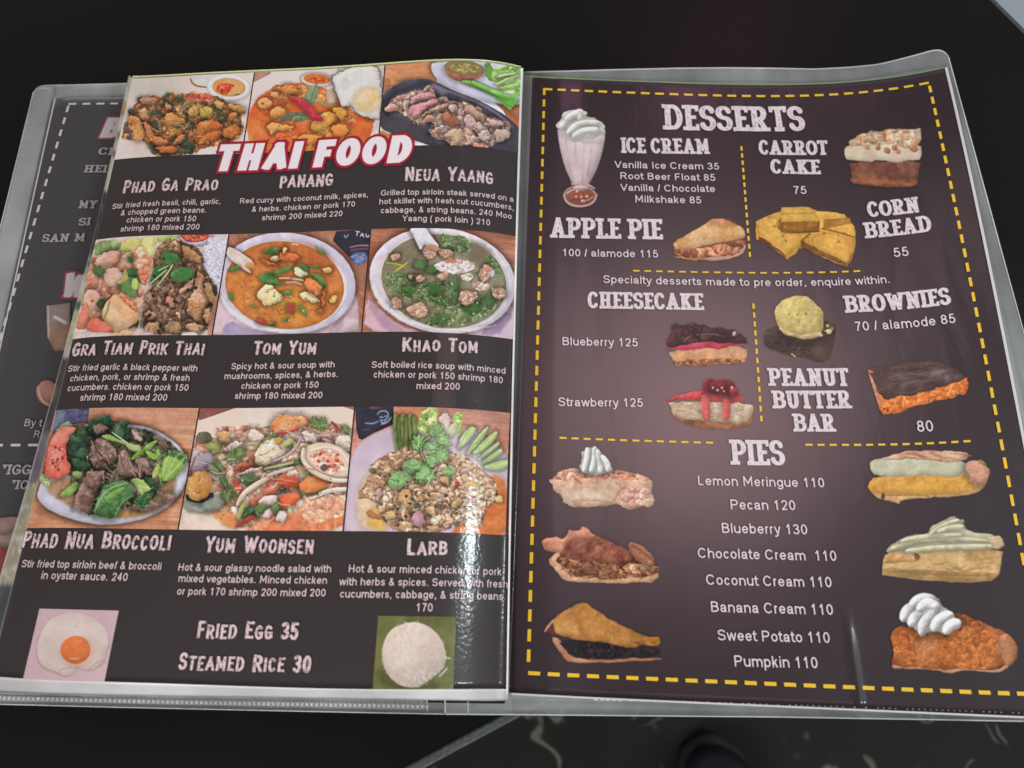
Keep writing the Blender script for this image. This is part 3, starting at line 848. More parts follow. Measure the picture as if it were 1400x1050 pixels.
    def speck(s, amt=.05, f=.08):
        n = fbm(s.X * f, s.Y * f, s.ns(), 2) - .5
        s.C = np.clip(s.C * (1 + amt * 2 * n)[..., None], 0, 1)

def soften(C):
    C = C.copy()
    C[1:-1] = (C[:-2] + 2 * C[1:-1] + C[2:]) / 4
    C[:, 1:-1] = (C[:, :-2] + 2 * C[:, 1:-1] + C[:, 2:]) / 4
    return C

def crisp(a, px, py, amp=.15):
    # micro detail of a printed photograph: local contrast, plus grit where the picture is coloured food rather than pale crockery
    C = a.C; B = C
    for _ in range(5): B = soften(B)
    C = C + .55 * (C - B)
    mx, mn = C.max(-1), C.min(-1)
    m_ = sstep(.16, .38, (mx - mn) / (mx + .05)) * (.4 + .6 * sstep(.1, .5, mx))
    n = fbm(px / 2.6, py / 2.3, a.seed + 3, 2) - .5; n2 = fbm(px / 6.5, py / 5.5, a.seed + 8, 2) - .5
    C = C * (1 + m_ * (amp * 1.6 * n + amp * 1.3 * n2))[..., None]
    a.C = np.clip(C, 0, 1)

def picture(sheet, parent, u0, u1, v0, v1, frame, fn, label, step=.62, base='ffffff', dz=.00015, seed=1, name='printed_photo', wash=None):
    """flat printed picture filling a rectangle of the sheet"""
    X, Y = sheet.px(np.array([u0, u1, u0, u1]), np.array([v0, v0, v1, v1]))
    nx = int((max(X) - min(X)) / step); ny = int((max(Y) - min(Y)) / step)
    U, V = np.meshgrid(np.linspace(u0, u1, nx), np.linspace(v0, v1, ny))
    PX, PY = sheet.px(U, V)
    a = Art(PX, PY, frame, base, seed)
    fn(a); a.speck(.02); a.C = soften(a.C); crisp(a, PX, PY, .12 if a.rid is False else .085); a.C = a.C * .93 + np.array([.60, .52, .52]) * .07 * (a.A[..., None] > .5)  # last step blends a little film haze into the picture colours
    C = albedo(np.clip(a.C, 0, 1) ** .9)
    P = sheet.world(U, V, dz).reshape(-1, 3)
    return mesh(name, P, grid_faces(ny, nx), M_PRINT, parent, C.reshape(-1, 3), label=label)

def cutout(sheet, parent, box, frame, fn, label, ink, step=.55, dz=.00015, seed=1, name='printed_dessert'):
    """printed picture with a free outline; box in pixels"""
    x0, y0, x1, y1 = box
    u, v = sheet.uv(np.array([x0, x1, x0, x1], float), np.array([y0, y0, y1, y1], float))
    nx = int((x1 - x0) / step); ny = int((y1 - y0) / step)
    U, V = np.meshgrid(np.linspace(u.min(), u.max(), nx), np.linspace(v.min(), v.max(), ny))
    PX, PY = sheet.px(U, V)
    a = Art(PX, PY, frame, '4d4246', seed, cut=True)
    if callable(ink): a.C[:] = ink(PX, PY); ink = albedo(ink(PX, PY))
    fn(a); a.speck(.02); a.C = soften(a.C); crisp(a, PX, PY, .12 if a.rid is False else .085); a.C = a.C * .93 + np.array([.60, .52, .52]) * .07 * (a.A[..., None] > .5)  # slight film haze blended into the cutout's colours at the end
    A = a.A[..., None]
    # colours were already mixed over ink while drawing
    C = albedo(np.clip(a.C, 0, 1)); C = np.where(A > .02, C, ink)
    kv = a.A > .04
    k = kv[:-1, :-1] | kv[1:, :-1] | kv[1:, 1:] | kv[:-1, 1:]
    P = sheet.world(U, V, dz).reshape(-1, 3)
    v_, f_, c_ = compact(P, grid_faces(ny, nx, k), C.reshape(-1, 3))
    return mesh(name, v_, f_, M_PRINT, parent, c_, label=label)
# ------------------------------------------------------------------ the nine dish photos of the left sheet (drawn in enlarged frames)
def dish_basil(a):
    a.b([(-60,60),(1420,60),(1420,1050),(-60,1050)], ['e3d6cb','ecdcd5','efd0c2'], sh=0, tex=0, dark=0, warp=0, it=0, pf=.003)
    a.b([(20,150),(700,150),(700,380),(300,370),(140,420)], ['d9cec2','e2d5c8'], sh=0, tex=.05, dark=0, op=.8, soft=40)
    a.b([(140,240),(520,180),(640,330),(400,420),(150,470)], ['cfbfae','d8c9ba'], sh=0, tex=0, dark=0, op=.6, soft=60)
    a.b([(720,190),(900,180),(930,240),(860,290),(770,270)], 'e9e3da', sh=.1, r=40, tex=0)
    a.st([(725,195),(745,250),(800,275),(885,285)], 16, 'a8603f')
    a.e(1110,300,215,135,4,'b9aeb0', sh=0, tex=0, soft=22, op=.7)
    a.e(1105,285,212,128,4,'efe8ea', sh=.15, r=25, tex=0, dark=.05)
    a.e(1108,285,165,92,4,['e39a52','eaa862'], sh=.15, r=20, dark=.25, tex=.05)
    a.cr([(980,250),(1120,235),(1170,270),(1120,330),(1070,360),(980,320)], ['c43a2c','d5552f','b82f2a','e08a4a'], 40)
    a.st([(1170,360),(1215,352)], 14, '5a6a30')
    pile=[(40,800),(60,700),(110,620),(130,500),(200,410),(390,375),(560,335),(760,330),(960,350),(1080,420),(1240,450),(1290,530),(1200,590),(1270,690),(1220,760),(1160,830),(1000,880),(860,880),(790,930),(600,965),(400,970),(330,900),(260,820),(130,820)]
    a.cr(pile, ['d07a40','c06637','de955a','a9502e','565a3c','43483a','d3965c','b8683d'], 64, warp=22, sh=.5, gap=.5)
    dark=['3a4234','4b5540','2f352c']
    for x,y,l,wd,g in [(330,520,150,70,20),(420,480,160,60,-20),(110,500,100,70,40),(360,600,130,80,80),(580,370,110,60,40),(640,430,110,60,10),(440,400,120,45,-30),(700,590,120,60,70),(560,660,150,55,5),(640,690,130,50,-15),(1000,640,110,60,-30),(1010,490,80,60,70),(600,830,160,110,10),(700,870,90,80,60),(290,850,140,60,30),(400,930,160,45,5),(560,930,190,40,-5),(1080,800,120,50,-30),(520,790,70,60,20),(200,430,80,50,-30)]:
        a.leaf(x,y,l,wd,g,dark,rib='5d6a4c',shadow=.2)
    for p,c in [([(205,500),(300,480),(320,600),(240,620)],['d8a27f','cf8a66']),([(200,390),(390,380),(380,440),(260,470)],['cb9472','b97856']),
      ([(110,560),(225,575),(290,790),(190,830),(120,730)],['efa868','e29450','d07a44']),([(255,610),(330,650),(350,760),(500,805),(520,855),(410,870),(300,790)],['d98550','cf7642']),
      ([(355,875),(600,865),(570,940),(430,930)],['df7b42','d26b38']),([(470,430),(550,470),(540,510),(480,500)],'e58f58'),([(470,560),(550,520),(600,590),(690,600),(640,660),(480,640)],['eaa050','d98245','e0984e']),
      ([(690,520),(800,440),(870,470),(820,560),(720,570)],['e0a658','d2914a']),([(830,490),(920,470),(960,540),(870,590),(820,570)],['cfa248','d8b25a']),
      ([(960,400),(1060,430),(1050,500),(960,470)],'dca05e'),([(1090,435),(1220,470),(1290,520),(1210,545),(1130,510)],['dba55c','c98a46']),([(1110,540),(1200,530),(1180,600),(1100,600)],'c9763f'),
      ([(780,650),(900,600),(1040,640),(1060,720),(900,800),(770,860),(800,740)],['d0703c','c4642f','de8650']),([(870,740),(1040,700),(1060,760),(900,830),(780,870)],['d67a3f','c26431']),([(1060,680),(1200,640),(1230,720),(1160,790),(1030,780)],['cf7138','b95f2e']),
      ([(570,790),(690,730),(650,830),(560,860)],'d98a52')]:
        a.b(p,c,sh=.4,r=45,shadow=.35,tex=.25,warp=12)
    a.cr([(670,400),(760,340),(930,350),(960,400),(880,430),(760,420),(700,450)],['c7503c','b8432f','d8705a','dd8a66'],34,stretch=2)
    a.strands([(560,420),(720,420),(700,500),(600,520)],10,['b98a5a','c99f6a','8d8a55'],9,130,-40,20)
    a.strands([(380,640),(640,620),(760,720),(460,700)],14,['c8935a','7c7f4a','b9844f'],10,120,-15,40)
    a.strands([(300,420),(1000,420),(1150,800),(350,880)],26,['b3623a','e3a468','5a6044'],8,70,20,70)
    a.dots([(60,640),(150,640),(140,800),(60,800)],9,['5b4a55','6d5b60'],14,24)
    a.dots(pile,30,['f0c090','e9b078'],5,9,seed=9,sh=0)
    a.b([(180,800),(330,860),(350,980),(180,940)],'eccdbd',sh=0,tex=0,soft=30,op=.35)

def dish_curry(a):
    a.b([(-60,0),(1420,0),(1420,1000),(-60,1000)],['e6d5d0','ecd9d2'],sh=0,tex=0,dark=0,warp=0,it=0,pf=.003)
    a.b([(100,100),(330,120),(150,210),(100,240)],['b98a72','a9745a'],sh=0,warp=0)
    a.b([(760,40),(1400,40),(1400,120),(1280,110)],['dcc9ae','cdb491'],sh=0,soft=20,op=.7)
    soup=[(150,900),(60,760),(50,620),(90,450),(230,300),(420,240),(600,220),(800,280),(950,380),(1100,540),(1290,580),(1260,640),(1250,720),(1200,800),(1000,880),(700,930),(400,930)]
    a.b(soup,['d9592c','e2703a','e88a45'],sh=.1,r=90,tex=.12,dark=0,warp=6,soft=10,pf=.006,it=3)
    a.b([(60,760),(90,700),(140,860),(170,930),(120,900)],'f0a050',sh=0,soft=16,op=.8)
    a.cr([(230,300),(420,245),(620,250),(760,290),(900,400),(940,470),(640,400),(420,400),(270,380)],['d9743a','e08a4e','c8602f','e59a60','cf6b36'],58,warp=18)
    a.cr([(480,730),(700,690),(900,620),(1040,650),(1060,740),(950,860),(600,900),(480,840)],['eb8a40','e27a38','f09a50','dd6e33'],80,warp=20,gap=.2)
    a.cr([(300,720),(480,700),(500,850),(380,880)],['d8552f','cc4630','e06e3a'],55,gap=.2)
    a.cr([(920,500),(1050,540),(1120,620),(1000,640)],['c86a42','b9573a','d98a5a'],34)
    a.e(720,205,150,62,4,'e5d2cb',sh=.1,r=20,tex=0,shadow=.3)
    a.e(725,195,130,50,4,['e58a45','d9702f'],sh=.1,r=15)
    a.cr([(650,180),(800,160),(830,210),(740,235),(660,215)],['d8452c','e07038','cf3c2c'],32)
    a.b([(800,310),(880,280),(920,330),(910,440),(820,430)],['c9a184','d5b096'],sh=.3,r=30)
    a.b([(150,400),(220,370),(300,410),(290,460),(200,490),(155,450)],['efa768','e99a58'],sh=.4,r=35,shadow=.3); a.e(203,432,14,10,0,'8a4a2a')
    for p,c in [([(270,330),(360,310),(370,370),(290,370)],'e8a060'),([(260,520),(360,450),(430,480),(420,550),(300,570)],['efa55e','e8924a']),([(230,640),(310,610),(460,640),(520,660),(420,690),(320,680),(290,750)],['f0aa60','ec9448']),
       ([(660,630),(770,520),(880,500),(940,560),(850,640),(740,700),(670,680)],['f2ad55','ec9440','f5b968']),([(860,470),(960,450),(1020,530),(960,590),(900,540)],['f0a554','e8963f']),([(370,260),(520,250),(560,330),(400,340)],'dd8548'),
       ([(540,750),(680,720),(800,760),(700,820),(560,820)],['f09a4c','ea8a3c']),([(850,640),(1000,630),(1040,720),(900,760)],['ee9345','e9833a'])]:
        a.b(p,c,sh=.4,r=40,shadow=.35,tex=.2,warp=12,hl=.06)
    a.b([(860,200),(980,110),(1180,60),(1330,90),(1340,560),(1250,580),(1130,540),(1040,430),(1010,460),(960,460),(920,380),(900,290)],['e3ddd8','e9e2da','dcd3cc'],sh=.25,r=45,tex=.06,shadow=.45,warp=14)
    a.b([(1060,400),(1120,290),(1250,260),(1340,300),(1340,480),(1210,520),(1110,500)],['e9cfa0','eac184','ecd3ab'],sh=.1,r=60,tex=.04,soft=40,pf=.006)
    a.b([(380,370),(460,420),(400,470),(320,420)],['7a3a2c','8c4a36'],soft=12,op=.7)
    a.b([(605,360),(630,300),(730,230),(745,300),(700,440),(640,440),(605,400)],['7d8f62','8b9a70','6f8056'],sh=.25,r=40,tex=.1); a.st([(720,250),(680,350),(655,430)],9,'5d6e48',sh=0)
    a.b([(340,620),(400,540),(500,500),(620,520),(660,570),(520,620),(430,590)],['6e6a55','5d604c','7c765e'],sh=.25,r=35); a.strands([(520,540),(650,540),(640,590),(520,600)],9,['a9a070','c0b078','77804e'],9,90,-20,25)
    a.strands([(700,410),(860,410),(850,450),(720,440)],7,['a5a070','8f9560'],9,110,8,14)
    a.st([(480,385),(560,410),(640,480),(700,560),(770,580)],78,['c93440','b92b3a','d2434a'],taper=.75,sh=.45,hl=.1,shadow=.3)
    a.b([(1260,600),(1340,590),(1340,760),(1250,740)],['ead4cd','e2c6bb'],sh=0,soft=10)
    a.dots(soup,26,['a83a20','b84a28','f2b070'],6,11,seed=4,sh=0)

def dish_steak(a):
    a.wood([(0,60),(560,40),(560,300),(0,300)],('cf8256','d98f60','c27448'),0)
    a.b([(60,90),(500,80),(480,220),(70,230)],['d98c5c','d08050'],sh=0,op=.5,soft=30)
    a.b([(0,220),(140,220),(120,350),(0,380)],'b9694a',sh=0,op=.8)
    a.wood([(1050,400),(1420,400),(1420,760),(1280,700),(1180,520)],('b76a45','a95c3c','c27a52'),30)
    a.b([(20,420),(300,240),(480,230),(560,250),(700,330),(950,420),(1200,560),(1300,650),(1390,760),(1400,1000),(600,880),(300,780),(0,690)],['47404a','3a353d','524a56'],sh=.1,r=60,tex=.1,dark=.2,warp=2,pf=.004,it=3)
    a.b([(20,560),(300,600),(600,860),(300,790),(30,700)],['3c373c','454045'],sh=0,op=.8,soft=30)
    a.st([(640,330),(900,420),(1120,540),(1270,680)],26,['5d5666','746c7a'],hl=.25)
    a.b([(490,250),(560,270),(700,340),(620,380),(560,340)],['8f86a0','7a7088'],soft=25,sh=0,op=.7)
    a.st([(60,410),(180,310),(310,265),(480,250)],70,['35333b','45434e'],hl=.12,shadow=.3)
    a.b([(0,690),(120,740),(300,800),(360,880),(0,880)],['d08a45','c67c3c'],sh=0,soft=8)
    plate=[(500,110),(530,60),(1400,50),(1400,480),(1150,460),(900,400),(640,280),(540,210)]
    a.b(plate,['cfcbdc','dad6e4','c5bfd2'],sh=.2,r=40,tex=0,shadow=.4,warp=0,it=3)
    a.b([(630,110),(1000,110),(1010,170),(930,240),(780,255),(660,200)],['b06a50','9c5540','c07a5c'],sh=.3,r=40,shadow=.25)
    a.e(815,120,185,68,5,['7c7a48','8a6a44'],sh=.1,r=20); a.cr([(680,80),(930,90),(960,150),(840,175),(690,140)],['6f8040','8f8f50','a05a38','5d6d38','c0a868'],32)
    a.b([(1000,60),(1080,80),(1100,250),(1020,230)],['7aa84a','5d8f38'],r=30)
    a.cr([(1080,80),(1390,80),(1390,400),(1250,380),(1080,280)],['a9d468','8cc050','bfe088','6fae3c','d3e8b0'],90,stretch=2.2,ang=-15,warp=20)
    for p in [[(1090,270),(1300,180),(1340,200),(1120,290)],[(1110,200),(1290,150),(1310,180),(1130,220)],[(1120,300),(1340,260),(1330,310),(1150,320)]]:
        a.b(p,['cfe3a0','b0d078'],r=18,shadow=.3)
    for i in range(4):
        a.st([(810+i*30,270+i*2-20),(1050+i*25,370+i*8-35),(1250+i*22,500-i*28)],34,['86cf52','74c040','9ada68'],taper=.1,sh=.35,shadow=.25)
    mt=['d0a896','c4937e','dcb6a4','b4826e','d4ac98','a87866']
    a.cr([(70,510),(110,440),(280,350),(440,310),(540,260),(560,400),(740,410),(900,470),(1000,560),(1150,600),(1250,680),(1240,780),(1100,830),(1070,890),(880,850),(720,870),(590,780),(480,740),(560,620),(380,640),(270,560),(160,540)],mt,62,warp=26,sh=.6,gap=.55)
    for p,c in [([(75,510),(130,440),(200,470),(190,520),(100,540)],['d59a8a','c98a78']),([(290,440),(370,360),(500,340),(570,400),(480,420),(400,420),(330,480)],['d8949a','cc8088','e0a8a8']),
      ([(280,540),(330,470),(440,440),(560,400),(580,440),(430,540),(370,600)],['d07a84','dc9494','c4707a']),([(420,560),(560,470),(740,420),(740,460),(560,520),(450,590)],['a98268','b8937a']),
      ([(430,600),(500,550),(560,590),(450,640)],'c79478'),([(600,560),(680,510),(750,580),(770,660),(660,660)],['b0684c','a85e44','c07d60']),([(800,520),(830,470),(920,480),(980,560),(960,640),(900,600)],['c79880','b07a5e']),
      ([(660,470),(740,450),(760,520),(700,540)],'cda593'),([(860,540),(960,640),(1060,700),(1000,760),(900,700),(800,640)],['c9a096','d8b4a8']),([(1010,580),(1150,600),(1200,670),(1080,690)],['d09894','dcaaa2']),([(1080,700),(1230,680),(1250,760),(1130,830)],['bf9a88','cda995']),
      ([(600,770),(680,700),(800,680),(820,790),(740,870),(680,860),(690,790)],['c2a082','b08c6c','d3b496']),([(490,740),(560,670),(630,700),(540,730)],'cf9c80'),([(870,820),(980,820),(1070,860),(1060,910),(920,880)],['dc9078','d08068']),([(940,720),(1050,690),(1060,800),(960,800)],['d6bab4','c7a49c'])]:
        a.b(p,c,sh=.5,r=38,shadow=.4,tex=.3,warp=14)
    a.b([(620,600),(720,560),(750,640),(660,650)],['9b4a34','b05c40'],soft=14,op=.7)
    a.dots([(280,590),(560,600),(520,660),(360,660)],16,['c0a080','a88868'],5,9)

def dish_garlic(a):
    a.b([(0,60),(1420,60),(1420,1000),(0,1000)],['e3c6c0','ead0c8'],sh=0,tex=0,dark=0,warp=0,it=0)
    L=[(200,120),(940,80),(880,260),(720,500),(610,760),(560,940),(30,960),(100,600)]
    a.cr([(210,120),(760,90),(740,300),(690,420),(620,700),(580,930),(40,930),(110,600)],['e8a888','dd8a66','e9b898','d9785a','ecc0a4','c9704f'],95,warp=30,gap=.25,sh=.4)
    a.b([(200,130),(460,100),(430,230),(300,230),(220,250)],['7d9a58','a8b878','5e7a48'],r=30,tex=.3)
    a.b([(430,230),(480,110),(640,90),(620,180),(520,220)],['d8d070','e4dc8a'],r=40,sh=.2); a.b([(620,180),(650,90),(760,90),(740,250),(680,270)],['e0d880','e8dfa0','d8c868'],r=40,sh=.2)
    a.b([(750,85),(940,75),(930,130),(780,140)],['b8c868','a0b858'],r=20)
    a.b([(230,280),(330,210),(440,200),(430,310),(320,350),(210,340)],['eab098','e09a80','f0c4ac'],r=50,shadow=.3); a.b([(440,250),(530,220),(560,300),(480,300)],['ecb090','e29a78'],r=35,shadow=.3)
    a.b([(290,400),(400,340),(470,420),(450,500),(370,530),(300,480)],['f0c8b4','e8b09a'],r=50,shadow=.3); a.b([(170,460),(240,390),(270,520),(200,560)],['d8907c','c97a66'],r=40)
    for p in [[(220,340),(320,380),(280,440),(200,400)],[(460,370),(600,350),(600,420),(560,440),(500,440)],[(400,520),(520,430),(620,440),(600,560),(560,620),(470,590)],[(230,650),(300,630),(320,690),(260,720)],[(510,260),(560,240),(560,320),(510,310)],[(540,860),(640,800),(600,880)]]:
        a.b(p,['4a6a3c','35522e','6a8a4e'],r=25,shadow=.3,warp=12)
    a.b([(540,450),(600,450),(600,550),(540,550)],['b8c860','cad878'],r=22,sh=.25,warp=2,it=1); a.b([(540,550),(590,555),(580,620),(540,610)],['8a9a58','70824a'],r=15)
    a.b([(480,340),(520,430),(480,500),(400,500),(470,440)],['c9b868','a8a058'],r=20)
    a.cr([(600,350),(720,340),(680,500),(620,470)],['d86a48','e08a60','c9502f'],36,stretch=2)
    a.b([(130,560),(210,540),(280,600),(240,660),(200,740),(110,700)],['f0bfa8','e9a98c','f4d0bc'],r=50,shadow=.3); a.e(198,645,14,10,0,'8a4a34')
    a.b([(270,770),(320,650),(400,580),(470,640),(620,740),(600,820),(500,890),(380,920),(320,860)],['f0c08c','ecb07c','f4cca0'],r=70,shadow=.4,hl=.06)
    a.cr([(400,560),(470,580),(620,730),(560,740),(450,640)],['d8704a','e28a5c','c8583a'],32,stretch=1.6,ang=40)
    a.st([(300,800),(330,730),(350,650)],18,['8a9050','a0a060'])
    a.b([(50,910),(80,760),(150,640),(190,760),(160,880)],['e88a70','df7860','f0a088'],r=45); a.b([(150,880),(170,790),(280,810),(370,880),(350,930),(200,935)],['e8604a','f08070','d84a48'],r=40,shadow=.3,hl=.06)
    a.b([(580,720),(640,560),(680,500),(720,520),(640,720)],['ecbfa4','e4a88a'],r=30)
    a.b([(30,960),(60,910),(560,930),(590,960),(580,1000),(20,1000)],['e0c4c0','e8d0c6'],sh=0,warp=3); a.b([(340,940),(520,890),(560,950),(380,960)],'e8b888',soft=14)
    a.st([(745,170),(690,480),(590,930)],8,'f0d8c8',taper=0,sh=0,op=.8)
    R=[(760,140),(940,90),(1150,200),(1200,420),(1300,520),(1270,700),(1220,940),(620,940),(640,700),(720,480)]
    a.cr(R,['8a6450','a87a5a','6a4a3c','b88a64','5a4036','987058','7a5a4a'],66,warp=24,gap=.6,sh=.55)
    a.b([(930,70),(1240,70),(1210,130),(1130,165),(1010,150)],['e0d0e0','cfc0d4'],sh=.2,r=20,shadow=.4); a.b([(960,60),(1230,60),(1190,120),(1080,140),(990,120)],['b03a30','c4503a','9c2e2a'],r=20,warp=2); a.cr([(980,70),(1220,70),(1180,120),(1010,120)],['b83a30','d87a4a','9c2e2a'],26)
    a.b([(1240,80),(1385,65),(1380,300),(1320,540),(1240,470),(1180,380),(1150,230),(1190,130)],['d6cde0','e2daea','cbc0d4'],sh=.15,r=40,tex=.35,tf=.09,warp=10)
    for p,c in [([(970,170),(1010,160),(1130,240),(1160,330),(1080,300),(1000,270)],['c08a58','a87248','d09c6a']),([(1010,700),(1080,560),(1110,380),(1160,400),(1180,560),(1240,640),(1180,720),(1150,830),(1060,800)],['c89068','b87c54','d8a480']),
       ([(1160,480),(1230,480),(1280,640),(1260,700),(1180,600)],['b88858','9c7048']),([(930,560),(1050,470),(1090,420),(1080,520),(970,590)],['cf9f80','bd8a6a']),([(820,640),(880,600),(920,660),(900,710)],['c98a68','b8795a']),([(660,650),(690,550),(750,590),(740,660)],['b08470','9c7260']),
       ([(630,760),(720,720),(770,790),(680,820)],['c0906a','ab7a55']),([(640,840),(760,810),(800,930),(680,930)],['a87c5c','bd9270']),([(1030,830),(1130,840),(1180,890),(1100,930),(1020,900)],['a8805c','c09874']),([(1150,750),(1220,680),(1240,780),(1200,860)],['cf9a74','c0875e']),([(820,860),(960,800),(980,920),(840,930)],['98704f','b08a68'])]:
        a.b(p,c,sh=.5,r=42,shadow=.45,tex=.28,warp=14,hl=.05)
    G=['4a7c40','3a6a36','648f54']
    a.b([(690,510),(720,380),(780,330),(830,380),(800,430)],G,r=30,shadow=.3); a.b([(790,300),(830,180),(900,230),(980,250),(950,330),(830,330)],G,r=40,shadow=.3,warp=14); a.b([(870,420),(950,360),(1060,350),(1100,390),(1060,460),(960,490),(900,480)],G,r=45,shadow=.35,warp=14)
    for p in [[(700,500),(790,420),(850,370)],[(760,520),(850,410),(900,330)],[(770,385),(860,340)]]: a.st(p,14,['9cc080','b8d49c'],shadow=.25)
    a.dots(R,14,['3a2c28','2f2624'],12,22,seed=8); a.e(935,752,9,9,0,'ffffff',sh=0,tex=0); a.b([(1240,480),(1290,520),(1290,600),(1250,590)],['3a3030','2c2628'],r=15)
    a.b([(620,900),(760,930),(640,960),(600,960)],'e0c0bc',sh=0,soft=10); a.b([(960,940),(1050,910),(1120,940),(1100,970),(960,970)],'eadad4',sh=0); a.st([(1290,600),(1240,800),(1215,950)],40,['b87868','a86858'],op=.8)

def dish_tomyum(a):
    a.wood([(0,40),(1420,20),(1420,960),(0,960)],('a5674c','b4745a','97593f'),60)
    a.b([(1000,200),(1120,20),(1420,10),(1420,560),(1200,560)],['9b5f4a','8a503c'],sh=0,op=.4)
    a.b([(1080,40),(1385,15),(1370,200),(1330,310),(1250,330),(1150,220),(1050,120)],['34303c','2a2833','403a48'],sh=.1,r=40,tex=0,it=0,warp=0)
    for x,t in ((1265,0),(1310,1),(1350,2)):
        if t==0: a.st([(x-16,40),(x+20,45)],9,'e8d8dc',sh=0); a.st([(x+2,44),(x-8,78)],9,'e8d8dc',sh=0)
        if t==1: a.st([(x-22,85),(x,50),(x+8,92)],9,'e8d8dc',sh=0); a.st([(x-14,74),(x+6,76)],7,'e8d8dc',sh=0)
        if t==2: a.st([(x-14,62),(x-2,98),(x+22,70)],9,'e8d8dc',sh=0)
    a.st([(1150,70),(1160,100),(1185,70)],12,'8a92b0',sh=0); a.st([(1200,180),(1280,160),(1370,165)],16,'a8707c',op=.8,sh=0); a.st([(1200,205),(1290,190),(1370,192)],10,'8a5a68',op=.7,sh=0)
    a.b([(1200,250),(1330,215),(1360,280),(1280,350),(1220,310)],['5a6494','7480b0','3c4270'],r=30,tex=.5,tf=.06)
    a.b([(1180,360),(1340,330),(1330,560),(1240,520)],['8f5a48','a06a52'],sh=0,op=.7,soft=20)
    a.b([(10,850),(60,560),(200,700),(500,900),(900,900),(1180,700),(1240,560),(1280,700),(1270,960),(0,960)],['d9b4bc','e6c6cc','cfa6b2'],sh=.1,r=50,tex=0,warp=2)
    a.b([(100,860),(200,830),(240,960),(90,960)],['a890b4','b8a0c0'],sh=0,soft=18)
    a.b([(1000,940),(1160,720),(1120,880),(1060,960)],['a08c98','b8a0a8'],sh=0,soft=20,op=.8); a.b([(1170,880),(1300,850),(1300,940),(1180,940)],'9a9486',sh=0,soft=30,op=.6)
    a.b([(110,940),(130,820),(300,880),(560,940)],['b8a4c4','a894b8'],sh=0,soft=20)
    # bowl
    a.e(650,490,600,438,6,['d8cade','cbbcd4','e2d6e6'],sh=.2,r=45,tex=0,dark=.05,shadow=.35)
    a.b([(60,560),(90,700),(300,880),(560,925),(820,915),(700,890),(400,850),(180,720)],['f0e6ea','e8dce4'],sh=0,soft=14,tex=0)
    a.e(640,505,545,390,7,['efe4e2','d8c8cc'],sh=.1,r=20,tex=0)
    a.e(630,508,520,380,7,['d4763a','d98040','c96c36','de8a48'],sh=.12,r=40,tex=.15,dark=.2,tf=.02,pf=.006)
    a.b([(280,210),(500,140),(800,130),(960,200),(1080,330),(1000,480),(800,350),(500,330)],['c26338','b95a34','cd7040'],soft=50,op=.7,sh=0)
    a.b([(560,560),(900,560),(900,800),(700,860),(560,780)],['e2a040','dc9038'],soft=60,op=.6,sh=0)
    a.b([(130,170),(200,190),(390,320),(300,345),(350,410),(300,390),(120,260)],['e8cfc0','dcc0b0','f0dcd0'],sh=.25,r=25,shadow=.4,tex=.03,warp=2,it=1); a.e(335,345,50,28,15,['d98040','e09050'],tex=0,soft=12)
    G=['4a7a38','5c8a48','38602c']
    for p in [[(430,210),(560,170),(600,200),(540,240),(450,240)],[(390,450),(440,400),(540,400),(560,470),(640,490),(560,520),(460,500)],[(510,390),(680,340),(700,380),(560,430)],[(820,340),(940,330),(930,360),(830,360)],[(850,400),(960,420),(1000,520),(980,540),(880,450)],[(750,690),(800,680),(830,780),(790,770)],[(480,850),(560,825),(560,860),(500,870)],[(590,570),(690,550),(690,590),(620,600)],[(300,680),(400,690),(380,710)],[(140,360),(250,330),(220,380),(150,400)],[(700,330),(800,320),(850,400),(780,400)],[(890,180),(960,190),(1020,270),(980,250)],[(600,810),(680,780),(640,830)],[(140,580),(180,570),(190,640),(150,640)]]:
        a.b(p,G,r=20,shadow=.25,warp=9,sh=.35)
    for p,c in [([(490,280),(560,240),(600,290),(540,310)],['f2cfa0','ecc088']),([(580,240),(620,210),(770,250),(740,290),(600,310)],['e87a48','dd6a3c']),([(420,270),(540,320),(590,350),(440,320)],['c85a34','d86a40']),
      ([(380,610),(440,510),(520,500),(560,560),(610,590),(600,640),(520,680),(450,690),(430,640)],['f2dfae','ecd090','f6e8c4']),([(760,590),(800,560),(880,580),(940,640),(900,670),(820,640),(790,640)],['f4e2b8','ead09a']),
      ([(800,480),(830,430),(960,510),(960,570),(920,600),(830,560)],['e87840','f08a50','dd6a38']),([(710,400),(730,330),(830,400),(820,430),(740,440)],['e0e0b8','c8d0a0']),([(960,370),(1030,340),(1050,400),(970,400)],'ecb878'),([(1020,640),(1060,590),(1100,600),(1070,660),(1040,670)],['f2b868','f6c880']),
      ([(620,170),(660,190),(610,240)],'e8c080'),([(630,720),(660,670),(720,680),(720,750),(650,750)],['b8483c','a83c38','c85a48']),([(380,830),(420,790),(480,850),(420,860)],['b84a3a','a03c34']),([(910,740),(960,710),(970,770)],['b8503a','c86040']),([(960,560),(990,570),(980,690),(950,700)],['d8603a','c85030'])]:
        a.b(p,c,sh=.4,r=32,shadow=.35,tex=.22,warp=10,hl=.06)
    a.st([(580,450),(680,445),(790,465)],18,['d8b090','c89878'],shadow=.3); a.st([(640,490),(720,480),(780,505)],22,['e0a088','d08870'],shadow=.3); a.st([(700,460),(800,470)],10,'a8b868'); a.st([(520,720),(640,660)],12,'8a8a40'); a.st([(690,150),(750,155)],12,'e8d8a0')
    a.strands([(300,200),(1000,220),(1050,700),(500,850),(200,600)],34,['a86a30','b8803a','8a7a38','c2542e'],8,70,20,80,seed=6,sh=.1)
    a.dots([(200,400),(600,600),(1000,600),(700,860),(250,700)],34,['b8602c','f0b878','6a7a38'],6,11,seed=12,sh=0)

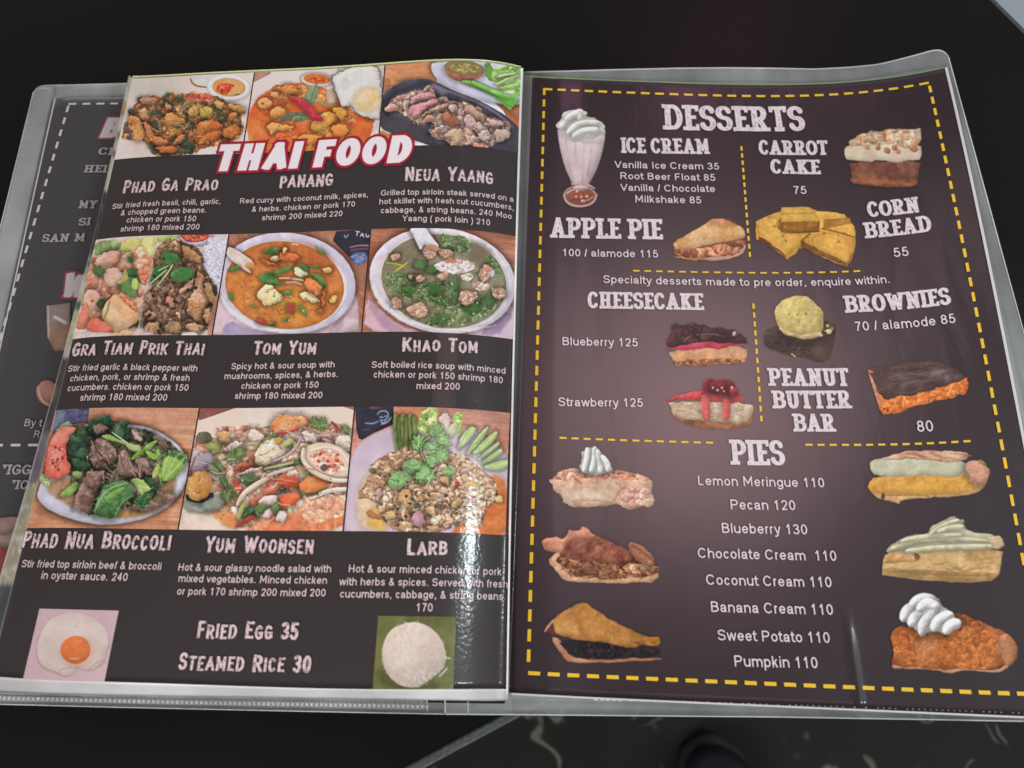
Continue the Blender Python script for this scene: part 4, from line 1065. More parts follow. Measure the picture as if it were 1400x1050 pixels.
def dish_ricesoup(a):
    a.wood([(0,20),(1420,20),(1420,1040),(0,1040)],('b06a50','bf7a5e','a46046'),8)
    a.b([(0,100),(70,60),(60,640),(0,700)],['8a5444','7a4638'],sh=0,op=.7,soft=18)
    a.b([(10,960),(40,640),(110,700),(300,880),(560,960)],['d8a8b4','e2b8c2','c898a8'],sh=.1,r=30,tex=0); a.b([(50,620),(180,820),(420,960),(220,950),(80,780)],['a8788c','b4859a'],sh=0,soft=25,op=.7)
    a.b([(900,960),(1340,700),(1400,760),(1400,1040),(900,1040)],['e0c0cc','d2b0c0'],sh=0,tex=0); a.b([(1000,960),(1320,720),(1280,860),(1160,990)],['9a7898','a888a4'],sh=0,soft=20)
    a.e(700,500,640,458,9,['e6d8e2','d8c6d4','efe4ea'],sh=.25,r=50,tex=0,dark=.05,shadow=.4)
    a.b([(80,440),(90,640),(260,820),(520,920),(900,960),(1180,880),(1100,900),(800,920),(420,850),(190,690)],['f0e4e4','eadcdf'],sh=0,soft=16,tex=0)
    a.e(712,500,566,418,10,['e8dcd4','cfc0b4'],sh=.1,r=15,tex=0)
    a.e(712,505,548,405,10,['857a60','92866a','786c54','9a8a72'],sh=.1,r=40,tex=.2,dark=.2,pf=.006)
    a.b([(980,140),(1160,260),(1080,420),(900,300),(820,220)],['6e5a48','7c6854'],soft=40,op=.8,sh=0); a.b([(240,250),(460,150),(480,330),(300,400)],['74664e','847458'],soft=40,op=.7,sh=0)
    G=['5c6a44','4e5c3a','6c7a50','7c8a5a','465436']
    a.cr([(640,90),(900,110),(980,180),(900,280),(700,230)],G,38,warp=16); a.cr([(1050,250),(1160,290),(1220,420),(1180,500),(1090,420)],G,34,warp=14)
    a.cr([(180,420),(380,440),(560,520),(760,480),(860,560),(840,740),(700,760),(560,680),(360,660),(220,560)],G,50,warp=20); a.cr([(520,900),(600,780),(860,720),(1060,610),(1200,680),(1120,800),(900,890),(700,910)],G+['7a9050'],52,warp=20)
    L=['456a34','3a5c2c','557a42']
    for p in [[(440,360),(500,320),(590,350),(560,400),(470,400)],[(560,400),(620,370),(670,400),(640,450),(580,450)],[(560,560),(640,510),(720,560),(690,620),(600,620)],[(760,500),(810,460),(850,500),(830,600),(780,600)],[(780,620),(830,590),(830,700),(790,690)],[(600,860),(660,790),(760,800),(730,890),(620,890)],[(880,740),(1000,680),(1040,740),(940,800)],[(340,560),(470,540),(460,620),(350,620)],[(1060,650),(1130,600),(1180,680),(1100,740)],[(600,640),(740,650),(760,720),(640,700)]]:
        a.b(p,L,r=26,shadow=.35,warp=12,sh=.4,hl=.05)
    a.st([(210,345),(300,355),(380,385)],16,'a8b030'); a.st([(290,420),(350,380),(400,340)],14,'b8b83a')
    M_=['b88a72','c89a80','a87660','d3a890','b4826a']
    for p in [[(510,260),(560,180),(640,200),(660,260),(590,320)],[(660,240),(740,220),(800,250),(770,300),(690,290)],[(240,680),(290,640),(350,680),(330,740),(260,730)],[(370,750),(440,700),(520,680),(570,750),(560,820),(460,820)],[(840,640),(880,590),(1010,610),(980,680),(880,720)],[(1130,580),(1200,550),(1270,600),(1230,660),(1150,650)],[(1010,440),(1080,360),(1140,390),(1110,480),(1040,520)],[(390,460),(440,440),(430,500)],[(460,470),(530,440),(540,500),(480,520)],[(640,470),(720,400),(760,440),(720,500)],[(250,270),(320,270),(330,300),(270,330)]]:
        a.b([(x,y) for x,y in p],M_,r=34,shadow=.4,warp=16,tex=.2); a.cr(p,M_,34,warp=14,gap=.3,op=.75)
    a.cr([(600,360),(720,320),(900,320),(980,350),(960,420),(820,440),(680,430)],['dccbcb','cfbcc0','e6d8d4','d4a890'],34,warp=12,gap=.25); a.cr([(850,440),(960,440),(960,500),(880,500)],['e0cf98','d8c8b0','e8dcc8'],36); a.cr([(960,500),(1100,520),(1120,580),(960,590)],['cfa898','b88c80','dcc0b4'],40)
    a.b([(700,320),(780,300),(830,330),(770,360)],['c4683c','d07c4c'],soft=12,op=.85,r=20); a.b([(1040,380),(1120,360),(1100,440)],['cf7c5c','d8907a'],soft=14,op=.7,r=20)
    a.b([(1110,410),(1160,410),(1150,470),(1120,470)],['c8b8c8','d8c8d0'],r=15)
    a.b([(400,30),(540,20),(600,110),(690,215),(600,200),(540,180),(510,250),(470,160)],['e6dce4','f0e8ec','d4c4d0'],sh=.35,r=40,tex=.03,shadow=.45,warp=3); a.b([(540,180),(640,190),(690,220),(640,250),(560,230)],['b87c5c','c89070'],r=20,warp=10)
    a.dots([(200,400),(600,500),(1180,500),(1150,780),(700,900),(300,700)],50,['c8c898','b0a878','e0dcc0','8c9a58'],5,9,seed=5,sh=0); a.e(875,888,18,15,0,'c8a878'); a.e(790,845,9,9,0,'e8e8d0')
    a.strands([(600,580),(780,580),(780,720),(620,720)],12,['6a8a50','7a9a5c','3a5028'],8,80,20,60)

def dish_broccoli(a):
    a.wood([(0,20),(1420,20),(1420,1040),(0,1040)],('cf8a64','c67e58','d89a74'),2)
    a.b([(540,20),(1400,20),(1380,200),(900,180),(560,140)],['cd8a74','c27e68'],sh=0,op=.5,soft=30); a.b([(150,820),(700,980),(500,1000),(100,900)],['8a5540','97614a'],sh=0,soft=30,op=.6)
    a.b([(280,40),(540,30),(525,160),(330,190),(240,260)],['4a4468','5a5478','3a3654'],sh=.1,r=30,tex=.5,tf=.05,warp=0,it=0); a.b([(260,60),(360,50),(330,180),(230,240)],['8a9aa8','6a7a88'],soft=25,op=.6,sh=0)
    a.b([(120,780),(130,680),(330,260),(520,160),(800,170),(1040,200),(1230,320),(1330,450),(1320,620),(1220,800),(1000,930),(700,985),(480,960),(240,880)],['d6d0e2','cac4d8','e0dce8'],sh=.25,r=40,tex=0,warp=2,shadow=.4,it=3)
    a.b([(180,690),(250,600),(400,600),(1200,560),(1240,640),(1180,800),(1000,900),(800,920),(560,900),(330,810)],['b48a68','a87c58','c49c78'],sh=0,soft=26,tex=.1,r=30)
    a.b([(700,900),(820,840),(1000,880),(860,930)],['c8945a','b8844c'],sh=0,soft=14)
    a.b([(150,560),(230,600),(230,660),(180,680),(140,640)],['b8c890','98b070','d0dcb0'],r=25,tex=.4); a.b([(250,230),(340,150),(420,180),(400,220),(300,260)],['b4c08c','9cb078'],r=25,tex=.3)
    a.cr([(230,300),(540,150),(860,180),(1160,300),(1300,420),(1240,560),(1130,640),(1080,760),(880,860),(600,900),(440,860),(400,600),(260,560)],['3a4a36','7a5a50','5c6a44','8c6a5e','2c3c2c','9aa070','6c4e46'],70,warp=24,gap=.6)
    D=['2f4634','3a5a3c','26382c','486a48']
    for p in [[(350,240),(520,190),(540,420),(520,520),(390,500),(370,350)],[(520,230),(540,130),(690,100),(730,150),(700,230),(600,260)],[(690,220),(830,120),(870,290),(780,310),(720,280)],[(390,440),(540,470),(560,540),(420,540)],[(960,580),(1060,600),(1080,720),(990,720)],[(870,800),(1040,720),(1000,840),(900,850)],[(960,210),(1060,250),(1000,250)],[(980,260),(1040,250),(1050,330),(980,330)]]:
        a.b(p,D,r=45,shadow=.35,warp=16,sh=.45,hl=.06,tex=.3)
    a.b([(180,560),(210,330),(300,200),(400,190),(440,210),(360,280),(350,440),(390,500),(380,570),(280,615),(200,600)],['e8705c','dd5f50','f08a78'],sh=.25,r=35,shadow=.35,warp=6,tex=.15); a.b([(240,380),(300,330),(340,400),(320,480),(250,500),(230,440)],['ef9a88','e88474'],soft=16,op=.8,r=20); a.dots([(215,360),(330,330),(340,540),(230,560)],12,['c0483c','b03a34'],9,17); a.dots([(230,380),(330,360),(330,520),(240,530)],8,['f4b8a0','f0c0a8'],6,11,seed=9)
    a.b([(285,750),(420,630),(460,640),(450,700),(350,760)],['7aa04a','8fb45c','689040'],r=25,shadow=.3); a.b([(390,560),(470,540),(490,590),(420,610)],['7a9a50','90ac64'],r=20,shadow=.2)
    B=['8c6a5e','7a5a50','a07e70','6c4e46']
    for p in [[(560,210),(620,160),(690,200),(660,250),(590,250)],[(870,180),(960,260),(960,310),(880,290)],[(1030,270),(1100,280),(1170,340),(1140,380),(1080,340)],[(530,420),(560,360),(600,300),(640,420),(680,500),(640,560),(560,500)],[(570,290),(650,290),(740,350),(760,420),(740,500),(660,480),(620,400)],[(760,470),(800,360),(870,440),(960,540),(950,600),(830,610),(760,570)],[(880,450),(960,420),(1020,500),(1030,590),(960,560)],[(400,850),(500,560),(660,560),(670,620),(580,740),(560,870),(470,880)],[(500,560),(590,540),(680,560),(600,700),(540,680)],[(1060,680),(1130,720),(1250,730),(1180,800),(1090,760)],[(840,850),(980,770),(1140,810),(1000,870)]]:
        a.b(p,B,r=55,shadow=.4,warp=16,sh=.5,tex=.35,tf=.022,hl=.06)
    a.strands([(560,330),(900,420),(940,560),(560,700),(440,840)],30,['6a4c44','a88678','b8968a'],9,90,55,35,curl=.2,sh=.1)
    a.b([(620,260),(680,250),(760,290),(870,330),(860,380),(800,330),(690,300)],['a8c068','8cb050','bccc80'],r=20,shadow=.3); a.b([(860,220),(900,220),(970,310),(930,310)],['c8a89c','d4b8ac'],r=15)
    G=['7ca83e','93bc52','6a9636','a8c86a']
    a.b([(870,450),(900,410),(1060,300),(1090,310),(1000,390),(890,460)],G,r=22,shadow=.3); a.b([(970,400),(1020,380),(1100,440),(1070,480)],G,r=22,shadow=.3); a.b([(1080,360),(1110,420),(1080,440),(1060,390)],G,r=15)
    a.b([(830,330),(940,340),(950,400),(860,390)],['c8c890','b0bc70'],r=20)
    a.b([(1110,500),(1150,430),(1300,400),(1320,470),(1270,560),(1150,640),(1110,620)],['9ab858','88ac48','b4cc78'],r=40,shadow=.35,sh=.3,warp=10); a.cr([(1090,450),(1150,390),(1310,390),(1320,480),(1290,500),(1230,430),(1150,440)],['3a5a34','4c7040','2c4a2a','5c8048'],26,warp=14)
    for p in [[(1150,620),(1190,520),(1230,440)],[(1150,600),(1240,520),(1290,450)],[(1130,560),(1150,480),(1170,430)]]: a.st(p,18,['bcd486','a8c66c'],op=.8)
    a.b([(1080,560),(1110,500),(1110,640),(1100,660)],G,r=15); a.b([(1030,600),(1070,500),(1100,500),(1090,600)],['b8c068','9cb050'],r=15)
    a.b([(850,630),(900,590),(960,620),(1040,690),(1000,710),(940,740),(920,680)],['a0bc58','b8cc70','88a848'],r=25,shadow=.35,warp=10); a.cr([(880,760),(960,730),(1040,720),(1080,640),(1010,820),(980,850),(900,830)],['2c4a2e','3c5c38','486c40'],28,warp=12); a.st([(920,660),(980,680),(1030,690)],10,'d0dc98'); a.st([(910,660),(950,700),(960,740)],10,'d0dc98')
    a.b([(560,890),(620,700),(700,640),(830,620),(900,680),(890,760),(800,830),(740,930),(640,930)],['44703c','547f48','3a6034','678f54'],r=60,shadow=.4,sh=.4,hl=.12,warp=12,tex=.3); a.st([(580,870),(660,700),(840,640)],11,'a8cc88',op=.8); a.st([(740,920),(790,800),(880,740)],10,'8ab870',op=.7); a.b([(660,780),(720,700),(840,660),(780,740),(700,780)],['7aac50','8cbc5c'],r=25,op=.8); a.st([(700,790),(740,860)],7,'2c5a2a',op=.6)
    a.st([(720,240),(790,290),(850,330)],9,'d8e4d0'); a.st([(790,150),(740,270)],7,'7aa080',op=.7)
    a.b([(870,690),(910,680),(920,720),(890,730)],'6a6070',r=15)
    a.dots([(500,200),(1200,300),(1200,700),(500,700)],26,['e8d0c0','f0e0d0','c8a090'],4,7,seed=5,sh=0)

def dish_noodle(a):
    a.b([(0,0),(1420,0),(1420,1020),(0,1020)],['e8cfbc','ecd6c6','e4c8b4'],sh=0,tex=0,dark=0,warp=0,it=0,pf=.003)
    a.b([(170,40),(440,30),(500,30),(180,140)],['8a5248','7c463e'],sh=0,warp=0,it=0); a.b([(1240,20),(1400,10),(1400,70)],['a86a58','9a5c4c'],sh=0,warp=0)
    pile=[(150,240),(540,185),(720,170),(800,95),(1000,110),(1160,140),(1200,150),(1360,200),(1360,980),(560,980),(260,900),(60,780),(100,500)]
    a.cr(pile,['e0a88c','d48c70','e8c0a8','989868','c88064','ecccb4','b87058','e4b094'],80,warp=30,gap=.35)
    a.b([(60,800),(260,840),(400,900),(460,980),(30,1000)],['e8cdb8','efd8c8'],sh=0,soft=12); a.b([(260,850),(420,830),(480,900),(470,980),(400,960)],['e88850','f09a5c'],soft=22,sh=0)
    a.b([(560,980),(620,900),(900,860),(1000,760),(1320,720),(1320,1000),(560,1000)],['ea8458','e27448','f09870'],sh=.1,r=40,tex=.2,soft=20)
    a.cr([(940,800),(1080,740),(1300,720),(1310,860),(1100,920),(960,880)],['e8a07c','dd8a64','f0b494','e29070'],50,stretch=2,ang=20,gap=.15); a.strands([(950,780),(1310,740),(1310,900),(1000,920)],26,['f4c8ac','eeb898','e89870'],7,150,60,40)
    a.b([(150,240),(260,215),(300,300),(160,330)],['7a6a58','8c7c60','5c5444'],r=40,tex=.3); a.b([(210,330),(380,290),(350,380),(260,380)],['8a9050','a0a058','70783f'],r=30,shadow=.2)
    a.b([(110,540),(160,420),(250,380),(300,440),(270,530),(170,560)],['8a7c8c','a494a4','746878'],r=45,shadow=.3,hl=.06); a.b([(130,380),(170,340),(200,370),(130,440)],['c8c0c4','b0a8ac'],r=20)
    a.b([(60,790),(80,760),(360,700),(385,760),(330,820),(220,850),(120,830)],['8a8c80','a0a090','70746c'],r=25,shadow=.4); a.b([(70,700),(100,760),(200,780),(300,720),(280,680)],['2e2a2c','403838'],r=20)
    a.b([(80,690),(95,590),(150,530),(240,530),(285,590),(270,700),(200,755),(110,745)],['d0914c','c48440','daa05c'],r=60,shadow=.35,hl=.06); a.e(175,680,26,20,0,'b87a3a',soft=8); a.st([(180,545),(185,600),(178,640)],8,'b0743a',op=.7)
    O=['ead2c4','e2c4b4','f2e0d4','d8b4a4']
    for p,c in [([(540,250),(600,190),(680,240),(660,300),(580,300)],O),([(370,360),(430,300),(520,300),(500,380),(400,390)],O),([(310,250),(400,215),(440,240),(400,310),(340,290)],['e0a878','d09060']),
      ([(720,190),(780,90),(900,95),(1000,110),(1020,170),(960,200),(850,240),(760,245)],['e8905c','f0a470','dd7c48']),([(600,420),(640,330),(760,270),(860,290),(850,380),(780,440),(660,490),(605,470)],['f0d8bc','e8c4a4','f4e4cc']),
      ([(950,240),(980,210),(1050,230),(1100,320),(1060,330)],O),([(1110,280),(1190,280),(1220,320),(1160,330)],['e8d4d8','d8bcc4']),([(1200,310),(1270,240),(1350,250),(1340,380),(1260,370)],['ecd0b4','f0dcc4']),
      ([(440,500),(560,450),(620,470),(560,520),(470,530)],['c8604a','b8503c']),([(470,540),(640,490),(680,510),(500,570)],['ecd4bc','e0c0a4'])]:
        a.b(p,c,sh=.4,r=42,shadow=.35,tex=.25,warp=14,hl=.04)
    a.b([(760,240),(860,220),(950,190),(960,210),(820,250)],['c84c44','b83c38'],r=14); a.e(790,290,28,26,0,['e8a054','d88c3c'],shadow=.3,r=18); a.b([(800,330),(880,270),(910,290),(880,330),(820,350)],['b8b070','a0a058','ccc48c'],r=20,shadow=.3); a.b([(840,340),(910,310),(890,370)],['4a5a34','5a6a40'],r=15)
    G=['6a7a48','55683a','808c58']
    for x,y,r in [(1120,170,70),(1060,150,45),(440,410,75),(500,380,50),(1300,210,45),(410,700,65),(330,500,55)]: a.cil(x,y,r,G,3,20)
    for x,y,l,wd,g in [(480,580,180,80,10),(600,790,110,90,70),(720,790,110,90,80),(500,900,150,60,-50),(560,850,130,50,-40),(700,690,180,40,-15),(820,480,180,40,-10),(660,520,200,30,-12),(340,560,110,70,60),(370,670,110,80,70),(1000,700,140,30,-5),(690,240,90,30,10),(250,470,130,50,50)]:
        a.leaf(x,y,l,wd,g,['5c7048','48603c','74855a'],rib='98a878',shadow=.3)
    a.st([(450,610),(480,660),(530,700)],40,['b83a34','c84a40'],shadow=.3,hl=.08); a.dots([(450,620),(490,620),(500,690),(455,690)],4,['f0c080','f4d090'],7,10,sh=0)
    a.b([(580,760),(640,700),(800,590),(820,650),(700,740),(600,790)],['dd6a54','e88068','cf5844'],r=40,shadow=.25); a.b([(740,575),(940,565),(960,640),(920,670),(820,650)],['d85a3c','e06a48','c84c34'],r=40,shadow=.3,hl=.05); a.strands([(760,590),(930,590),(930,640),(790,630)],8,['f09a78','b83c2c'],6,120,5,8,curl=.05)
    a.b([(940,640),(980,580),(1100,555),(1170,600),(1150,660),(1040,700),(960,680)],['ea7a44','f08c54','e06c3a'],r=45,shadow=.35,hl=.06); a.b([(785,760),(830,700),(920,680),(960,720),(920,780),(830,820)],['dd5030','e8603c','f07850'],r=45,shadow=.35,hl=.1)
    a.b([(560,760),(600,750),(640,760),(600,800)],'e06a48',r=15)
    a.b([(620,770),(680,710),(780,710),(780,760),(700,790)],['f0dcd0','e8ccc0'],r=35,shadow=.35); a.b([(660,880),(700,810),(740,830),(730,890)],['ecd0cc','f4e0dc'],r=25); a.b([(760,900),(800,820),(860,860),(820,920)],['f0d4c8','f8e4d8'],r=30,shadow=.3); a.e(740,880,22,20,0,'e05040')
    a.b([(600,800),(650,770),(700,790),(650,850),(610,850)],G,r=25,shadow=.2); a.b([(720,800),(780,770),(800,820),(760,870),(730,850)],G,r=25,shadow=.2)
    a.st([(470,790),(520,700),(600,640),(740,560)],40,['ead0b8','e0c0a4'],taper=.7,shadow=.35); a.st([(480,890),(510,800),(540,770)],34,['98984a','b0b060'],shadow=.3); a.st([(470,950),(540,900),(600,880)],32,['b03a34','8a3c30'],shadow=.3)
    a.e(1165,455,205,140,18,['f0d0b8','eabfa4'],r=45,shadow=.35,sh=.2); a.cr([(1020,380),(1150,350),(1260,380),(1310,500),(1200,560),(1080,520),(1030,440)],['ee9a80','f2b49c','e8806a','f4c8b0'],50,warp=18,gap=.2); a.st([(980,360),(970,450),(1060,540),(1200,600),(1320,600)],34,['f0dcc4','e6c8aa'],taper=.2,shadow=.35); a.st([(1040,370),(1150,340),(1270,370),(1330,470)],24,['f2e0d0','e8ccb8'],taper=.2); a.dots([(1040,390),(1270,400),(1250,500),(1100,480)],8,['d84a40','c83c3c'],10,20); a.b([(1090,490),(1160,470),(1180,520),(1120,520)],['6a4a48','5a6040'],r=12)
    a.st([(960,260),(940,320),(870,400),(760,450)],16,['c8a0ac','d8b4bc'],taper=.3,shadow=.25); a.st([(850,220),(930,260),(980,300)],13,'d0a8b4'); a.st([(1180,250),(1290,240)],10,'c898a8'); a.st([(1195,150),(1240,190),(1230,230)],22,['8a3a44','9c4a50']); a.st([(1060,260),(1120,250),(1180,260)],14,'c8a0ac')
    a.st([(1110,700),(1200,670),(1320,665)],34,['f0dccc','e8d0bc'],taper=.1,shadow=.3); a.st([(1020,740),(1120,710)],16,'f0d8c4'); a.st([(1170,640),(1250,630)],24,'d0605c')
    a.st([(700,560),(800,530),(900,500)],24,['e0c4b4','d8b8ac'],shadow=.3); a.st([(680,510),(820,480),(900,460)],20,['a0a468','b8b880'],shadow=.25)
    a.strands(pile,40,['ead0bc','d8b09c','b87c68','98985c'],8,90,-20,60,seed=7,sh=.15); a.dots(pile,40,['f4e0d0','e0604c','6a7a48'],5,10,seed=14,sh=0)

def dish_larb(a):
    a.wood([(0,20),(1400,20),(1400,1060),(0,1060)],('c9806a','d08c76','bd7460'),4)
    a.b([(390,40),(700,40),(640,200),(420,200)],['cf7c50','c47048'],sh=0,op=.6,soft=30)
    a.b([(112,30),(405,25),(403,195),(330,228),(250,262),(165,312),(140,300),(122,230)],['2b2934','353240','23222c'],sh=.1,r=30,tex=0,warp=0,it=0); a.b([(200,60),(330,50),(260,90)],['8a4a44','a85c50'],soft=10,op=.6,sh=0)
    for p in [[(280,120),(300,95),(340,90),(365,110),(360,150),(330,165),(300,160)],[(190,185),(250,190),(290,170)],[(310,195),(360,180),(385,140)],[(300,140),(325,140)],[(335,135),(352,130)],[(310,165),(312,185),(340,180),(345,160)]]: a.st(p,11,['8c94bc','a8b0d0'],sh=0,tex=0,op=.85)
    a.st([(155,235),(215,232)],8,'605c6c',op=.7,sh=0)
    a.b([(30,1000),(60,620),(90,380),(260,260),(420,210),(900,180),(1280,400),(1330,700),(1330,1060),(20,1060)],['cdb4c4','d8c0cc','c3a8ba'],sh=.15,r=50,tex=0,warp=2,pf=.003,it=3)
    a.b([(120,900),(130,700),(220,520),(330,600),(330,1000),(180,1000)],['e0b888','d8a878','e8c8a0'],sh=0,soft=45); a.b([(200,860),(300,800),(380,1000),(230,1000)],['e0a048','e8b058'],sh=0,soft=30,op=.85)
    a.b([(820,1060),(900,900),(1080,880),(1100,600),(1200,570),(1270,680),(1285,1060)],['d9682e','e07a3c','cf5c28'],sh=.1,r=30,tex=.15,soft=20); a.b([(1190,560),(1240,600),(1280,760),(1300,740),(1270,620)],['e8a868','eab880'],sh=0,soft=20)
    BN=['6c7a3c','7c8a48','5a6a32']
    for i,(x0,x1) in enumerate([(420,440),(455,470),(475,490),(505,500),(530,545),(560,590)]): a.st([(x0,130+i%2*20),(x0-5+i*3,240),(x1,390)],34,BN,taper=.15,shadow=.35)
    LT=['b8c870','a0b85c','d0d890','8ca850']
    a.cr([(580,180),(640,60),(740,60),(730,260),(640,300)],LT,50,warp=20,gap=.3); a.cr([(820,160),(900,90),(925,110),(910,200)],['b0d070','8cbc50','cfe098'],40)
    a.b([(745,110),(830,100),(835,230),(800,300),(760,240)],['e0c8b8','d8bcb0','ecdcd0'],r=30,shadow=.25); a.b([(830,200),(900,160),(880,300),(810,300)],['d0c8a8','c0c898'],r=25); a.b([(880,330),(900,180),(930,190),(925,270)],['b8bc70','a0a858'],r=20)
    for p in [[(880,390),(920,280),(990,205),(1040,230),(960,340)],[(950,420),(1010,320),(1110,205),(1125,220),(1060,340),(980,430)],[(980,440),(1080,320),(1180,240),(1195,270),(1120,380)],[(1030,470),(1110,390),(1200,320),(1210,350),(1130,420)],[(1060,500),(1130,430),(1220,370),(1230,410),(1150,470)],[(1060,520),(1200,470),(1285,460),(1285,510),(1190,550)]]:
        a.b(p,['c8d890','b4cc78','dce6b4'],r=24,sh=.3,shadow=.35,warp=3,tex=.06); a.st([p[0],p[len(p)//2]],14,['8fae58','a0bc68'],op=.6,sh=0)
    MC=['d8a884','c8946c','e4bc98','b4805e','dcae8a','9c6c50','ecc8a8','c89070']
    mound=[(130,740),(220,600),(240,480),(400,400),(540,380),(640,440),(860,400),(1000,470),(1090,560),(1170,620),(1200,760),(1110,820),(1090,920),(1000,980),(860,920),(820,1010),(420,1010),(340,920),(280,840),(260,760)]
    a.b(mound,'6a4030',sh=0,soft=10); a.cr(mound,MC,46,warp=22,gap=.65,sh=.65); 
    a.cr([(250,520),(420,420),(540,400),(540,560),(300,640),(230,740)],['b08060','c4946f','8c644e','d8a480'],38,warp=20,gap=.7,op=.8)
    for p in [[(440,700),(520,670),(550,740),(500,830),(450,790)],[(320,880),(400,830),(440,900),(360,930)],[(620,720),(740,700),(770,740),(640,760)],[(830,800),(900,740),(920,800),(870,840)],[(900,800),(1020,780),(1000,830),(920,820)],[(640,830),(710,810),(720,880),(660,880)],[(740,590),(820,580),(830,650),(760,640)],[(940,930),(1060,900),(1060,960),(960,980)],[(640,980),(700,950),(760,980),(720,1010)]]:
        a.b(p,['dcae7c','cf9c68','e8c090'],r=30,shadow=.4,warp=14,tex=.3)
    a.b([(540,900),(580,840),(650,870),(650,930),(600,970),(550,950)],['b88090','c8949e','a8707e'],r=45,shadow=.4,hl=.1); a.b([(265,690),(300,670),(320,700),(305,745),(270,740)],['c0909a','cfa4a8'],r=25,shadow=.3); a.b([(910,540),(980,520),(980,560),(930,560)],['b8847c','c8988e'],r=18)
    a.b([(180,870),(220,835),(330,900),(300,920),(220,900)],['a86a44','b87a50'],r=18); a.b([(125,750),(160,720),(200,740),(150,760)],['a06440','b07448'],r=12); a.b([(1170,740),(1230,730),(1230,785),(1180,780)],['ecb868','f4cc88'],r=20,shadow=.3)
    a.dots([(280,520),(1090,600),(1060,900),(400,980)],34,['4a3828','55503a','5c4030'],9,18,seed=6); a.dots([(600,640),(1060,600),(1080,760),(600,800)],5,['c83c34','d04a3c'],9,14,seed=2); a.b([(940,640),(1010,620),(1020,660),(960,670)],['d89a44','e0b058'],r=15); a.e(940,652,10,12,0,'9cbc58'); a.st([(1030,630),(1055,690)],15,['8ca858','a8bc70']); a.e(890,648,14,22,0,'c03430')
    for x,y,r in [(250,545,32),(760,815,38),(585,805,34),(300,790,28),(880,950,26)]: a.e(x,y,r,r*.7,20,['4a4a38','3c4030'],soft=12,op=.8,warp=0)
    C_=['86b268','98c07c','6f9c56','a9cc90']
    for p in [[(360,600),(480,540),(560,560),(520,620),(420,690),(350,640)],[(470,500),(540,450),(620,490),(700,500),(640,560),(540,560),(480,540)],[(570,570),(650,520),(720,560),(700,620),(620,640),(570,620)],[(540,310),(600,270),(650,330),(560,380)],[(690,230),(740,200),(760,280),(700,290)]]: a.b(p,C_,r=35,shadow=.35,warp=16,sh=.35)
    for x,y,r,ro in [(600,340,75,10),(730,250,70,60),(770,330,80,40),(760,430,75,20),(690,370,60,80),(640,570,80,30),(430,610,75,10),(820,550,52,50),(560,500,60,15),(690,470,55,70)]: a.cil(x,y,r,C_,5,ro)
    a.st([(640,470),(605,400),(620,330),(680,290)],11,['7c9a5c','a0b87c'],shadow=.4,taper=0); a.st([(520,620),(620,560),(760,440)],10,'8cc070',op=.7); a.st([(660,660),(700,560),(730,520)],11,'98c880')

def dish_egg(a):
    a.b([(0,0),(800,0),(800,900),(0,900)],['cba8b0','c7a4a8','d0b0b2'],sh=0,tex=0,dark=0,warp=0,it=0,pf=.003)
    wh=[(190,430),(200,350),(250,270),(330,225),(450,225),(560,290),(590,380),(560,450),(560,490),(490,540),(440,530),(410,520),(380,560),(340,570),(300,545),(240,530),(200,490)]
    a.b(wh,['ab8c8c'],sh=0,tex=0,soft=5,warp=2,op=.75,it=3)
    a.b([(x+(395-x)*.02,y+(380-y)*.02-4) for x,y in wh],['d4bcb2','cfb5ae','dcc6bc'],sh=.1,r=40,tex=.05,dark=.04,warp=2,it=3,pf=.006)
    a.st([(410,260),(420,290),(390,300)],5,'bfa298',sh=0,op=.6); a.st([(310,545),(330,520),(400,515),(440,500)],6,'b0948e',sh=0,op=.7); a.st([(470,530),(510,490),(560,470)],6,'b0948e',sh=0,op=.7); a.st([(240,300),(215,380),(225,460)],6,'e2d0c8',sh=0,op=.6)
    a.e(408,435,92,82,-10,'d8a890',sh=0,soft=16,op=.6); a.e(402,422,80,75,-8,['dc6a38','e27840','d66434'],sh=.2,r=60,tex=.02,dark=.08,pf=.004); a.st([(370,465),(395,470),(420,465)],7,'f8c8a8',sh=0,op=.7)

def dish_rice(a):
    a.b([(560,150),(1200,150),(1200,720),(560,720)],['5f6034','6d6c3c','585a2e'],sh=.05,tex=.06,dark=0,warp=0,it=0,pf=.004)
    for k in range(9): a.st([(560+k*75,720),(640+k*75,150)],9,'747444',sh=0,op=.3,tex=0)
    a.b([(640,500),(720,480),(980,560),(940,620),(800,620),(660,580)],['3c3a20','454226'],sh=0,soft=22,op=.6)
    rice=[(668,440),(678,360),(718,290),(790,262),(850,258),(930,290),(980,360),(994,430),(990,480),(940,530),(880,575),(820,592),(760,577),(700,532)]
    a.b(rice,['dcc4b4','d8beae','e2cec0'],sh=.25,r=150,tex=.05,dark=.08,warp=3,it=2,pf=.005)
    a.strands(rice,300,['e8d8cc','cdb0a0','e2ccbe','d6bcae'],4,20,0,90,seed=5,sh=0,op=.6); a.strands([(700,510),(970,490),(900,575),(760,575)],70,['e8d8cc','c4a696'],5,24,60,50,seed=4,sh=0,op=.6); a.st([(985,440),(1016,442)],7,'e0ccc0',sh=0); a.st([(960,535),(1000,492)],7,'e0ccc0',sh=0)
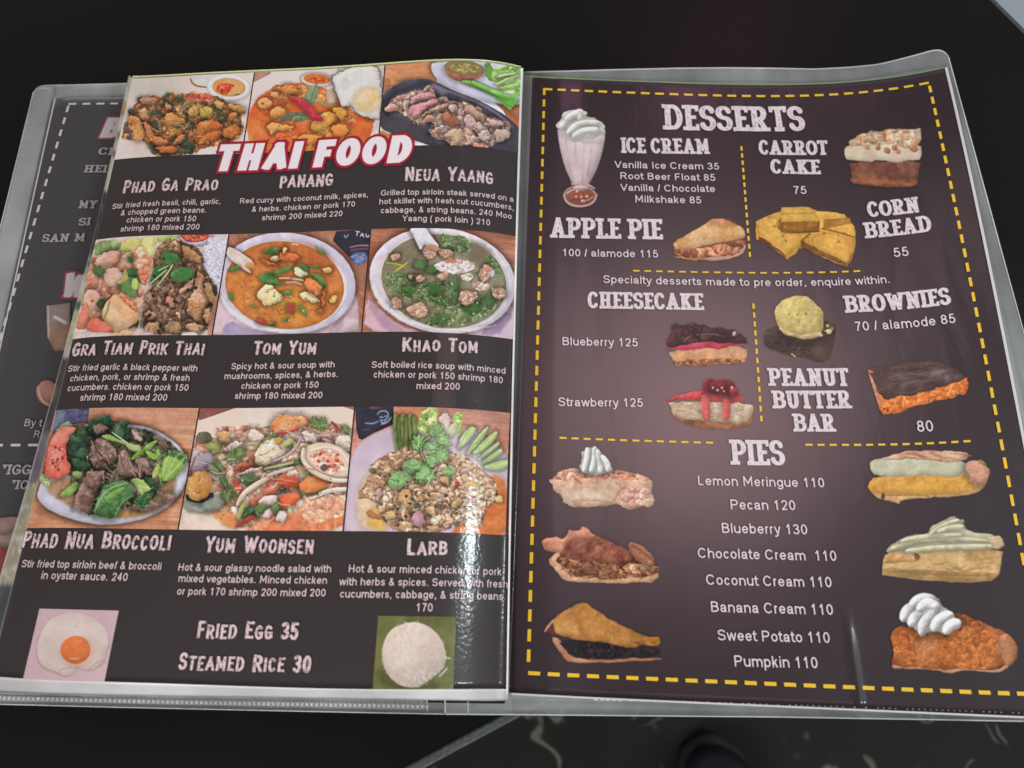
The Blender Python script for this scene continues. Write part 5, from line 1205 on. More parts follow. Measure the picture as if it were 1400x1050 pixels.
# ------------------------------------------------------------------ desserts of the right sheet
def d_shake(a):
    a.b([(238,430),(500,440),(490,540),(460,650),(420,730),(395,765),(345,768),(320,740),(280,660),(250,540)],['dec8c8','d2b8b9','e6d4d2'],sh=.3,r=55,tex=.02,warp=0,it=1,dark=.22,pf=.004)
    for x,t in ((285,320),(335,345),(385,372),(430,395)): a.st([(x,510),(x+(t-x)*.55,650),(t,755)],12,['b08c90','e8d4d4'],sh=0,tex=0,op=.5,taper=.2)
    a.b([(250,460),(495,470),(490,520),(370,530),(255,510)],['ddccca','d6c0c0'],sh=.1,soft=10,op=.8)
    a.e(362,810,90,58,3,['c09a94','b08882','ccaaa4'],sh=.25,r=14); a.e(362,808,80,49,3,['8a5646','9c6653','754637'],sh=.15,r=40); a.b([(300,790),(360,770),(420,785),(430,820),(360,845),(300,830)],['a4604a','8c4c3a'],soft=14,op=.7); a.st([(290,795),(320,775),(350,768)],8,'e8d0c8',sh=0,op=.8); a.st([(380,835),(410,828),(430,812)],7,'d8b8ae',sh=0,op=.7); a.st([(275,800),(290,850),(360,868),(430,850),(452,800)],9,['d8a8a0','c89890'],sh=0,taper=.2); a.st([(320,745),(400,745),(440,770)],12,['d0a8a8','c09088'],sh=.2); a.dots([(320,780),(410,780),(390,840),(330,840)],6,['e0a080','f0c0a0'],6,11)
    a.e(368,765,42,14,0,['d8b8bc','c8a8a8'])
    cr=['e8e5dc','f0ede4','dad7cc']
    a.b([(235,430),(260,400),(270,365),(330,355),(350,350),(365,343),(380,375),(430,385),(470,405),(500,435),(490,475),(420,500),(330,500),(300,470),(240,450)],cr,sh=.3,r=40,warp=10,tex=.2)
    for p in [[(260,440),(300,400),(350,380),(390,370)],[(300,470),(340,430),(400,420),(460,420)],[(330,490),(380,460),(450,455)],[(290,400),(330,370),(370,360)]]: a.st(p,34,cr,shadow=.15,sh=.4)
    a.b([(340,400),(360,345),(385,380),(375,410)],['e8e2d0','d8cfb4'],r=18)

def d_carrot(a):
    a.b([(550,560),(912,560),(895,600),(888,680),(760,685),(640,670),(565,665),(575,620)],['80503f','94604a','704438'],sh=.15,r=40,tex=.35,tf=.05,warp=6,it=1)
    a.b([(570,640),(890,650),(885,682),(700,680),(568,666)],['a8603f','b8704c'],sh=0,soft=12,op=.7,tex=.3)
    a.b([(535,520),(550,480),(700,470),(905,470),(915,555),(850,555),(800,575),(760,560),(550,560)],['d8c2a8','e0ccb4','cdb498'],sh=.15,r=30,warp=5,it=1,tex=.15)
    a.b([(550,490),(600,440),(710,412),(880,405),(908,415),(910,470),(850,510),(780,470),(640,490)],['d2b496','c8a484','dcc2a4'],sh=.2,r=30,warp=8,it=1,tex=.3)
    a.cr([(560,485),(620,440),(720,415),(890,408),(905,460),(840,500),(740,470),(640,490)],['a8684a','c08a68','e0c8a8','94553c','d0a888','e8d4bc','e4ccb0'],30,warp=14,gap=.2,op=.6)
    a.dots([(640,490),(880,470),(900,520),(660,520)],9,['b87a58','c88c68'],10,18)

def d_corn(a):
    Y=['e4a44e','eab058','da9846']
    a.b([(45,150),(100,125),(165,100),(170,85),(300,82),(340,100),(400,102),(470,115),(500,150),(520,170),(525,270),(510,320),(480,365),(420,345),(350,315),(262,262),(240,300),(195,328),(90,250),(65,240),(50,240)],Y,sh=.1,r=20,it=0,warp=3,tex=.12,soft=4)
    a.b([(60,210),(190,310),(195,328),(90,250),(65,245)],['7a4c22','8e5c28','68401c'],r=12,it=1,warp=5,tex=.3)
    a.b([(190,305),(262,248),(262,265),(240,300),(195,328)],['c89038','d8a44c'],it=0,sh=0); a.b([(262,240),(480,345),(480,365),(350,312),(265,265)],['7a4e24','94622c','684020'],it=0,warp=5,tex=.3,r=12); a.b([(480,340),(522,270),(510,320),(482,365)],['b87c34','a87030'],it=0,sh=0)
    a.b([(265,240),(300,210),(470,200),(520,225),(522,275),(480,345)],Y,it=0,warp=2,tex=.1,sh=.05); a.st([(365,185),(440,200),(518,225)],7,'8a5a24',sh=0); a.st([(360,185),(500,155)],7,'9a6828',sh=0)
    a.b([(370,140),(500,130),(500,155),(370,180)],['b87c38','c88c40','a87030'],it=0,tex=.35,warp=3,sh=0)
    a.b([(162,140),(168,120),(330,105),(355,150),(350,195),(180,208),(165,200)],['a87430','94622a','a06c30'],it=0,tex=.35,tf=.06,warp=3,sh=.05); a.b([(165,105),(170,82),(300,80),(332,105),(352,148),(170,152),(160,140)],['e4b058','dca64c'],it=0,warp=2,tex=.1,sh=.05); a.st([(172,112),(325,110)],7,'b8803a',sh=0,op=.7); a.b([(150,150),(168,140),(170,200),(155,190)],'7a4c20',it=0,sh=0)
    a.st([(262,246),(305,208)],8,'7c5020',sh=0); a.st([(175,207),(350,197)],9,'6c4418',sh=0,op=.9); a.st([(100,126),(165,140)],7,'a87430',sh=0,op=.8); a.st([(50,160),(62,215)],7,'b07c34',sh=0,op=.7); a.b([(55,150),(160,112),(160,200),(300,210),(190,300),(75,215)],['e0a850','e6b25c'],it=0,sh=0,warp=2,tex=.05,op=.6)
    a.dots([(100,150),(480,220),(470,320),(200,270)],12,['c08838','b07c34'],5,9,sh=0)

def d_apple(a):
    a.b([(845,260),(1300,210),(1305,260),(1280,320),(1200,340),(1110,358),(1000,350),(845,330)],['a86450','94503c','c07c60'],sh=.2,r=30,warp=6,it=1,tex=.3)
    a.cr([(850,285),(1060,255),(1290,225),(1290,290),(1240,330),(1000,345),(850,325)],['a8684e','b87c5c','8a4c38','c48a6a','9c5a44'],55,warp=18,gap=.5,stretch=1.3)
    a.b([(990,345),(1110,330),(1260,322),(1300,250),(1308,270),(1275,325),(1200,345),(1110,360)],['d8a890','c89478'],sh=.1,warp=3,it=1); a.b([(845,325),(1000,345),(1090,352),(1000,355),(850,335)],['d89a6c','c88858'],sh=0,it=1)
    a.b([(842,235),(935,185),(1070,110),(1095,90),(1170,92),(1230,120),(1300,155),(1302,215),(1200,240),(1060,255),(1000,278),(920,280),(850,280)],['e2b078','e8bc8c','d89c60','ecc69a'],sh=.2,r=45,warp=5,it=1,tex=.15,pf=.006)
    a.b([(1070,110),(1100,92),(1190,95),(1260,130),(1180,150)],['d8885c','cc7a50'],soft=24,op=.8,sh=0); a.b([(850,235),(900,210),(960,240),(880,275)],['d89a5c','cf8e54'],soft=20,op=.6,sh=0); a.st([(1000,275),(1130,248),(1200,238),(1300,212)],10,['8a4a34','a05c40'],sh=0)

def d_blueb(a):
    a.b([(820,765),(1250,740),(1248,830),(1150,838),(920,850),(870,848)],['d8a078','cf946c','e0ac88'],sh=.15,r=30,warp=6,it=1,tex=.2)
    a.cr([(850,825),(1245,815),(1235,840),(1000,852),(880,858)],['a8683c','8a5430','b87a4c'],24,gap=.5)
    a.b([(825,770),(860,735),(1000,715),(1200,710),(1255,745),(1180,745),(1100,770),(1030,760),(940,780),(880,770)],['c83c54','d8506a','b03048'],sh=.25,r=18,warp=8,it=1,soft=6)
    a.b([(815,735),(845,690),(840,650),(880,625),(905,645),(940,628),(1060,650),(1150,670),(1200,670),(1245,700),(1255,740),(1180,735),(1050,725),(900,745),(835,770)],['3a2428','4c2e30','2c1c20'],sh=.45,r=40,warp=10,it=1,tex=.4,hl=.08)
    a.cr([(840,700),(880,635),(940,635),(1060,655),(1200,680),(1230,720),(1000,715),(850,745)],['3c2628','543434','2c1a1e','4a2a2e'],40,warp=14,gap=.5,op=.8); a.e(1182,685,10,14,20,'d8b0a8',tex=0); a.st([(980,690),(1060,685),(1130,700)],6,'8a6864',sh=0,op=.7); a.st([(920,720),(940,700)],6,'9a6a70',sh=0)

def d_strawb(a):
    a.b([(850,230),(1280,210),(1290,260),(1270,320),(1200,330),(1100,345),(960,325),(860,285)],['a8704c','8f5a3c','b87f58'],sh=.2,r=20,warp=8,it=1,tex=.4)
    a.b([(830,190),(1288,195),(1280,260),(1230,310),(1100,300),(960,285),(860,270),(850,225)],['ccb094','d6bca0','c0a286'],sh=.25,r=35,warp=8,it=1,tex=.35,tf=.04)
    a.strands([(860,220),(1250,220),(1200,290),(900,270)],26,['b89878','dcc4a8'],8,80,10,25,sh=.1,op=.7)
    a.b([(822,180),(900,150),(1000,130),(1050,110),(1180,120),(1200,150),(1250,190),(1180,195),(1100,200),(1000,190),(900,170),(830,195)],['d84a4c','e05c5c','c83c40'],sh=.3,r=25,warp=5,it=1,hl=.1)
    a.st([(1025,170),(1030,230),(1035,275)],48,['cf5a54','d86a64','c04a48'],taper=.3,shadow=.2); a.st([(1140,180),(1140,240),(1138,280)],44,['cf6058','c8544c'],taper=.5,shadow=.2)
    for x,y,r in [(1060,110,48),(1140,115,50),(1095,105,40),(1180,135,26)]: a.e(x,y,r,r*.82,10,['8c2c34','742630','a03840'],r=35,sh=.45,hl=.12,shadow=.3,warp=4)
    a.dots([(1030,90),(1180,100),(1190,140),(1040,140)],6,['f0c8c0','e0a0a0'],4,8,sh=0)

def d_brownie(a):
    a.b([(98,305),(180,235),(480,215),(540,240),(525,350),(490,440),(455,463),(380,440),(260,420),(115,370)],['3c2f2c','4a3a34','302624'],sh=.2,r=30,warp=5,it=1,tex=.4)
    a.b([(98,305),(180,235),(470,215),(538,240),(520,290),(400,335),(280,330),(130,300)],['54403a','624c44','483630'],sh=.1,r=20,warp=5,it=1,tex=.4); a.b([(390,340),(525,290),(525,350),(490,440),(455,460),(400,440)],['4c3c36','5a4840'],sh=0,it=1,tex=.3,op=.8); a.cr([(120,330),(380,345),(380,430),(260,415),(120,365)],['3a2e2a','483832','2c2220'],22,gap=.4,op=.7)
    a.st([(270,410),(295,425),(290,430)],10,['c89a58','a87c40'])
    a.b([(175,200),(170,150),(200,100),(260,70),(330,60),(390,80),(420,120),(460,150),(468,200),(460,270),(420,310),(360,325),(290,310),(230,290),(190,250)],['d8c078','cdb468','e0cc8c','d4b870'],sh=.35,r=110,warp=6,it=1,tex=.15,tf=.015,shadow=.3,pf=.008)
    a.b([(190,215),(240,280),(350,300),(440,270),(455,295),(420,312),(350,325),(280,305),(210,275)],['dcb488','d0a878','e4c49c'],sh=.3,r=14,warp=8,soft=6); a.st([(290,210),(330,190),(310,160),(340,130)],9,'c0a458',op=.5,sh=0); a.st([(230,260),(330,230),(440,250)],9,'bfa35c',op=.5,sh=0); a.st([(200,220),(220,170),(200,140)],9,'e8cc98',op=.5,sh=0); a.dots([(220,120),(360,110),(380,220),(240,230)],5,['a89048','b09a54'],5,9,sh=0)
    a.b([(470,275),(490,260),(515,275),(500,298),(475,290)],['d8c890','c8b078'],r=14); a.e(488,243,10,9,0,'c8b078'); a.e(450,300,10,9,0,'d8b888'); a.dots([(440,280),(520,240),(520,270)],5,'a89060',4,7,sh=0)

def d_peanut(a):
    a.b([(725,495),(770,510),(820,690),(1300,560),(1330,545),(1330,620),(1300,655),(1080,705),(830,790),(800,740),(760,600)],['d9743a','e08044','cc6830'],sh=.15,r=20,warp=7,it=1,tex=.3)
    a.cr([(815,700),(1050,640),(1320,560),(1320,620),(1290,650),(1060,700),(835,780)],['dd783c','e8884c','d06c34','c8602c'],40,gap=.2,warp=12,op=.8,jit=.9); a.st([(735,510),(765,600),(805,730)],20,['c88060','d89474','a85c40'],sh=.2)
    a.b([(725,492),(830,485),(1060,448),(1180,470),(1260,500),(1310,535),(1300,570),(1240,580),(1210,600),(1150,610),(1100,635),(1040,640),(1010,660),(930,660),(880,680),(830,690),(790,640),(760,560)],['4e3836','5c4642','402c2c'],sh=.2,r=25,warp=7,it=1,tex=.25)
    a.strands([(800,510),(1050,470),(1280,530),(1040,630),(840,670)],22,['6c5450','7c6660','3c2a2a'],14,120,-10,14,curl=.15,sh=.1,op=.6,soft=8); a.b([(1080,520),(1160,490),(1280,530),(1240,570),(1140,570)],['8a7478','9c888a','5c4848'],soft=16,op=.6,tex=.6,tf=.06,sh=0)
    a.b([(730,500),(770,515),(755,530),(735,525)],['b8704c','d08a64'],r=10); a.dots([(820,740),(850,730),(850,770)],4,['a04a24','7c3a20'],5,9,sh=0); a.dots([(1060,700),(1300,640),(1290,655)],8,['a8501e','94481e'],4,8,sh=0)

def d_coconut(a):
    a.b([(190,612),(240,590),(250,565),(330,545),(430,560),(600,555),(720,595),(755,625),(735,660),(750,700),(750,745),(640,760),(570,745),(560,735),(440,758),(320,752),(275,735),(270,700),(215,650)],['d6ac90','ccA084'.lower(),'deba9e','c8947c'],sh=.2,r=40,warp=10,it=1,tex=.3)
    a.b([(250,680),(400,640),(580,660),(560,730),(430,740),(310,735)],['d8b89c','e2c6ac','ccae94'],sh=.1,soft=22,tex=.3,op=.9)
    a.cr([(200,610),(260,570),(330,548),(600,558),(720,598),(745,625),(600,610),(420,600),(280,605)],['cf8a70','c07860','e0b096','b86c54','d89c84'],26,warp=12,gap=.25,stretch=1.8,op=.9); a.cr([(560,660),(740,640),(740,740),(580,740)],['d8a090','cf9484','e4bca8','c4806c'],36,gap=.25,op=.8)
    a.st([(330,600),(350,610),(368,628)],12,'b85c40',op=.8); a.st([(540,720),(570,660),(600,640)],12,['c8907c','b87c68'],op=.8); a.st([(310,720),(420,708),(560,730)],16,['c8a084','b89074'],op=.7)
    W=['e6e4dc','f0eee6','d0cec8']
    a.b([(350,545),(375,500),(370,450),(400,455),(405,430),(430,440),(445,424),(475,470),(530,515),(520,530),(545,555),(500,570),(430,582),(380,570)],W,sh=.4,r=30,warp=6,it=1,tex=.15,shadow=.3)
    for p in [[(380,560),(400,500),(400,440)],[(420,560),(440,500),(440,435)],[(470,565),(470,520),(455,450)],[(510,555),(510,525),(480,480)]]: a.st(p,30,W,sh=.5,shadow=.2,taper=.6)

def d_pecan(a):
    a.b([(145,200),(185,165),(220,150),(480,250),(600,235),(605,285),(480,292),(330,290),(215,283),(190,255)],['cf9c78','d8a884','c08a64'],sh=.2,r=15,warp=4,it=1,tex=.2)
    a.cr([(180,175),(300,150),(490,180),(600,200),(600,265),(420,275),(240,270),(190,220)],['7a4c38','966448','5c3628','a87452','6a3e2e'],22,warp=10,gap=.6,stretch=1.5)
    a.b([(185,165),(225,100),(300,80),(350,100),(480,150),(520,200),(440,215),(300,205),(210,190)],['8c4e3e','9c5e4a','783f32','a86a56'],sh=.25,r=25,warp=8,it=1,tex=.45,tf=.06,soft=6)
    a.cr([(450,200),(600,215),(590,255),(470,255)],['c08a64','cf9a72','7a4c38'],30,gap=.5); a.b([(475,130),(500,123),(560,155),(592,205),(550,225),(500,190)],['a86c50','b87c5c','94583f'],sh=.4,r=25,warp=5,tex=.4,shadow=.3); a.st([(490,135),(540,165),(585,205)],8,'7a4832',op=.7)
    a.b([(122,120),(140,105),(165,105),(185,98),(205,110),(228,98),(232,70),(255,80),(280,75),(288,56),(310,65),(325,85),(345,95),(330,110),(270,105),(225,130),(210,160),(175,165),(135,160),(128,140)],['cf8468','d89478','c0745a'],sh=.35,r=18,warp=3,it=1,tex=.2); a.b([(145,195),(160,185),(200,250),(230,283),(190,262)],['d8b08c','cf9c78'],it=1,r=8)

def d_dark(a):
    a.b([(155,510),(200,520),(240,600),(330,598),(612,598),(615,607),(400,618),(235,620),(205,590)],['b87c58','c48a68','a86c4c'],sh=.2,r=10,warp=2,it=1)
    a.b([(180,515),(420,540),(605,550),(606,595),(380,606),(250,600)],['241c22','30262a','1c161a'],sh=.2,r=15,warp=6,it=1,tex=.5,tf=.06); a.dots([(230,535),(590,560),(590,585),(260,590)],30,['443038','4c3844','141014'],4,8,sh=.2); a.st([(320,600),(370,610),(480,600)],6,'7a4a60',sh=0,op=.7)
    a.b([(150,460),(200,410),(270,376),(300,371),(325,385),(420,450),(540,510),(600,510),(612,530),(600,548),(540,545),(490,562),(400,540),(330,530),(240,520),(160,492)],['b87a3c','c28648','a86c34','c89050'],sh=.2,r=25,warp=5,it=1,tex=.25)
    a.b([(135,480),(165,445),(175,490),(185,515),(150,505)],['5c3038','7a4040','3c2028'],r=10,warp=4); a.st([(135,490),(150,465),(170,445)],8,['c08a64','d0a080'],sh=0); a.b([(540,515),(600,508),(612,528),(590,545)],['b8702c','a86428'],r=14,sh=.3); a.st([(500,535),(525,540)],5,'6c3c1c',sh=0)

def d_lemon(a):
    a.b([(580,640),(620,595),(1060,560),(1110,515),(1140,530),(1165,570),(1150,640),(1090,690),(900,700),(740,710),(735,738),(705,720),(640,712),(600,680)],['d8a878','cf9c68','e0b488'],sh=.2,r=15,warp=4,it=1,tex=.2)
    a.b([(580,640),(620,598),(900,590),(1060,600),(1095,640),(1080,680),(880,690),(650,685),(600,675)],['d89a44','e0a54c','cf8f3c'],sh=.15,r=30,warp=5,it=1,tex=.15)
    a.b([(595,530),(620,515),(850,500),(1050,520),(1060,575),(990,610),(880,590),(760,600),(620,598),(600,575)],['c6bea0','d0c8ac','bab294'],sh=.2,r=30,warp=6,it=1,tex=.2)
    a.b([(630,518),(720,485),(820,475),(930,478),(1060,485),(1068,510),(1040,530),(960,535),(840,515),(700,520)],['d2a48c','c88c6c','dcbaa0','d4a47c'],sh=.25,r=20,warp=6,it=1,tex=.25); a.strands([(740,500),(1040,495),(1040,525),(820,515)],16,['b87858','e4c4ac'],8,110,8,8,curl=.08,sh=0,op=.7)
    a.b([(1040,530),(1100,515),(1160,560),(1165,590),(1140,640),(1080,630),(1060,590)],['c8886c','d49c80','bc7858'],r=30,warp=8,shadow=.25,tex=.3,hl=.06); a.st([(660,690),(860,688),(880,700)],6,'8a5a30',sh=0,op=.7); a.e(655,695,9,16,0,'6c4020',sh=0)

def d_banana(a):
    a.b([(615,240),(625,180),(700,150),(1115,140),(1105,240),(1080,275),(1030,290),(860,285),(620,262)],['c9a068','d4ac78','bc9058'],sh=.15,r=20,warp=4,it=1,tex=.2)
    a.b([(620,225),(760,240),(1090,250),(1085,272),(1030,290),(860,285),(618,262)],['b08a58','c09a64','a07a48'],sh=.1,it=1,warp=3,tex=.3); a.st([(620,240),(800,255),(1060,262)],6,'8a6438',sh=0,op=.7); a.b([(620,215),(630,165),(730,160),(775,195),(740,205),(640,210)],['d0a070','c8945f','dcb080'],sh=.25,r=25,warp=4)
    a.b([(745,165),(775,180),(775,205),(755,200)],['7a5030','8a5c38'],r=8); a.strands([(790,190),(1080,180),(1080,230),(820,235)],9,['a87c44','b88c50'],8,70,-5,10,sh=0,op=.7)
    C_=['c8c09c','d2caa8','bcb490','d8d2b4']
    a.b([(628,170),(660,125),(740,95),(805,90),(820,55),(860,40),(910,10),(930,30),(958,30),(950,60),(1010,90),(1070,90),(1110,130),(1090,150),(940,160),(800,168),(700,158)],C_,sh=.3,r=25,warp=5,it=1,tex=.15)
    for p in [[(660,150),(760,120),(900,110),(1050,120)],[(720,160),(860,145),(1080,140)],[(700,120),(800,100),(940,95)],[(820,90),(870,55),(930,35)],[(850,80),(910,60),(950,60)]]: a.st(p,22,C_,sh=.45,shadow=.15)
    a.b([(1050,95),(1110,110),(1120,140),(1090,155),(1060,130)],['c8a880','d0b48c'],r=12)

def d_sweet(a):
    a.b([(655,625),(700,600),(820,615),(860,640),(960,640),(1060,650),(1110,640),(1170,590),(1120,655),(1050,660),(960,645),(890,665),(830,645),(670,645)],['c08a68','cf9a78'],sh=.2,r=10,it=1,warp=3)
    a.b([(650,490),(690,475),(840,450),(910,410),(980,430),(1060,470),(1115,490),(1150,505),(1178,550),(1165,625),(1110,630),(1080,650),(960,640),(890,655),(830,640),(670,635),(655,620),(670,580)],['a85a2c','b86834','984e24'],sh=.2,r=30,warp=8,it=1,tex=.35)
    a.cr([(655,500),(760,480),(900,480),(1080,480),(1110,560),(1090,640),(960,635),(840,635),(680,620)],['b0602c','c07038','9c5022','a85828','c87c44'],30,warp=18,gap=.3,op=.7,sh=.35); a.cr([(900,410),(980,430),(1070,475),(960,470)],['944a24','84401e','a85c30'],26,gap=.4); a.b([(1090,560),(1110,490),(1165,520),(1178,560),(1155,630),(1110,620)],['c88860','b87850','d49a74'],r=35,warp=10,tex=.3); a.b([(740,500),(850,500),(840,620),(760,610)],['c8845c','b87448'],soft=25,op=.5,sh=0)
    W=['e6e0dc','f2eeea','d2cbc8']
    a.b([(698,390),(730,370),(750,345),(800,336),(845,350),(855,375),(890,400),(935,450),(930,480),(880,498),(830,485),(810,500),(770,500),(740,460),(710,455)],W,sh=.35,r=35,warp=7,it=1,tex=.12,shadow=.3)
    for p in [[(705,440),(720,400),(760,385)],[(735,460),(760,420),(810,410)],[(740,380),(780,352),(830,360)],[(780,500),(790,450),(830,420),(840,380)],[(830,480),(850,440),(900,420)],[(880,490),(900,460),(930,455)],[(770,400),(800,372),(840,385)]]: a.st(p,46,W,sh=.6,shadow=.14,taper=.7,tex=.15)

def d_glass(a):
    # part of a beer glass on the hidden page
    a.b([(175,880),(265,868),(262,1050),(205,1050),(180,1000)],['8a6a58','9c7a64'],sh=.2,r=30,it=0,warp=0,tex=.05)
    a.b([(180,880),(264,870),(262,950),(178,955)],['a08e86','8c7a72'],sh=0,it=0,warp=0); a.st([(205,920),(250,945)],14,'d8d0cc',op=.7,sh=0); a.st([(182,880),(184,1000)],7,'c8b8b0',op=.7,sh=0)
# ================================================================== the room: floor, table, chair, shoe
def noise_mat(name, c1, c2, scale=8, rough=.5, bump=0.0, detail=4, spec=.5):
    mt, nt, b = new_mat(name); N, L = nt.nodes, nt.links
    tc = N.new('ShaderNodeTexCoord'); n = N.new('ShaderNodeTexNoise')
    n.inputs['Scale'].default_value = scale; n.inputs['Detail'].default_value = detail
    L.new(tc.outputs['Object'], n.inputs['Vector'])
    mx = N.new('ShaderNodeMix'); mx.data_type = 'RGBA'; mx.inputs[6].default_value = (*c1, 1); mx.inputs[7].default_value = (*c2, 1)
    L.new(n.outputs[0], mx.inputs[0]); L.new(mx.outputs[2], b.inputs['Base Color'])
    b.inputs['Roughness'].default_value = rough; b.inputs['Specular IOR Level'].default_value = spec
    if bump:
        bp = N.new('ShaderNodeBump'); bp.inputs['Strength'].default_value = bump; bp.inputs['Distance'].default_value = .0006
        L.new(n.outputs[0], bp.inputs['Height']); L.new(bp.outputs[0], b.inputs['Normal'])
    return mt
def box_v(x0, x1, y0, y1, z0, z1):
    v = [(x, y, z) for z in (z0, z1) for x, y in ((x0, y0), (x1, y0), (x1, y1), (x0, y1))]
    return np.array(v, float), [(3, 2, 1, 0), (4, 5, 6, 7), (0, 1, 5, 4), (1, 2, 6, 5), (2, 3, 7, 6), (3, 0, 4, 7)]
def bevel(o, w_, n=2):
    md = o.modifiers.new('bevel', 'BEVEL'); md.width = w_; md.segments = n; return o

# floor: dark stone with pale worm-like marks, far below the table
FZ = -.76
mf, nt, b = new_mat('dark_stone_floor'); N, L = nt.nodes, nt.links
tc = N.new('ShaderNodeTexCoord')
n1 = N.new('ShaderNodeTexNoise'); n1.inputs['Scale'].default_value = 15; n1.inputs['Detail'].default_value = 1.5; n1.inputs['Distortion'].default_value = 1.2
n2 = N.new('ShaderNodeTexNoise'); n2.inputs['Scale'].default_value = 24; n2.inputs['Detail'].default_value = 1
n3 = N.new('ShaderNodeTexNoise'); n3.inputs['Scale'].default_value = 5; n3.inputs['Detail'].default_value = 4
for n in (n1, n2, n3): L.new(tc.outputs['Object'], n.inputs['Vector'])
def math_(op, a, v=None, c=None):
    q = N.new('ShaderNodeMath'); q.operation = op
    if hasattr(a, 'links'): L.new(a, q.inputs[0])
    else: q.inputs[0].default_value = a
    if v is not None:
        if hasattr(v, 'links'): L.new(v, q.inputs[1])
        else: q.inputs[1].default_value = v
    return q.outputs[0]
ln_ = math_('ABSOLUTE', math_('SUBTRACT', n1.outputs[0], .5))
mark = N.new('ShaderNodeMapRange'); mark.inputs['From Min'].default_value = .030; mark.inputs['From Max'].default_value = .012
L.new(ln_, mark.inputs[0])
gate = N.new('ShaderNodeMapRange'); gate.inputs['From Min'].default_value = .58; gate.inputs['From Max'].default_value = .64
L.new(n2.outputs[0], gate.inputs[0])
vn = math_('MULTIPLY', mark.outputs[0], gate.outputs[0])
mx = N.new('ShaderNodeMix'); mx.data_type = 'RGBA'; mx.inputs[6].default_value = (.006, .006, .005, 1); mx.inputs[7].default_value = (.014, .013, .011, 1)
L.new(n3.outputs[0], mx.inputs[0])
mx2 = N.new('ShaderNodeMix'); mx2.data_type = 'RGBA'; mx2.inputs[7].default_value = (.10, .096, .085, 1)
vo = N.new('ShaderNodeTexVoronoi'); vo.inputs['Scale'].default_value = 34; L.new(tc.outputs['Object'], vo.inputs['Vector'])
sp = N.new('ShaderNodeMapRange'); sp.inputs['From Min'].default_value = .20; sp.inputs['From Max'].default_value = .10; L.new(vo.outputs['Distance'], sp.inputs[0])
n4 = N.new('ShaderNodeTexNoise'); n4.inputs['Scale'].default_value = 13; L.new(tc.outputs['Object'], n4.inputs['Vector'])
g4 = N.new('ShaderNodeMapRange'); g4.inputs['From Min'].default_value = .52; g4.inputs['From Max'].default_value = .62; L.new(n4.outputs[0], g4.inputs[0])
vn = math_('MAXIMUM', vn, math_('MULTIPLY', math_('MULTIPLY', sp.outputs[0], g4.outputs[0]), .8))
L.new(vn, mx2.inputs[0]); L.new(mx.outputs[2], mx2.inputs[6]); L.new(mx2.outputs[2], b.inputs['Base Color'])
b.inputs['Roughness'].default_value = .6; b.inputs['Specular IOR Level'].default_value = .15
fl = mesh('floor', [(-4, -4, FZ), (4, -4, FZ), (4, 4, FZ), (-4, 4, FZ)], [(0, 1, 2, 3)], mf, smooth=False)
fl['kind'] = 'structure'

# table: rectangle turned in plan; its near long edge runs under the menu
E1 = np.array([-.03007, -.32341]); d1 = np.array([.03535, .01882]); d1 /= np.linalg.norm(d1)
E2 = np.array([.25943, .06914]); d2 = np.array([-d1[1], d1[0]])
tt = ((E2 - E1) @ d1); corner = E1 + d1 * tt
TZ = -.010
tab = empty('table', (corner[0], corner[1], FZ), 'black gloss table top with speckled grey edge band under the open menu', 'table')
tab.rotation_euler = (0, 0, 0)
def quad_slab(a0, a1, b0, b1, z0, z1):
    """a along -d1 from the corner, b along d2"""
    pts = [corner - d1 * a + d2 * bb for a, bb in ((a1, b0), (a0, b0), (a0, b1), (a1, b1))]
    v = [(p[0], p[1], z) for z in (z0, z1) for p in pts]
    return np.array(v), [(3, 2, 1, 0), (4, 5, 6, 7), (0, 1, 5, 4), (1, 2, 6, 5), (2, 3, 7, 6), (3, 0, 4, 7)]
mt_, nt, b = new_mat('black_table_top'); N, L = nt.nodes, nt.links
tc = N.new('ShaderNodeTexCoord'); n = N.new('ShaderNodeTexNoise'); n.inputs['Scale'].default_value = 9; n.inputs['Detail'].default_value = 5
L.new(tc.outputs['Object'], n.inputs['Vector'])
r = N.new('ShaderNodeMapRange'); r.inputs['To Min'].default_value = .24; r.inputs['To Max'].default_value = .38; L.new(n.outputs[0], r.inputs[0]); L.new(r.outputs[0], b.inputs['Roughness'])
n5 = N.new('ShaderNodeTexNoise'); n5.inputs['Scale'].default_value = 900; n5.inputs['Detail'].default_value = 2; L.new(tc.outputs['Object'], n5.inputs['Vector'])
r2 = N.new('ShaderNodeMapRange'); r2.inputs['From Min'].default_value = .74; r2.inputs['From Max'].default_value = .80; L.new(n5.outputs[0], r2.inputs[0])
mx = N.new('ShaderNodeMix'); mx.data_type = 'RGBA'; mx.inputs[6].default_value = (.0035, .0034, .0030, 1); mx.inputs[7].default_value = (.05, .05, .048, 1)
L.new(r2.outputs[0], mx.inputs[0]); L.new(mx.outputs[2], b.inputs['Base Color']); b.inputs['Specular IOR Level'].default_value = .38
EB = .0042
v, f = quad_slab(EB, .95, EB, .95, TZ - .024, TZ)
mesh('table_top', v, f, mt_, tab, smooth=False)
m_band = noise_mat('speckled_edge_band', (.012, .014, .014), (.10, .115, .115), 650, .5, .3, 2)
v1, f1 = quad_slab(0, .95, 0, EB - .0006, TZ - .026, TZ - .0009); v2, f2 = quad_slab(0, EB - .0006, EB - .0006, .95, TZ - .026, TZ - .0009)
bevel(mesh('edge_band', np.concatenate([v1, v2]), f1 + [tuple(i + 8 for i in q) for q in f2], m_band, tab, smooth=False), .0008)
m_iron = noise_mat('black_iron', (.012, .012, .012), (.02, .02, .02), 40, .45, .1)
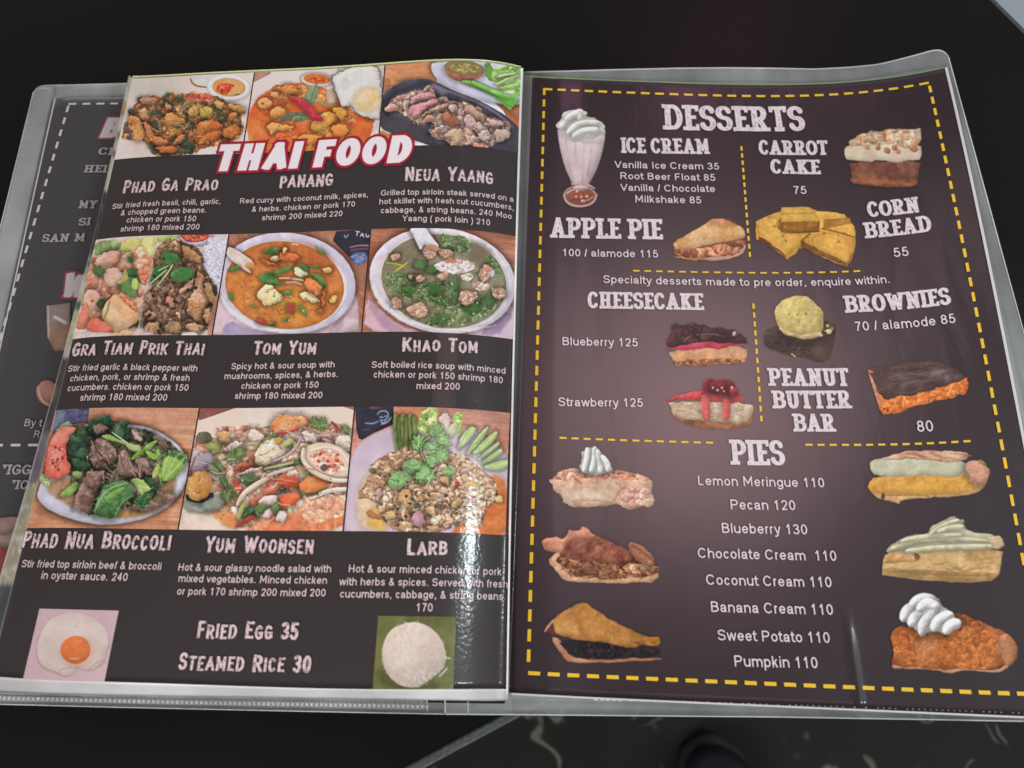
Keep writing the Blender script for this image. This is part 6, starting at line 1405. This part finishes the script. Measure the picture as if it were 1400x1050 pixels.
def tube(x, y, z0, z1, r0, r1, n=24):
    a = np.linspace(0, 2 * math.pi, n, endpoint=False)
    v = [(x + r0 * math.cos(t), y + r0 * math.sin(t), z0) for t in a] + [(x + r1 * math.cos(t), y + r1 * math.sin(t), z1) for t in a]
    f = [(i, (i + 1) % n, n + (i + 1) % n, n + i) for i in range(n)] + [tuple(range(n - 1, -1, -1)), tuple(range(n, 2 * n))]
    return np.array(v), f
ctr = corner - d1 * .475 + d2 * .475
v, f = tube(ctr[0], ctr[1], FZ + .03, TZ - .0245, .035, .035); mesh('pedestal', v, f, m_iron, tab, smooth=False)
v, f = tube(ctr[0], ctr[1], FZ + .001, FZ + .03, .24, .22, 40); mesh('base', v, f, m_iron, tab, smooth=False)

# pale grey moulded chair beyond the far right side of the table
ch0 = E2 + d2 * .02 + d1 * .30
chair = empty('chair', (ch0[0], ch0[1], FZ), 'pale blue grey moulded chair beyond the table edge at the upper right', 'chair')
m_seat = noise_mat('pale_grey_plastic', (.36, .42, .46), (.46, .51, .54), 12, .35)
def rbox(name, c, sx, sy, z0, z1, mat, par, bw=.01, tilt=0.0):
    v, f = box_v(-sx / 2, sx / 2, -sy / 2, sy / 2, z0, z1)
    v[:, 0] += tilt * (v[:, 2] - z0)
    w_ = np.stack([c[0] + v[:, 0] * d1[0] + v[:, 1] * d2[0], c[1] + v[:, 0] * d1[1] + v[:, 1] * d2[1], v[:, 2]], 1)
    return bevel(mesh(name, w_, f, mat, par, smooth=False), bw, 3)
rbox('seat', ch0, .56, .46, -.32, -.285, m_seat, chair, .015)
rbox('backrest', ch0 + d1 * .26, .03, .44, -.284, .10, m_seat, chair, .012, .16)
for sx in (-.24, .22):
    for sy in (-.2, .2):
        q = ch0 + d1 * sx + d2 * sy
        v, f = tube(q[0], q[1], FZ, -.321, .011, .014, 16); mesh('leg', v, f, m_seat, chair, smooth=False)

# toe of a dark shoe on the floor below the table edge
tp = unproject(np.array(984.0), np.array(1027.0), FZ + .05)
shoe = empty('shoe', (tp[0], tp[1] - .14, FZ), 'dark navy shoe with its rounded toe on the marked floor below the table', 'shoe')
m_up = noise_mat('navy_leather', (.006, .008, .012), (.016, .020, .027), 60, .32, .1)
m_sole = noise_mat('black_rubber', (.006, .006, .005), (.010, .010, .009), 90, .7, .2)
def loft(sec, n=28):
    V = []
    for (y, wd, z0, h, sk) in sec:
        for k in range(n):
            t = 2 * math.pi * k / n
            c, s_ = math.cos(t), math.sin(t)
            zz = z0 + h * (max(0, s_) ** .8 if s_ > 0 else -.12 * abs(s_) ** .5)
            V.append((tp[0] + sk + wd * np.sign(c) * abs(c) ** .8, tp[1] + y, zz))
    F_ = []
    for i in range(len(sec) - 1):
        for k in range(n):
            F_.append((i * n + k, i * n + (k + 1) % n, (i + 1) * n + (k + 1) % n, (i + 1) * n + k))
    F_.append(tuple(range(n))[::-1]); F_.append(tuple(range((len(sec) - 1) * n, len(sec) * n)))
    return np.array(V), F_
z = FZ + .028
v, f = loft([(-.275, .018, z, .05, 0), (-.265, .032, z, .085, 0), (-.23, .037, z, .10, 0), (-.17, .040, z, .098, 0), (-.12, .044, z, .075, .001), (-.08, .047, z, .056, .002), (-.04, .046, z, .046, .002), (-.015, .038, z, .036, 0), (0, .024, z, .022, -.002), (.006, .010, z, .010, -.003)])
bevel(mesh('upper', v, f[::-1] if False else f, m_up, shoe), .0001)
v, f = loft([(-.285, .020, FZ + .004, .022, 0), (-.27, .036, FZ + .004, .024, 0), (-.17, .042, FZ + .004, .024, 0), (-.08, .053, FZ + .004, .024, .002), (-.03, .051, FZ + .004, .024, .002), (0, .040, FZ + .004, .024, 0), (.014, .022, FZ + .004, .022, -.002), (.02, .008, FZ + .004, .018, -.003)])
mesh('sole', v, f, m_sole, shoe)

# ================================================================== the menu book
book = empty('menu_book', BOOK, 'open clear sleeve menu book showing a dish page and a dessert page', 'menu')

def curve_px(pts, n):
    P = np.array(pts, float)
    s = np.concatenate([[0], np.cumsum(np.hypot(*np.diff(P, axis=0).T))]); s /= s[-1]
    t = np.linspace(0, 1, n)
    return np.stack([np.interp(t, s, P[:, 0]), np.interp(t, s, P[:, 1])], 1)
def smooth1(P, k=2):
    for _ in range(k):
        Q = P.copy(); Q[1:-1] = (P[:-2] + 2 * P[1:-1] + P[2:]) / 4; P = Q
    return P
def ruled(top, bot, hf, dz, nx=60, ny=50, cor=0.0, side=1):
    """sheet between two measured edges; top edge may have one rounded outer corner"""
    A, B = smooth1(curve_px(top, nx), 2), smooth1(curve_px(bot, nx), 2)
    t = np.linspace(0, 1, ny)[:, None, None] ** 1.12
    G = A[None] * (1 - t) + B[None] * t
    return unproject(G[..., 0], G[..., 1], hf, dz)

# hidden left cover and the drinks page on it
lowz = lambda x, y: np.zeros_like(x)
P = ruled([(45.5, 126), (46.5, 121.5), (50, 118), (56, 116.4), (64, 116), (100, 115.4), (175, 113.4), (300, 112), (500, 108), (700, 104)],
          [(-150, 957), (-100, 959), (0, 963.5), (154, 967.5), (360, 972), (500, 975), (607.5, 977), (655, 977.5), (700, 977.5)], lowz, -.0068, 120, 60)
v, f = slab(P, .0009); mesh('back_cover', v, f, M_COVER, book, smooth=False, label='frosted cover under the drinks page on the left')
# stiff hinge strip along its outer edge
P = ruled([(46, 125), (50, 121), (57, 119.5), (72, 119.5), (73.5, 122)], [(-150, 950), (-138, 951), (-128, 951.5), (-112, 952), (-108, 952)], lowz, -.0056, 14, 40)
v, f = slab(P, .0007); mesh('cover_hinge', v, f, M_SLEEVE, book, smooth=False)
drinks = ruled([(76, 134), (200, 132), (400, 128), (695, 122)], [(-104, 950), (100, 953), (400, 958), (690, 962)], lowz, -.0042, 40, 40)
v, f = slab(drinks, .0008)
dr = mesh('drinks_page', v, f, M_INK_U, book, smooth=False, label='greyed drinks page mostly hidden beneath the dish page')
P = ruled([(74.5, 134), (76.2, 134)], [(-105.5, 950), (-103.5, 950)], lowz, -.0039, 2, 30)
mesh('page_rim', P.reshape(-1, 3), grid_faces(30, 2), M_TXT_U, dr)
class Flat(Sheet):
    def __init__(s): s.hf = -.0041
    def px(s, u, v):
        p = np.stack([np.asarray(u, float), -np.asarray(v, float), np.full(np.shape(u), -.0041)], -1) - CAM
        zz = p @ FWD
        return 700 + F * (p @ RIGHT) / zz, 525 + F * (p @ DOWN) / zz
    def uv(s, px, py):
        p = unproject(np.asarray(px, float), np.asarray(py, float), -.0041); return p[..., 0], -p[..., 1]
    def world(s, u, v, dz=0.0):
        return np.stack([np.asarray(u, float), -np.asarray(v, float), np.full(np.shape(u), -.0041 + dz)], -1)
UD = Flat()
dashes(UD, dr, [((94, 142.5), (200, 141.5), .0075, .0042, .0012), ((94, 145), (-105, 825), .0078, .0042, .0013), ((-80, 609), (100, 608.5), .0075, .0042, .0012)], M_TXT_U, 'dashed_border')
WU = albedo(hexc('b4aaac')); IU = albedo(hexc('4a4648')); RU = albedo(hexc('7c3f48'))  # drinks page colours with the film haze mixed in
heading(UD, dr, 'B', (135, 189), (162, 189), 27, 'title', IU, WU, rim=RU, seed=31, step=.6)
heading(UD, dr, 'W', (79, 407), (119, 407), 33, 'title', IU, WU, rim=RU, seed=32, step=.6)
for k, (t, a_, b_, c_) in enumerate([('Ci', (134, 212), (154, 212), 9.5), ('HEI', (114, 236), (146, 236), 9.5), ('MY', (107, 285), (132, 285), 10), ('Si', (107, 309), (124, 308), 10), ('SAN M', (57, 331.5), (116, 330), 10.5),
                     ("'IGG", (2, 649), (42, 649), 13), ("'IC", (15, 669), (38, 669), 12)]):
    heading(UD, dr, t, a_, b_, c_, 'slabx', IU, WU * .85, name='drink_name', seed=40 + k, step=.5)
lines(UD, dr, [('By t', (33, 583), (56.5, 583)), ('R', (46, 598), (54, 598))], WU, IU, name='small_print')
cutout(UD, dr, (60, 412, 100, 500), (0, 100, 2.763), d_glass, 'printed beer glass half hidden by the dish page', IU, name='printed_glass')
cutout(UD, dr, (40, 505, 92, 565), (0, 460, 2.02), lambda a: (a.e(138, 20, 30, 42, 10, ['8f6a58', 'a07a66'], r=20), a.e(130, 155, 30, 34, 0, ['8c5f54', 'a27264'], r=24), a.st([(105, 140), (112, 175), (135, 190)], 8, 'b89a90', sh=0)), 'printed round amber bottle base', IU, name='printed_bottle')
cutout(UD, dr, (-60, 700, 60, 826), (0, 460, 2.02), lambda a: (a.b([(-120, 520), (70, 505), (70, 735), (-120, 735)], ['94464a', '7c3a40', 'a3565a'], it=0, warp=0, sh=0), a.b([(-120, 500), (70, 500), (40, 585), (-120, 590)], ['8a7068', '9c8378', '7a5f58'], it=0, warp=4, sh=.2), a.e(10, 530, 30, 20, 0, ['b09a90', '8c7068'], r=20)), 'printed red drinks photo at the lower left', IU, name='printed_drinks')

# ---- right side: cover, sleeve, dessert sheet
CT = [(700, 99.5), (715, 98.4), (777, 97), (844, 95), (931, 93), (1000, 92.5), (1060, 93.2), (1114, 94.3), (1160, 92), (1200, 88.2), (1240, 78.5), (1270, 70), (1280, 67.4), (1288, 67.4), (1293.5, 71), (1297, 77)]
CB = [(608, 976.5), (660, 977), (720, 977.3), (1060, 980.3), (1250, 983.5), (1400, 986.3), (1500, 988.5), (1548, 989.5)]
P = ruled(CT, CB, h_right, -.0030, 120, 70)
v, f = slab(P, .0009); mesh('front_cover', v, f, M_COVER_R, book, label='frosted cover showing round the dessert page')
ST = [(713, 101), (726, 103), (800, 108), (880, 110.6), (1000, 113), (1060, 113.6), (1108, 115.2), (1155, 112), (1200, 105.8), (1250, 97.4), (1290, 90.5), (1295, 92)]
SB = [(693, 957), (760, 958.5), (900, 961), (1060, 966), (1250, 972), (1400, 978.5), (1500, 982)]
P = ruled(ST, SB, h_right, -.0009, 90, 70)
v, f = slab(P, .0004); sleeve_r = mesh('page_sleeve', v, f, M_SLEEVE, book)
# sheet itself
uu, vv = np.meshgrid(np.linspace(-.0012, .2105, 320), np.linspace(.0012, .2985, 110))
P = DS.world(uu, vv, 0.0)
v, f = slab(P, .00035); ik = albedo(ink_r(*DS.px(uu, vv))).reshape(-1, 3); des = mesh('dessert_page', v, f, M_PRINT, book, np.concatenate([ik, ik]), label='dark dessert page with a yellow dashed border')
# pale rims where the paper ends in the sleeve
mg = print_mat('green_rim', (.20, .30, .14)); mw = print_mat('white_rim', (.62, .62, .60))
def rim_strip(sheet, par, u0, u1, v0, v1, mat, dz, name='paper_rim', n=70):
    if abs(u1 - u0) > abs(v1 - v0): U, V = np.meshgrid(np.linspace(u0, u1, n), np.linspace(v0, v1, 3))
    else: U, V = np.meshgrid(np.linspace(u0, u1, 3), np.linspace(v0, v1, n))
    return mesh(name, sheet.world(U, V, dz).reshape(-1, 3), grid_faces(*U.shape), mat, par)
rim_strip(DS, des, -.001, .2102, .0004, .0012, mg, .0001)
rim_strip(DS, des, .2106, .2118, .001, .2985, mw, .0001)
rim_strip(DS, des, .0000, .2110, .2986, .2992, mw, .0001)
# dashed border and separators (u, v in metres)
V_, F_ = [], []
b0, b1, t0, t1 = .0059, .2019, .0086, .2912
for a_, c_ in [((b0, t0), (b1, t0)), ((b1, t0 + .002), (b1, t1)), ((b0, t1), (b1, t1)), ((b0, t0 - .0006), (b0, t1 - .004))]:
    V_, F_ = dash_uv(V_, F_, DS, a_, c_, .0074, .0045, .00135, .00025)
mesh('dashed_border', np.concatenate(V_), np.concatenate(F_), M_YEL, des)
for sg in [((1013.6, 200), (1025.4, 351), .0043, .0026, .0010), ((1030, 415), (1041.2, 576), .0046, .0026, .0010)]: dashes(DS, des, [sg], M_YEL, 'dashed_divider')
dashes(DS, des, [((865.5, 370), (1176, 370.4), .0053, .0030, .00085)], M_YEL, 'dashed_divider')
for sg in [((765, 598.5), (975, 605.3), .0052, .0030, .0009), ((1101, 607.9), (1327, 602.8), .0052, .0030, .0009)]: dashes(DS, des, [sg], M_YEL, 'dashed_divider')

WR = albedo(hexc('e2d2d5'))
for k, (t, a_, b_, c_) in enumerate([
  ('DESSERTS', (906.4, 176.8), (1102, 178.6), 34), ('ICE CREAM', (849.5, 208.8), (971.5, 210.5), 20.8), ('CARROT', (1038, 211), (1133, 211.5), 19.5), ('CAKE', (1054, 237), (1122.5, 238), 19.5),
  ('CORN', (1187.5, 297), (1259, 289.5), 20.8), ('BREAD', (1183, 326), (1275, 315.5), 21.5), ('APPLE PIE', (751.8, 324.6), (907, 327.2), 27.6), ('CHEESECAKE', (803.5, 421), (963, 423.8), 22.6),
  ('BROWNIES', (1155.5, 427.4), (1301.3, 415.6), 22.8), ('PEANUT', (1051, 527.2), (1162.3, 527.6), 24), ('BUTTER', (1056.5, 558.2), (1165.5, 558), 24), ('BAR', (1085, 589.8), (1143.6, 590), 24), ('PIES', (999.3, 635.2), (1074.3, 636.2), 33.8)]):
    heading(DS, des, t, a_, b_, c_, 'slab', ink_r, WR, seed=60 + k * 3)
for rows in [
  [('Vanilla Ice Cream 35', (841, 229.2), (983.4, 231.8)), ('Root Beer Float 85', (848, 244.6), (978.2, 247.2)), ('Vanilla / Chocolate', (849, 260.6), (977.7, 262.6)), ('Milkshake 85', (868.4, 276.5), (959, 278.2))],
  [('75', (1085, 265), (1103, 265))], [('55', (1223, 351.6), (1243, 349.4))], [('100 / alamode 115', (769, 350), (900, 352))],
  [('Specialty desserts made to pre order, enquire within.', (825, 386.6), (1217, 386.6))],
  [('Blueberry 125', (769, 471.8), (872.2, 473.6))], [('Strawberry 125', (763.6, 555), (879.2, 556.2))], [('70 / alamode 85', (1169.7, 452.4), (1307, 441))], [('80', (1254.8, 590.2), (1276.5, 589.6))],
  [('Lemon Meringue 110', (954.6, 663), (1127.4, 666.2))], [('Pecan 120', (999, 696.2), (1087.8, 697.4))], [('Blueberry 130', (987.2, 728.4), (1104.2, 730.6))],
  [('Chocolate Cream  110', (954.6, 762.6), (1144, 766.8))], [('Coconut Cream 110', (966, 799.2), (1137.4, 802.9))], [('Banana Cream 110', (972.3, 836.4), (1139.4, 840.6))],
  [('Sweet Potato 110', (981.8, 875.2), (1135, 879))], [('Pumpkin 110', (1004.4, 911), (1118.4, 913.6))]]:
    lines(DS, des, rows, albedo(hexc('e4d2d7')), ink_r, name='menu_text')
R1, R2, R3, R4, R5, R6, R7, R8 = (700, 60, 3.889), (1000, 60, 3.5), (700, 280, 3.889), (1020, 260, 3.5), (700, 500, 3.889), (1020, 480, 3.5), (700, 700, 3.0), (1000, 700, 3.0)
AP, BN_ = (740, 280, 4.667), (1020, 390, 4.375)
for k, (bx, fr, fn, lb) in enumerate([
  ((756, 144, 834, 288), R1, d_shake, 'printed tall milkshake glass topped with whipped cream'), ((1148, 171, 1266, 262), R2, d_carrot, 'printed carrot cake slice with white frosting'),
  ((1029, 278, 1175, 368), R4, d_corn, 'printed pile of yellow corn bread pieces'), ((916, 296, 1024, 362), AP, d_apple, 'printed apple pie slice'),
  ((905, 436, 1028, 504), R3, d_blueb, 'printed cheesecake slice with dark blueberry topping'), ((908, 516, 1036, 593), R5, d_strawb, 'printed cheesecake slice with red strawberry topping'),
  ((1039, 400, 1148, 500), BN_, d_brownie, 'printed brownie with a scoop of ice cream'), ((1181, 488, 1328, 575), BN_, d_peanut, 'printed orange and brown peanut butter bar'),
  ((745, 605, 898, 700), R5, d_coconut, 'printed pale pie slice with a whipped cream peak'), ((738, 715, 906, 800), R7, d_pecan, 'printed pecan pie slice with fluted crust'),
  ((741, 820, 909, 910), R7, d_dark, 'printed pie slice with dark filling and golden top crust'), ((1182, 612, 1358, 696), R6, d_lemon, 'printed lemon meringue pie slice'),
  ((1201, 700, 1378, 800), R8, d_banana, 'printed cream pie slice with swirled topping'), ((1212, 808, 1398, 926), R8, d_sweet, 'printed orange pie slice with white whipped cream')]):
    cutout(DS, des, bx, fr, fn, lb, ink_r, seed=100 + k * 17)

M_RIM = frosted('bright_cut_edge', (.78, .80, .79), .80, rough=.25, bump=.05)
def edge_line(pts, wd, hf, dz, par, n=90):
    A = smooth1(curve_px(pts, n), 2); T = np.gradient(A, axis=0); T /= np.linalg.norm(T, axis=1)[:, None]; N_ = np.stack([-T[:, 1], T[:, 0]], 1)
    G = np.stack([A - N_ * wd / 2, A + N_ * wd / 2])
    P = unproject(G[..., 0], G[..., 1], hf, dz)
    v, f = slab(P, .0003); return mesh('cut_edge', v, f, M_RIM, par)
fc = bpy.data.objects['front_cover']; bc = bpy.data.objects['back_cover']
edge_line(CB[:6], 1.3, h_right, -.0026, fc); edge_line([(1297, 78), (1340, 235), (1374, 360), (1402, 462)], 1.2, h_right, -.0026, fc); edge_line(CT, 1.0, h_right, -.0026, fc)
edge_line([(-60, 960), (0, 963), (154, 967), (360, 971.5), (500, 974.5), (607, 976.5)], 1.2, lowz, -.0066, bc); edge_line([(608.5, 958), (608.5, 976)], 1.4, lowz, -.0030, bc, 8); edge_line([(640, 959), (640, 976)], 1.0, lowz, -.0030, bc, 8); edge_line([(584, 957), (584, 973)], 1.0, lowz, -.0032, bc, 8)
edge_line([(45.5, 126), (0, 312), (-60, 555)], 1.2, lowz, -.0066, bc)
# ---- left side: the turned dish page
uu, vv = np.meshgrid(np.linspace(0, .21, 110), np.linspace(0, .297, 110))
P = TH.world(uu, vv, 0.0)
v, f = slab(P, .0005); thp = mesh('dish_page', v, f, M_INK_L, book, label='arched black page of dish photos on the left')
# white plastic edge on the spine side, bottom margin, top edge
def px_strip(A, B, n, hf, dz, mat, name, par, m=5, thick=.0004, cols=None, label=None):
    a, c = smooth1(curve_px(A, n), 1), smooth1(curve_px(B, n), 1)
    t = np.linspace(0, 1, m)[:, None, None]
    G = a[None] * (1 - t) + c[None] * t
    P = unproject(G[..., 0], G[..., 1], hf, dz)
    if cols is not None: return mesh(name, P.reshape(-1, 3), grid_faces(m, n), mat, par, cols, label=label)
    v, f = slab(P, thick); return mesh(name, v, f, mat, par, label=label)
vs = np.linspace(0, .297, 40); ex, ey = TH.px(np.full(40, .21), vs)
RE = [(x, y) for x, y in zip(ex, ey)] + [(692, 957.5)]
flat_edge = lambda x, y: np.full_like(x, .0034)
M_WHITE = frosted('white_paper_edge', (.86, .86, .85), .97, rough=.3, bump=.05)
px_strip([(x - .2, y) for x, y in RE], [(x + 3.0 - .8 * i / 40, y) for i, (x, y) in enumerate(RE)], 60, flat_edge, .0002, M_WHITE, 'sleeve_edge', thp, 4, label='bright white plastic edge beside the fold')
us = np.linspace(0, .21, 50); bx_, by_ = TH.px(us, np.full(50, .297))
BT = [(x, y - .5) for x, y in zip(bx_, by_)]
BB = [(-40, 943), (0, 946.5), (54, 948.5), (154, 951), (270, 952.5), (360, 953.5), (508, 956), (600, 957.5), (660, 958.3), (691.5, 958)]
px_strip(BT, BB, 90, h_left, .0002, M_EDGE, 'sleeve_edge', thp, 6, label='translucent white lower margin of the sleeve')
px_strip([(-60, 945), (0, 946), (154, 950.5), (360, 953), (508, 955.5), (584, 957)], [(-60, 958), (0, 959.5), (154, 962), (360, 966.5), (508, 969.5), (584, 971)], 60, lowz, -.0034, M_SLEEVE, 'sleeve_flap', thp, 4)
tx, ty = TH.px(us, np.zeros(50))
M_LIME = print_mat('lime_rim', (.60, .62, .30))
px_strip([(x, y - 2.6) for x, y in zip(tx, ty)], [(x, y + .4) for x, y in zip(tx, ty)], 60, h_left, -.0002, M_LIME, 'paper_rim', thp, 3)

# rolled free edge of the page: its print runs on round the bend
h_roll = lambda x, y: h_left(x, y)
lx, ly = TH.px(np.zeros(40), np.linspace(0, .297, 40))
OUT = [(176, 103), (172, 122), (163, 165), (153, 210), (143, 255), (134, 298), (124, 340), (112, 385), (99, 434), (85, 490), (70, 546), (53, 605), (38, 660), (22, 715), (5, 770), (-12, 830), (-34, 905)]
Ao = smooth1(curve_px(OUT, 160), 3); Ai = curve_px(list(zip(lx, ly)), 160)
t = np.linspace(0, 1, 14)[:, None, None]
G = Ai[None] * (1 - t) + Ao[None] * t
P = unproject(G[..., 0], G[..., 1], h_left, 0.0)
drop = (np.linspace(0, 1, 14) ** 1.5 * .0055)[:, None]
# lower the outer rows along their own sight direction so the roll turns down to the page beneath
dirs = P - CAM; P = P + dirs * (drop / np.abs(dirs[..., 2]))[..., None]
ca = Art(G[..., 0], G[..., 1], (0, 0, 1.0), '4b4344', 5)
yy = G[..., 1]
def band(y0, y1, cols):
    k = sstep(y0 - 2, y0 + 2, yy) * (1 - sstep(y1 - 2, y1 + 2, yy))
    c = ca.pal(cols, G[..., 0], yy, .06, y0 * .1)
    ca.C[:] = ca.C * (1 - k[..., None]) + c * k[..., None]
band(90, 262, ['dfe0cd', 'e8dcd0', 'd8dcc6', 'e9e4d6']); band(140, 158, ['cfa870', 'b98a58']); band(178, 192, ['8ea070', '6a8a58']); band(205, 215, ['b89070', '8a6a50'])
band(262, 342, ['45423f', '4a4745']); band(342, 372, ['c9ccc6', '5a655c', 'c0c4bc']); band(372, 470, ['cfd0b4', 'b8c090', 'dcdcc8', 'a8b088']); band(412, 424, ['6a7a58', '4c5c40']); band(470, 490, ['d8d0c4', 'c8b8a8'])
band(490, 590, ['4a4748', '55504e']); band(590, 660, ['8a7c84', '6a5f6c']); band(660, 800, ['c9bfa8', 'b0a68c', '9c9880', 'd8d4c8']); band(800, 960, ['4a4a50', '5c5c60'])
tt_ = np.linspace(0, 1, 14)[:, None] * np.ones(160)
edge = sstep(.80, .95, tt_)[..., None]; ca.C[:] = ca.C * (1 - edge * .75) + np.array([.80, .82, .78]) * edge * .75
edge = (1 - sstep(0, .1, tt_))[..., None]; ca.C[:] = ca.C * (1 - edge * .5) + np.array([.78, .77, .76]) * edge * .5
mesh('rolled_edge', P.reshape(-1, 3), grid_faces(14, 160), M_PRINT, thp, albedo(ca.C).reshape(-1, 3), label='free edge of the dish page rolling down')

# ultrasonic weld marks along the lower seams
def welds(name, par, A, n, hf, dz, wx, wy, v_shape, mat):
    P0 = curve_px(A, n); V, Fc = [], []
    rnd = random.Random(4)
    for i, (x, y) in enumerate(P0):
        if not v_shape and rnd.random() < .12: continue
        if v_shape: q = [(-wx, -wy), (-wx * .45, -wy), (0, wy * .6), (wx * .45, -wy), (wx, -wy), (wx * .25, wy), (-wx * .25, wy)]
        else: q = [(-wx, -wy), (wx, -wy), (wx, wy), (-wx, wy)]
        q = [(x + a_ + rnd.uniform(-.3, .3), y + b_) for a_, b_ in q]
        k = len(V)
        base = unproject(np.array([p[0] for p in q]), np.array([p[1] for p in q]), hf, dz); n_ = len(q)
        c = base.mean(0) + np.array([0, 0, .0006])
        V += list(base) + [c]
        Fc += [(k + j, k + (j + 1) % n_, k + n_) for j in range(n_)]
    return mesh(name, np.array(V), Fc, mat, par, smooth=False)
welds('weld_seam', thp, [(-40, 951), (0, 953.5), (54, 955), (154, 957.5), (270, 960), (360, 961.5), (508, 964), (584, 965.5)], 96, lowz, -.0030, 2.4, 2.6, True, M_WELD)
welds('weld_seam', sleeve_r, [(815, 956), (960, 959.5), (1060, 963), (1250, 969.5), (1400, 975)], 74, h_right, -.0004, 2.8, 1.5, False, M_WELD)

# dish photos, headings and descriptions
vA, vB, vC, vD, vE, vF, vG = VR
g = .00035
for k, (c, v0, v1, fr, fn, lb) in enumerate([
  (0, 0, vB, (160, 80, 7.242), dish_basil, 'photo of a brown chicken stir fry with basil'), (1, 0, vB, (330, 80, 7.0), dish_curry, 'photo of an orange red curry with a red chili'), (2, 0, vB, (515, 75, 6.829), dish_steak, 'photo of sliced steak on a dark skillet'),
  (0, vC, vD, (95, 310, 6.364), dish_garlic, 'photo of garlic shrimp and garlic pork with coriander'), (1, vC, vD, (290, 310, 6.364), dish_tomyum, 'photo of an orange soup in a white bowl'), (2, vC, vD, (495, 305, 6.364), dish_ricesoup, 'photo of a green rice soup in a white bowl'),
  (0, vE, vF, (30, 550, 5.833), dish_broccoli, 'photo of beef and broccoli with a tomato slice'), (1, vE, vF, (240, 550, 5.6), dish_noodle, 'photo of a glass noodle seafood salad'), (2, vE, vF, (465, 545, 5.527), dish_larb, 'photo of minced meat with coriander and cucumber')]):
    picture(TH, thp, c * .07 + (g if c else 0), (c + 1) * .07 - (g if c < 2 else 0), v0 + .0003, v1, fr, fn, lb, seed=200 + k * 31)
def corners(x0, y0, x1, y1):
    u, v = TH.uv(np.array([x0, x1], float), np.array([y0, y1], float)); return u[0], u[1], v[0], v[1]
u0, u1, v0, v1 = corners(54, 832, 142.5, 933)
picture(TH, thp, *(lambda: (float(u0), float(u1), float(v0), float(v1)))(), (0, 780, 3.889), dish_egg, 'photo of a fried egg', seed=7)
u0, u1, v0, v1 = corners(517, 842, 619.5, 943.5)
picture(TH, thp, float(u0), float(u1), float(v0), float(v1), (340, 780, 3.684), dish_rice, 'photo of a mound of white rice on a leaf', seed=8)

WT = albedo(hexc('ead2d3'))
heading(TH, thp, 'THAI FOOD', (291, 234.5), (559, 221.8), 36, 'title', INK_L, albedo(hexc('ecdfe3')), rim=albedo(hexc('a02c3a')), dz=.0005, seed=5, name='title_text', step=.45)
for k, (t, a_, b_, c_) in enumerate([
  ('Phad Ga Prao', (167, 264.5), (297, 260), 17), ('PANANG', (381.5, 257), (454.5, 254), 16.5), ('Neua Yaang', (553, 247.5), (674, 252.2), 19), ('Gra Tiam Prik Thai', (97, 487.6), (278, 485.4), 17.5), ('Tom Yum', (345.5, 485), (432, 484), 18.5), ('Khao Tom', (549, 480.6), (653.3, 483.4), 19),
  ('Phad Nua Broccoli', (28.6, 749.4), (232, 752.4), 22), ('Yum Woonsen', (279, 755), (428, 757.2), 22.5), ('Larb', (555.6, 758.8), (611.6, 759), 22.5), ('Fried Egg 35', (268, 872.4), (407, 874.6), 23), ('Steamed Rice 30', (242.8, 916), (424.2, 919.8), 23)]):
    heading(TH, thp, t, a_, b_, c_, 'grunge', INK_L, WT, seed=300 + k * 5, step=.45)
for rows in [
  [('Stir fried fresh basil, chili, garlic,', (153, 286), (301.4, 278.6)), ('& chopped green beans.', (164.6, 294.8), (281.8, 290.6)), ('chicken or pork 150', (172.8, 304.4), (267.4, 302.5)), ('shrimp 180 mixed 200', (164.6, 316.8), (272, 313.6))],
  [('Red curry with coconut milk, spices,', (327.7, 278.2), (503.2, 269.4)), ('& herbs. chicken or pork 170', (344, 289.6), (485, 282.2)), ('shrimp 200 mixed 220', (358, 301.2), (467.8, 295.2))],
  [('Grilled top sirloin steak served on a', (520.6, 267.4), (702, 276.2)), ('hot skillet with fresh cut cucumbers,', (518.6, 279.2), (702.4, 287.8)), ('cabbage, & string beans. 240 Moo', (520.6, 291.5), (699.4, 299.6)), ('Yaang ( pork loin ) 210', (550, 302.3), (669.8, 308.2))],
  [('Stir fried garlic & black pepper with', (92.4, 508.4), (269, 507.6)), ('chicken, pork, or shrimp & fresh', (95.4, 521.6), (258.4, 520.6)), ('cucumbers. chicken or pork 150', (92, 535), (256.8, 534.2)), ('shrimp 180 mixed 200', (109, 548), (227.6, 547.8))],
  [('Spicy hot & sour soup with', (315.8, 504.8), (457, 502)), ('mushrooms, spices, & herbs.', (306.6, 518.2), (461.8, 515.2)), ('chicken or pork 150', (329.7, 531.6), (435, 530)), ('shrimp 180 mixed 200', (320.8, 545.2), (440.2, 544.2))],
  [('Soft boiled rice soup with minced', (508, 502.8), (690.8, 511.2)), ('chicken or pork 150 shrimp 180', (510.8, 516.2), (687.2, 524.2)), ('mixed 200', (569.5, 531.8), (628.4, 533))],
  [('Stir fried top sirloin beef & broccoli', (29, 775.4), (219.6, 779.2)), ('in oyster sauce. 240', (56, 791.4), (173.4, 794.4))],
  [('Hot & sour glassy noodle salad with', (243, 780), (452.2, 782.4)), ('mixed vegetables. Minced chicken', (243.8, 795.4), (446.6, 798.2)), ('or pork 170 shrimp 200 mixed 200', (241.8, 812.9), (444.6, 815.4))],
  [('Hot & sour minced chicken or pork', (476.2, 782.4), (685.4, 786.6)), ('with herbs & spices. Served with fresh', (464, 800), (694, 803.6)), ('cucumbers, cabbage, & string beans.', (464.8, 816.8), (691.2, 820.4)), ('170', (568.6, 835.8), (591.2, 836))]]:
    lines(TH, thp, rows, albedo(hexc('ebcfd1')), INK_L)
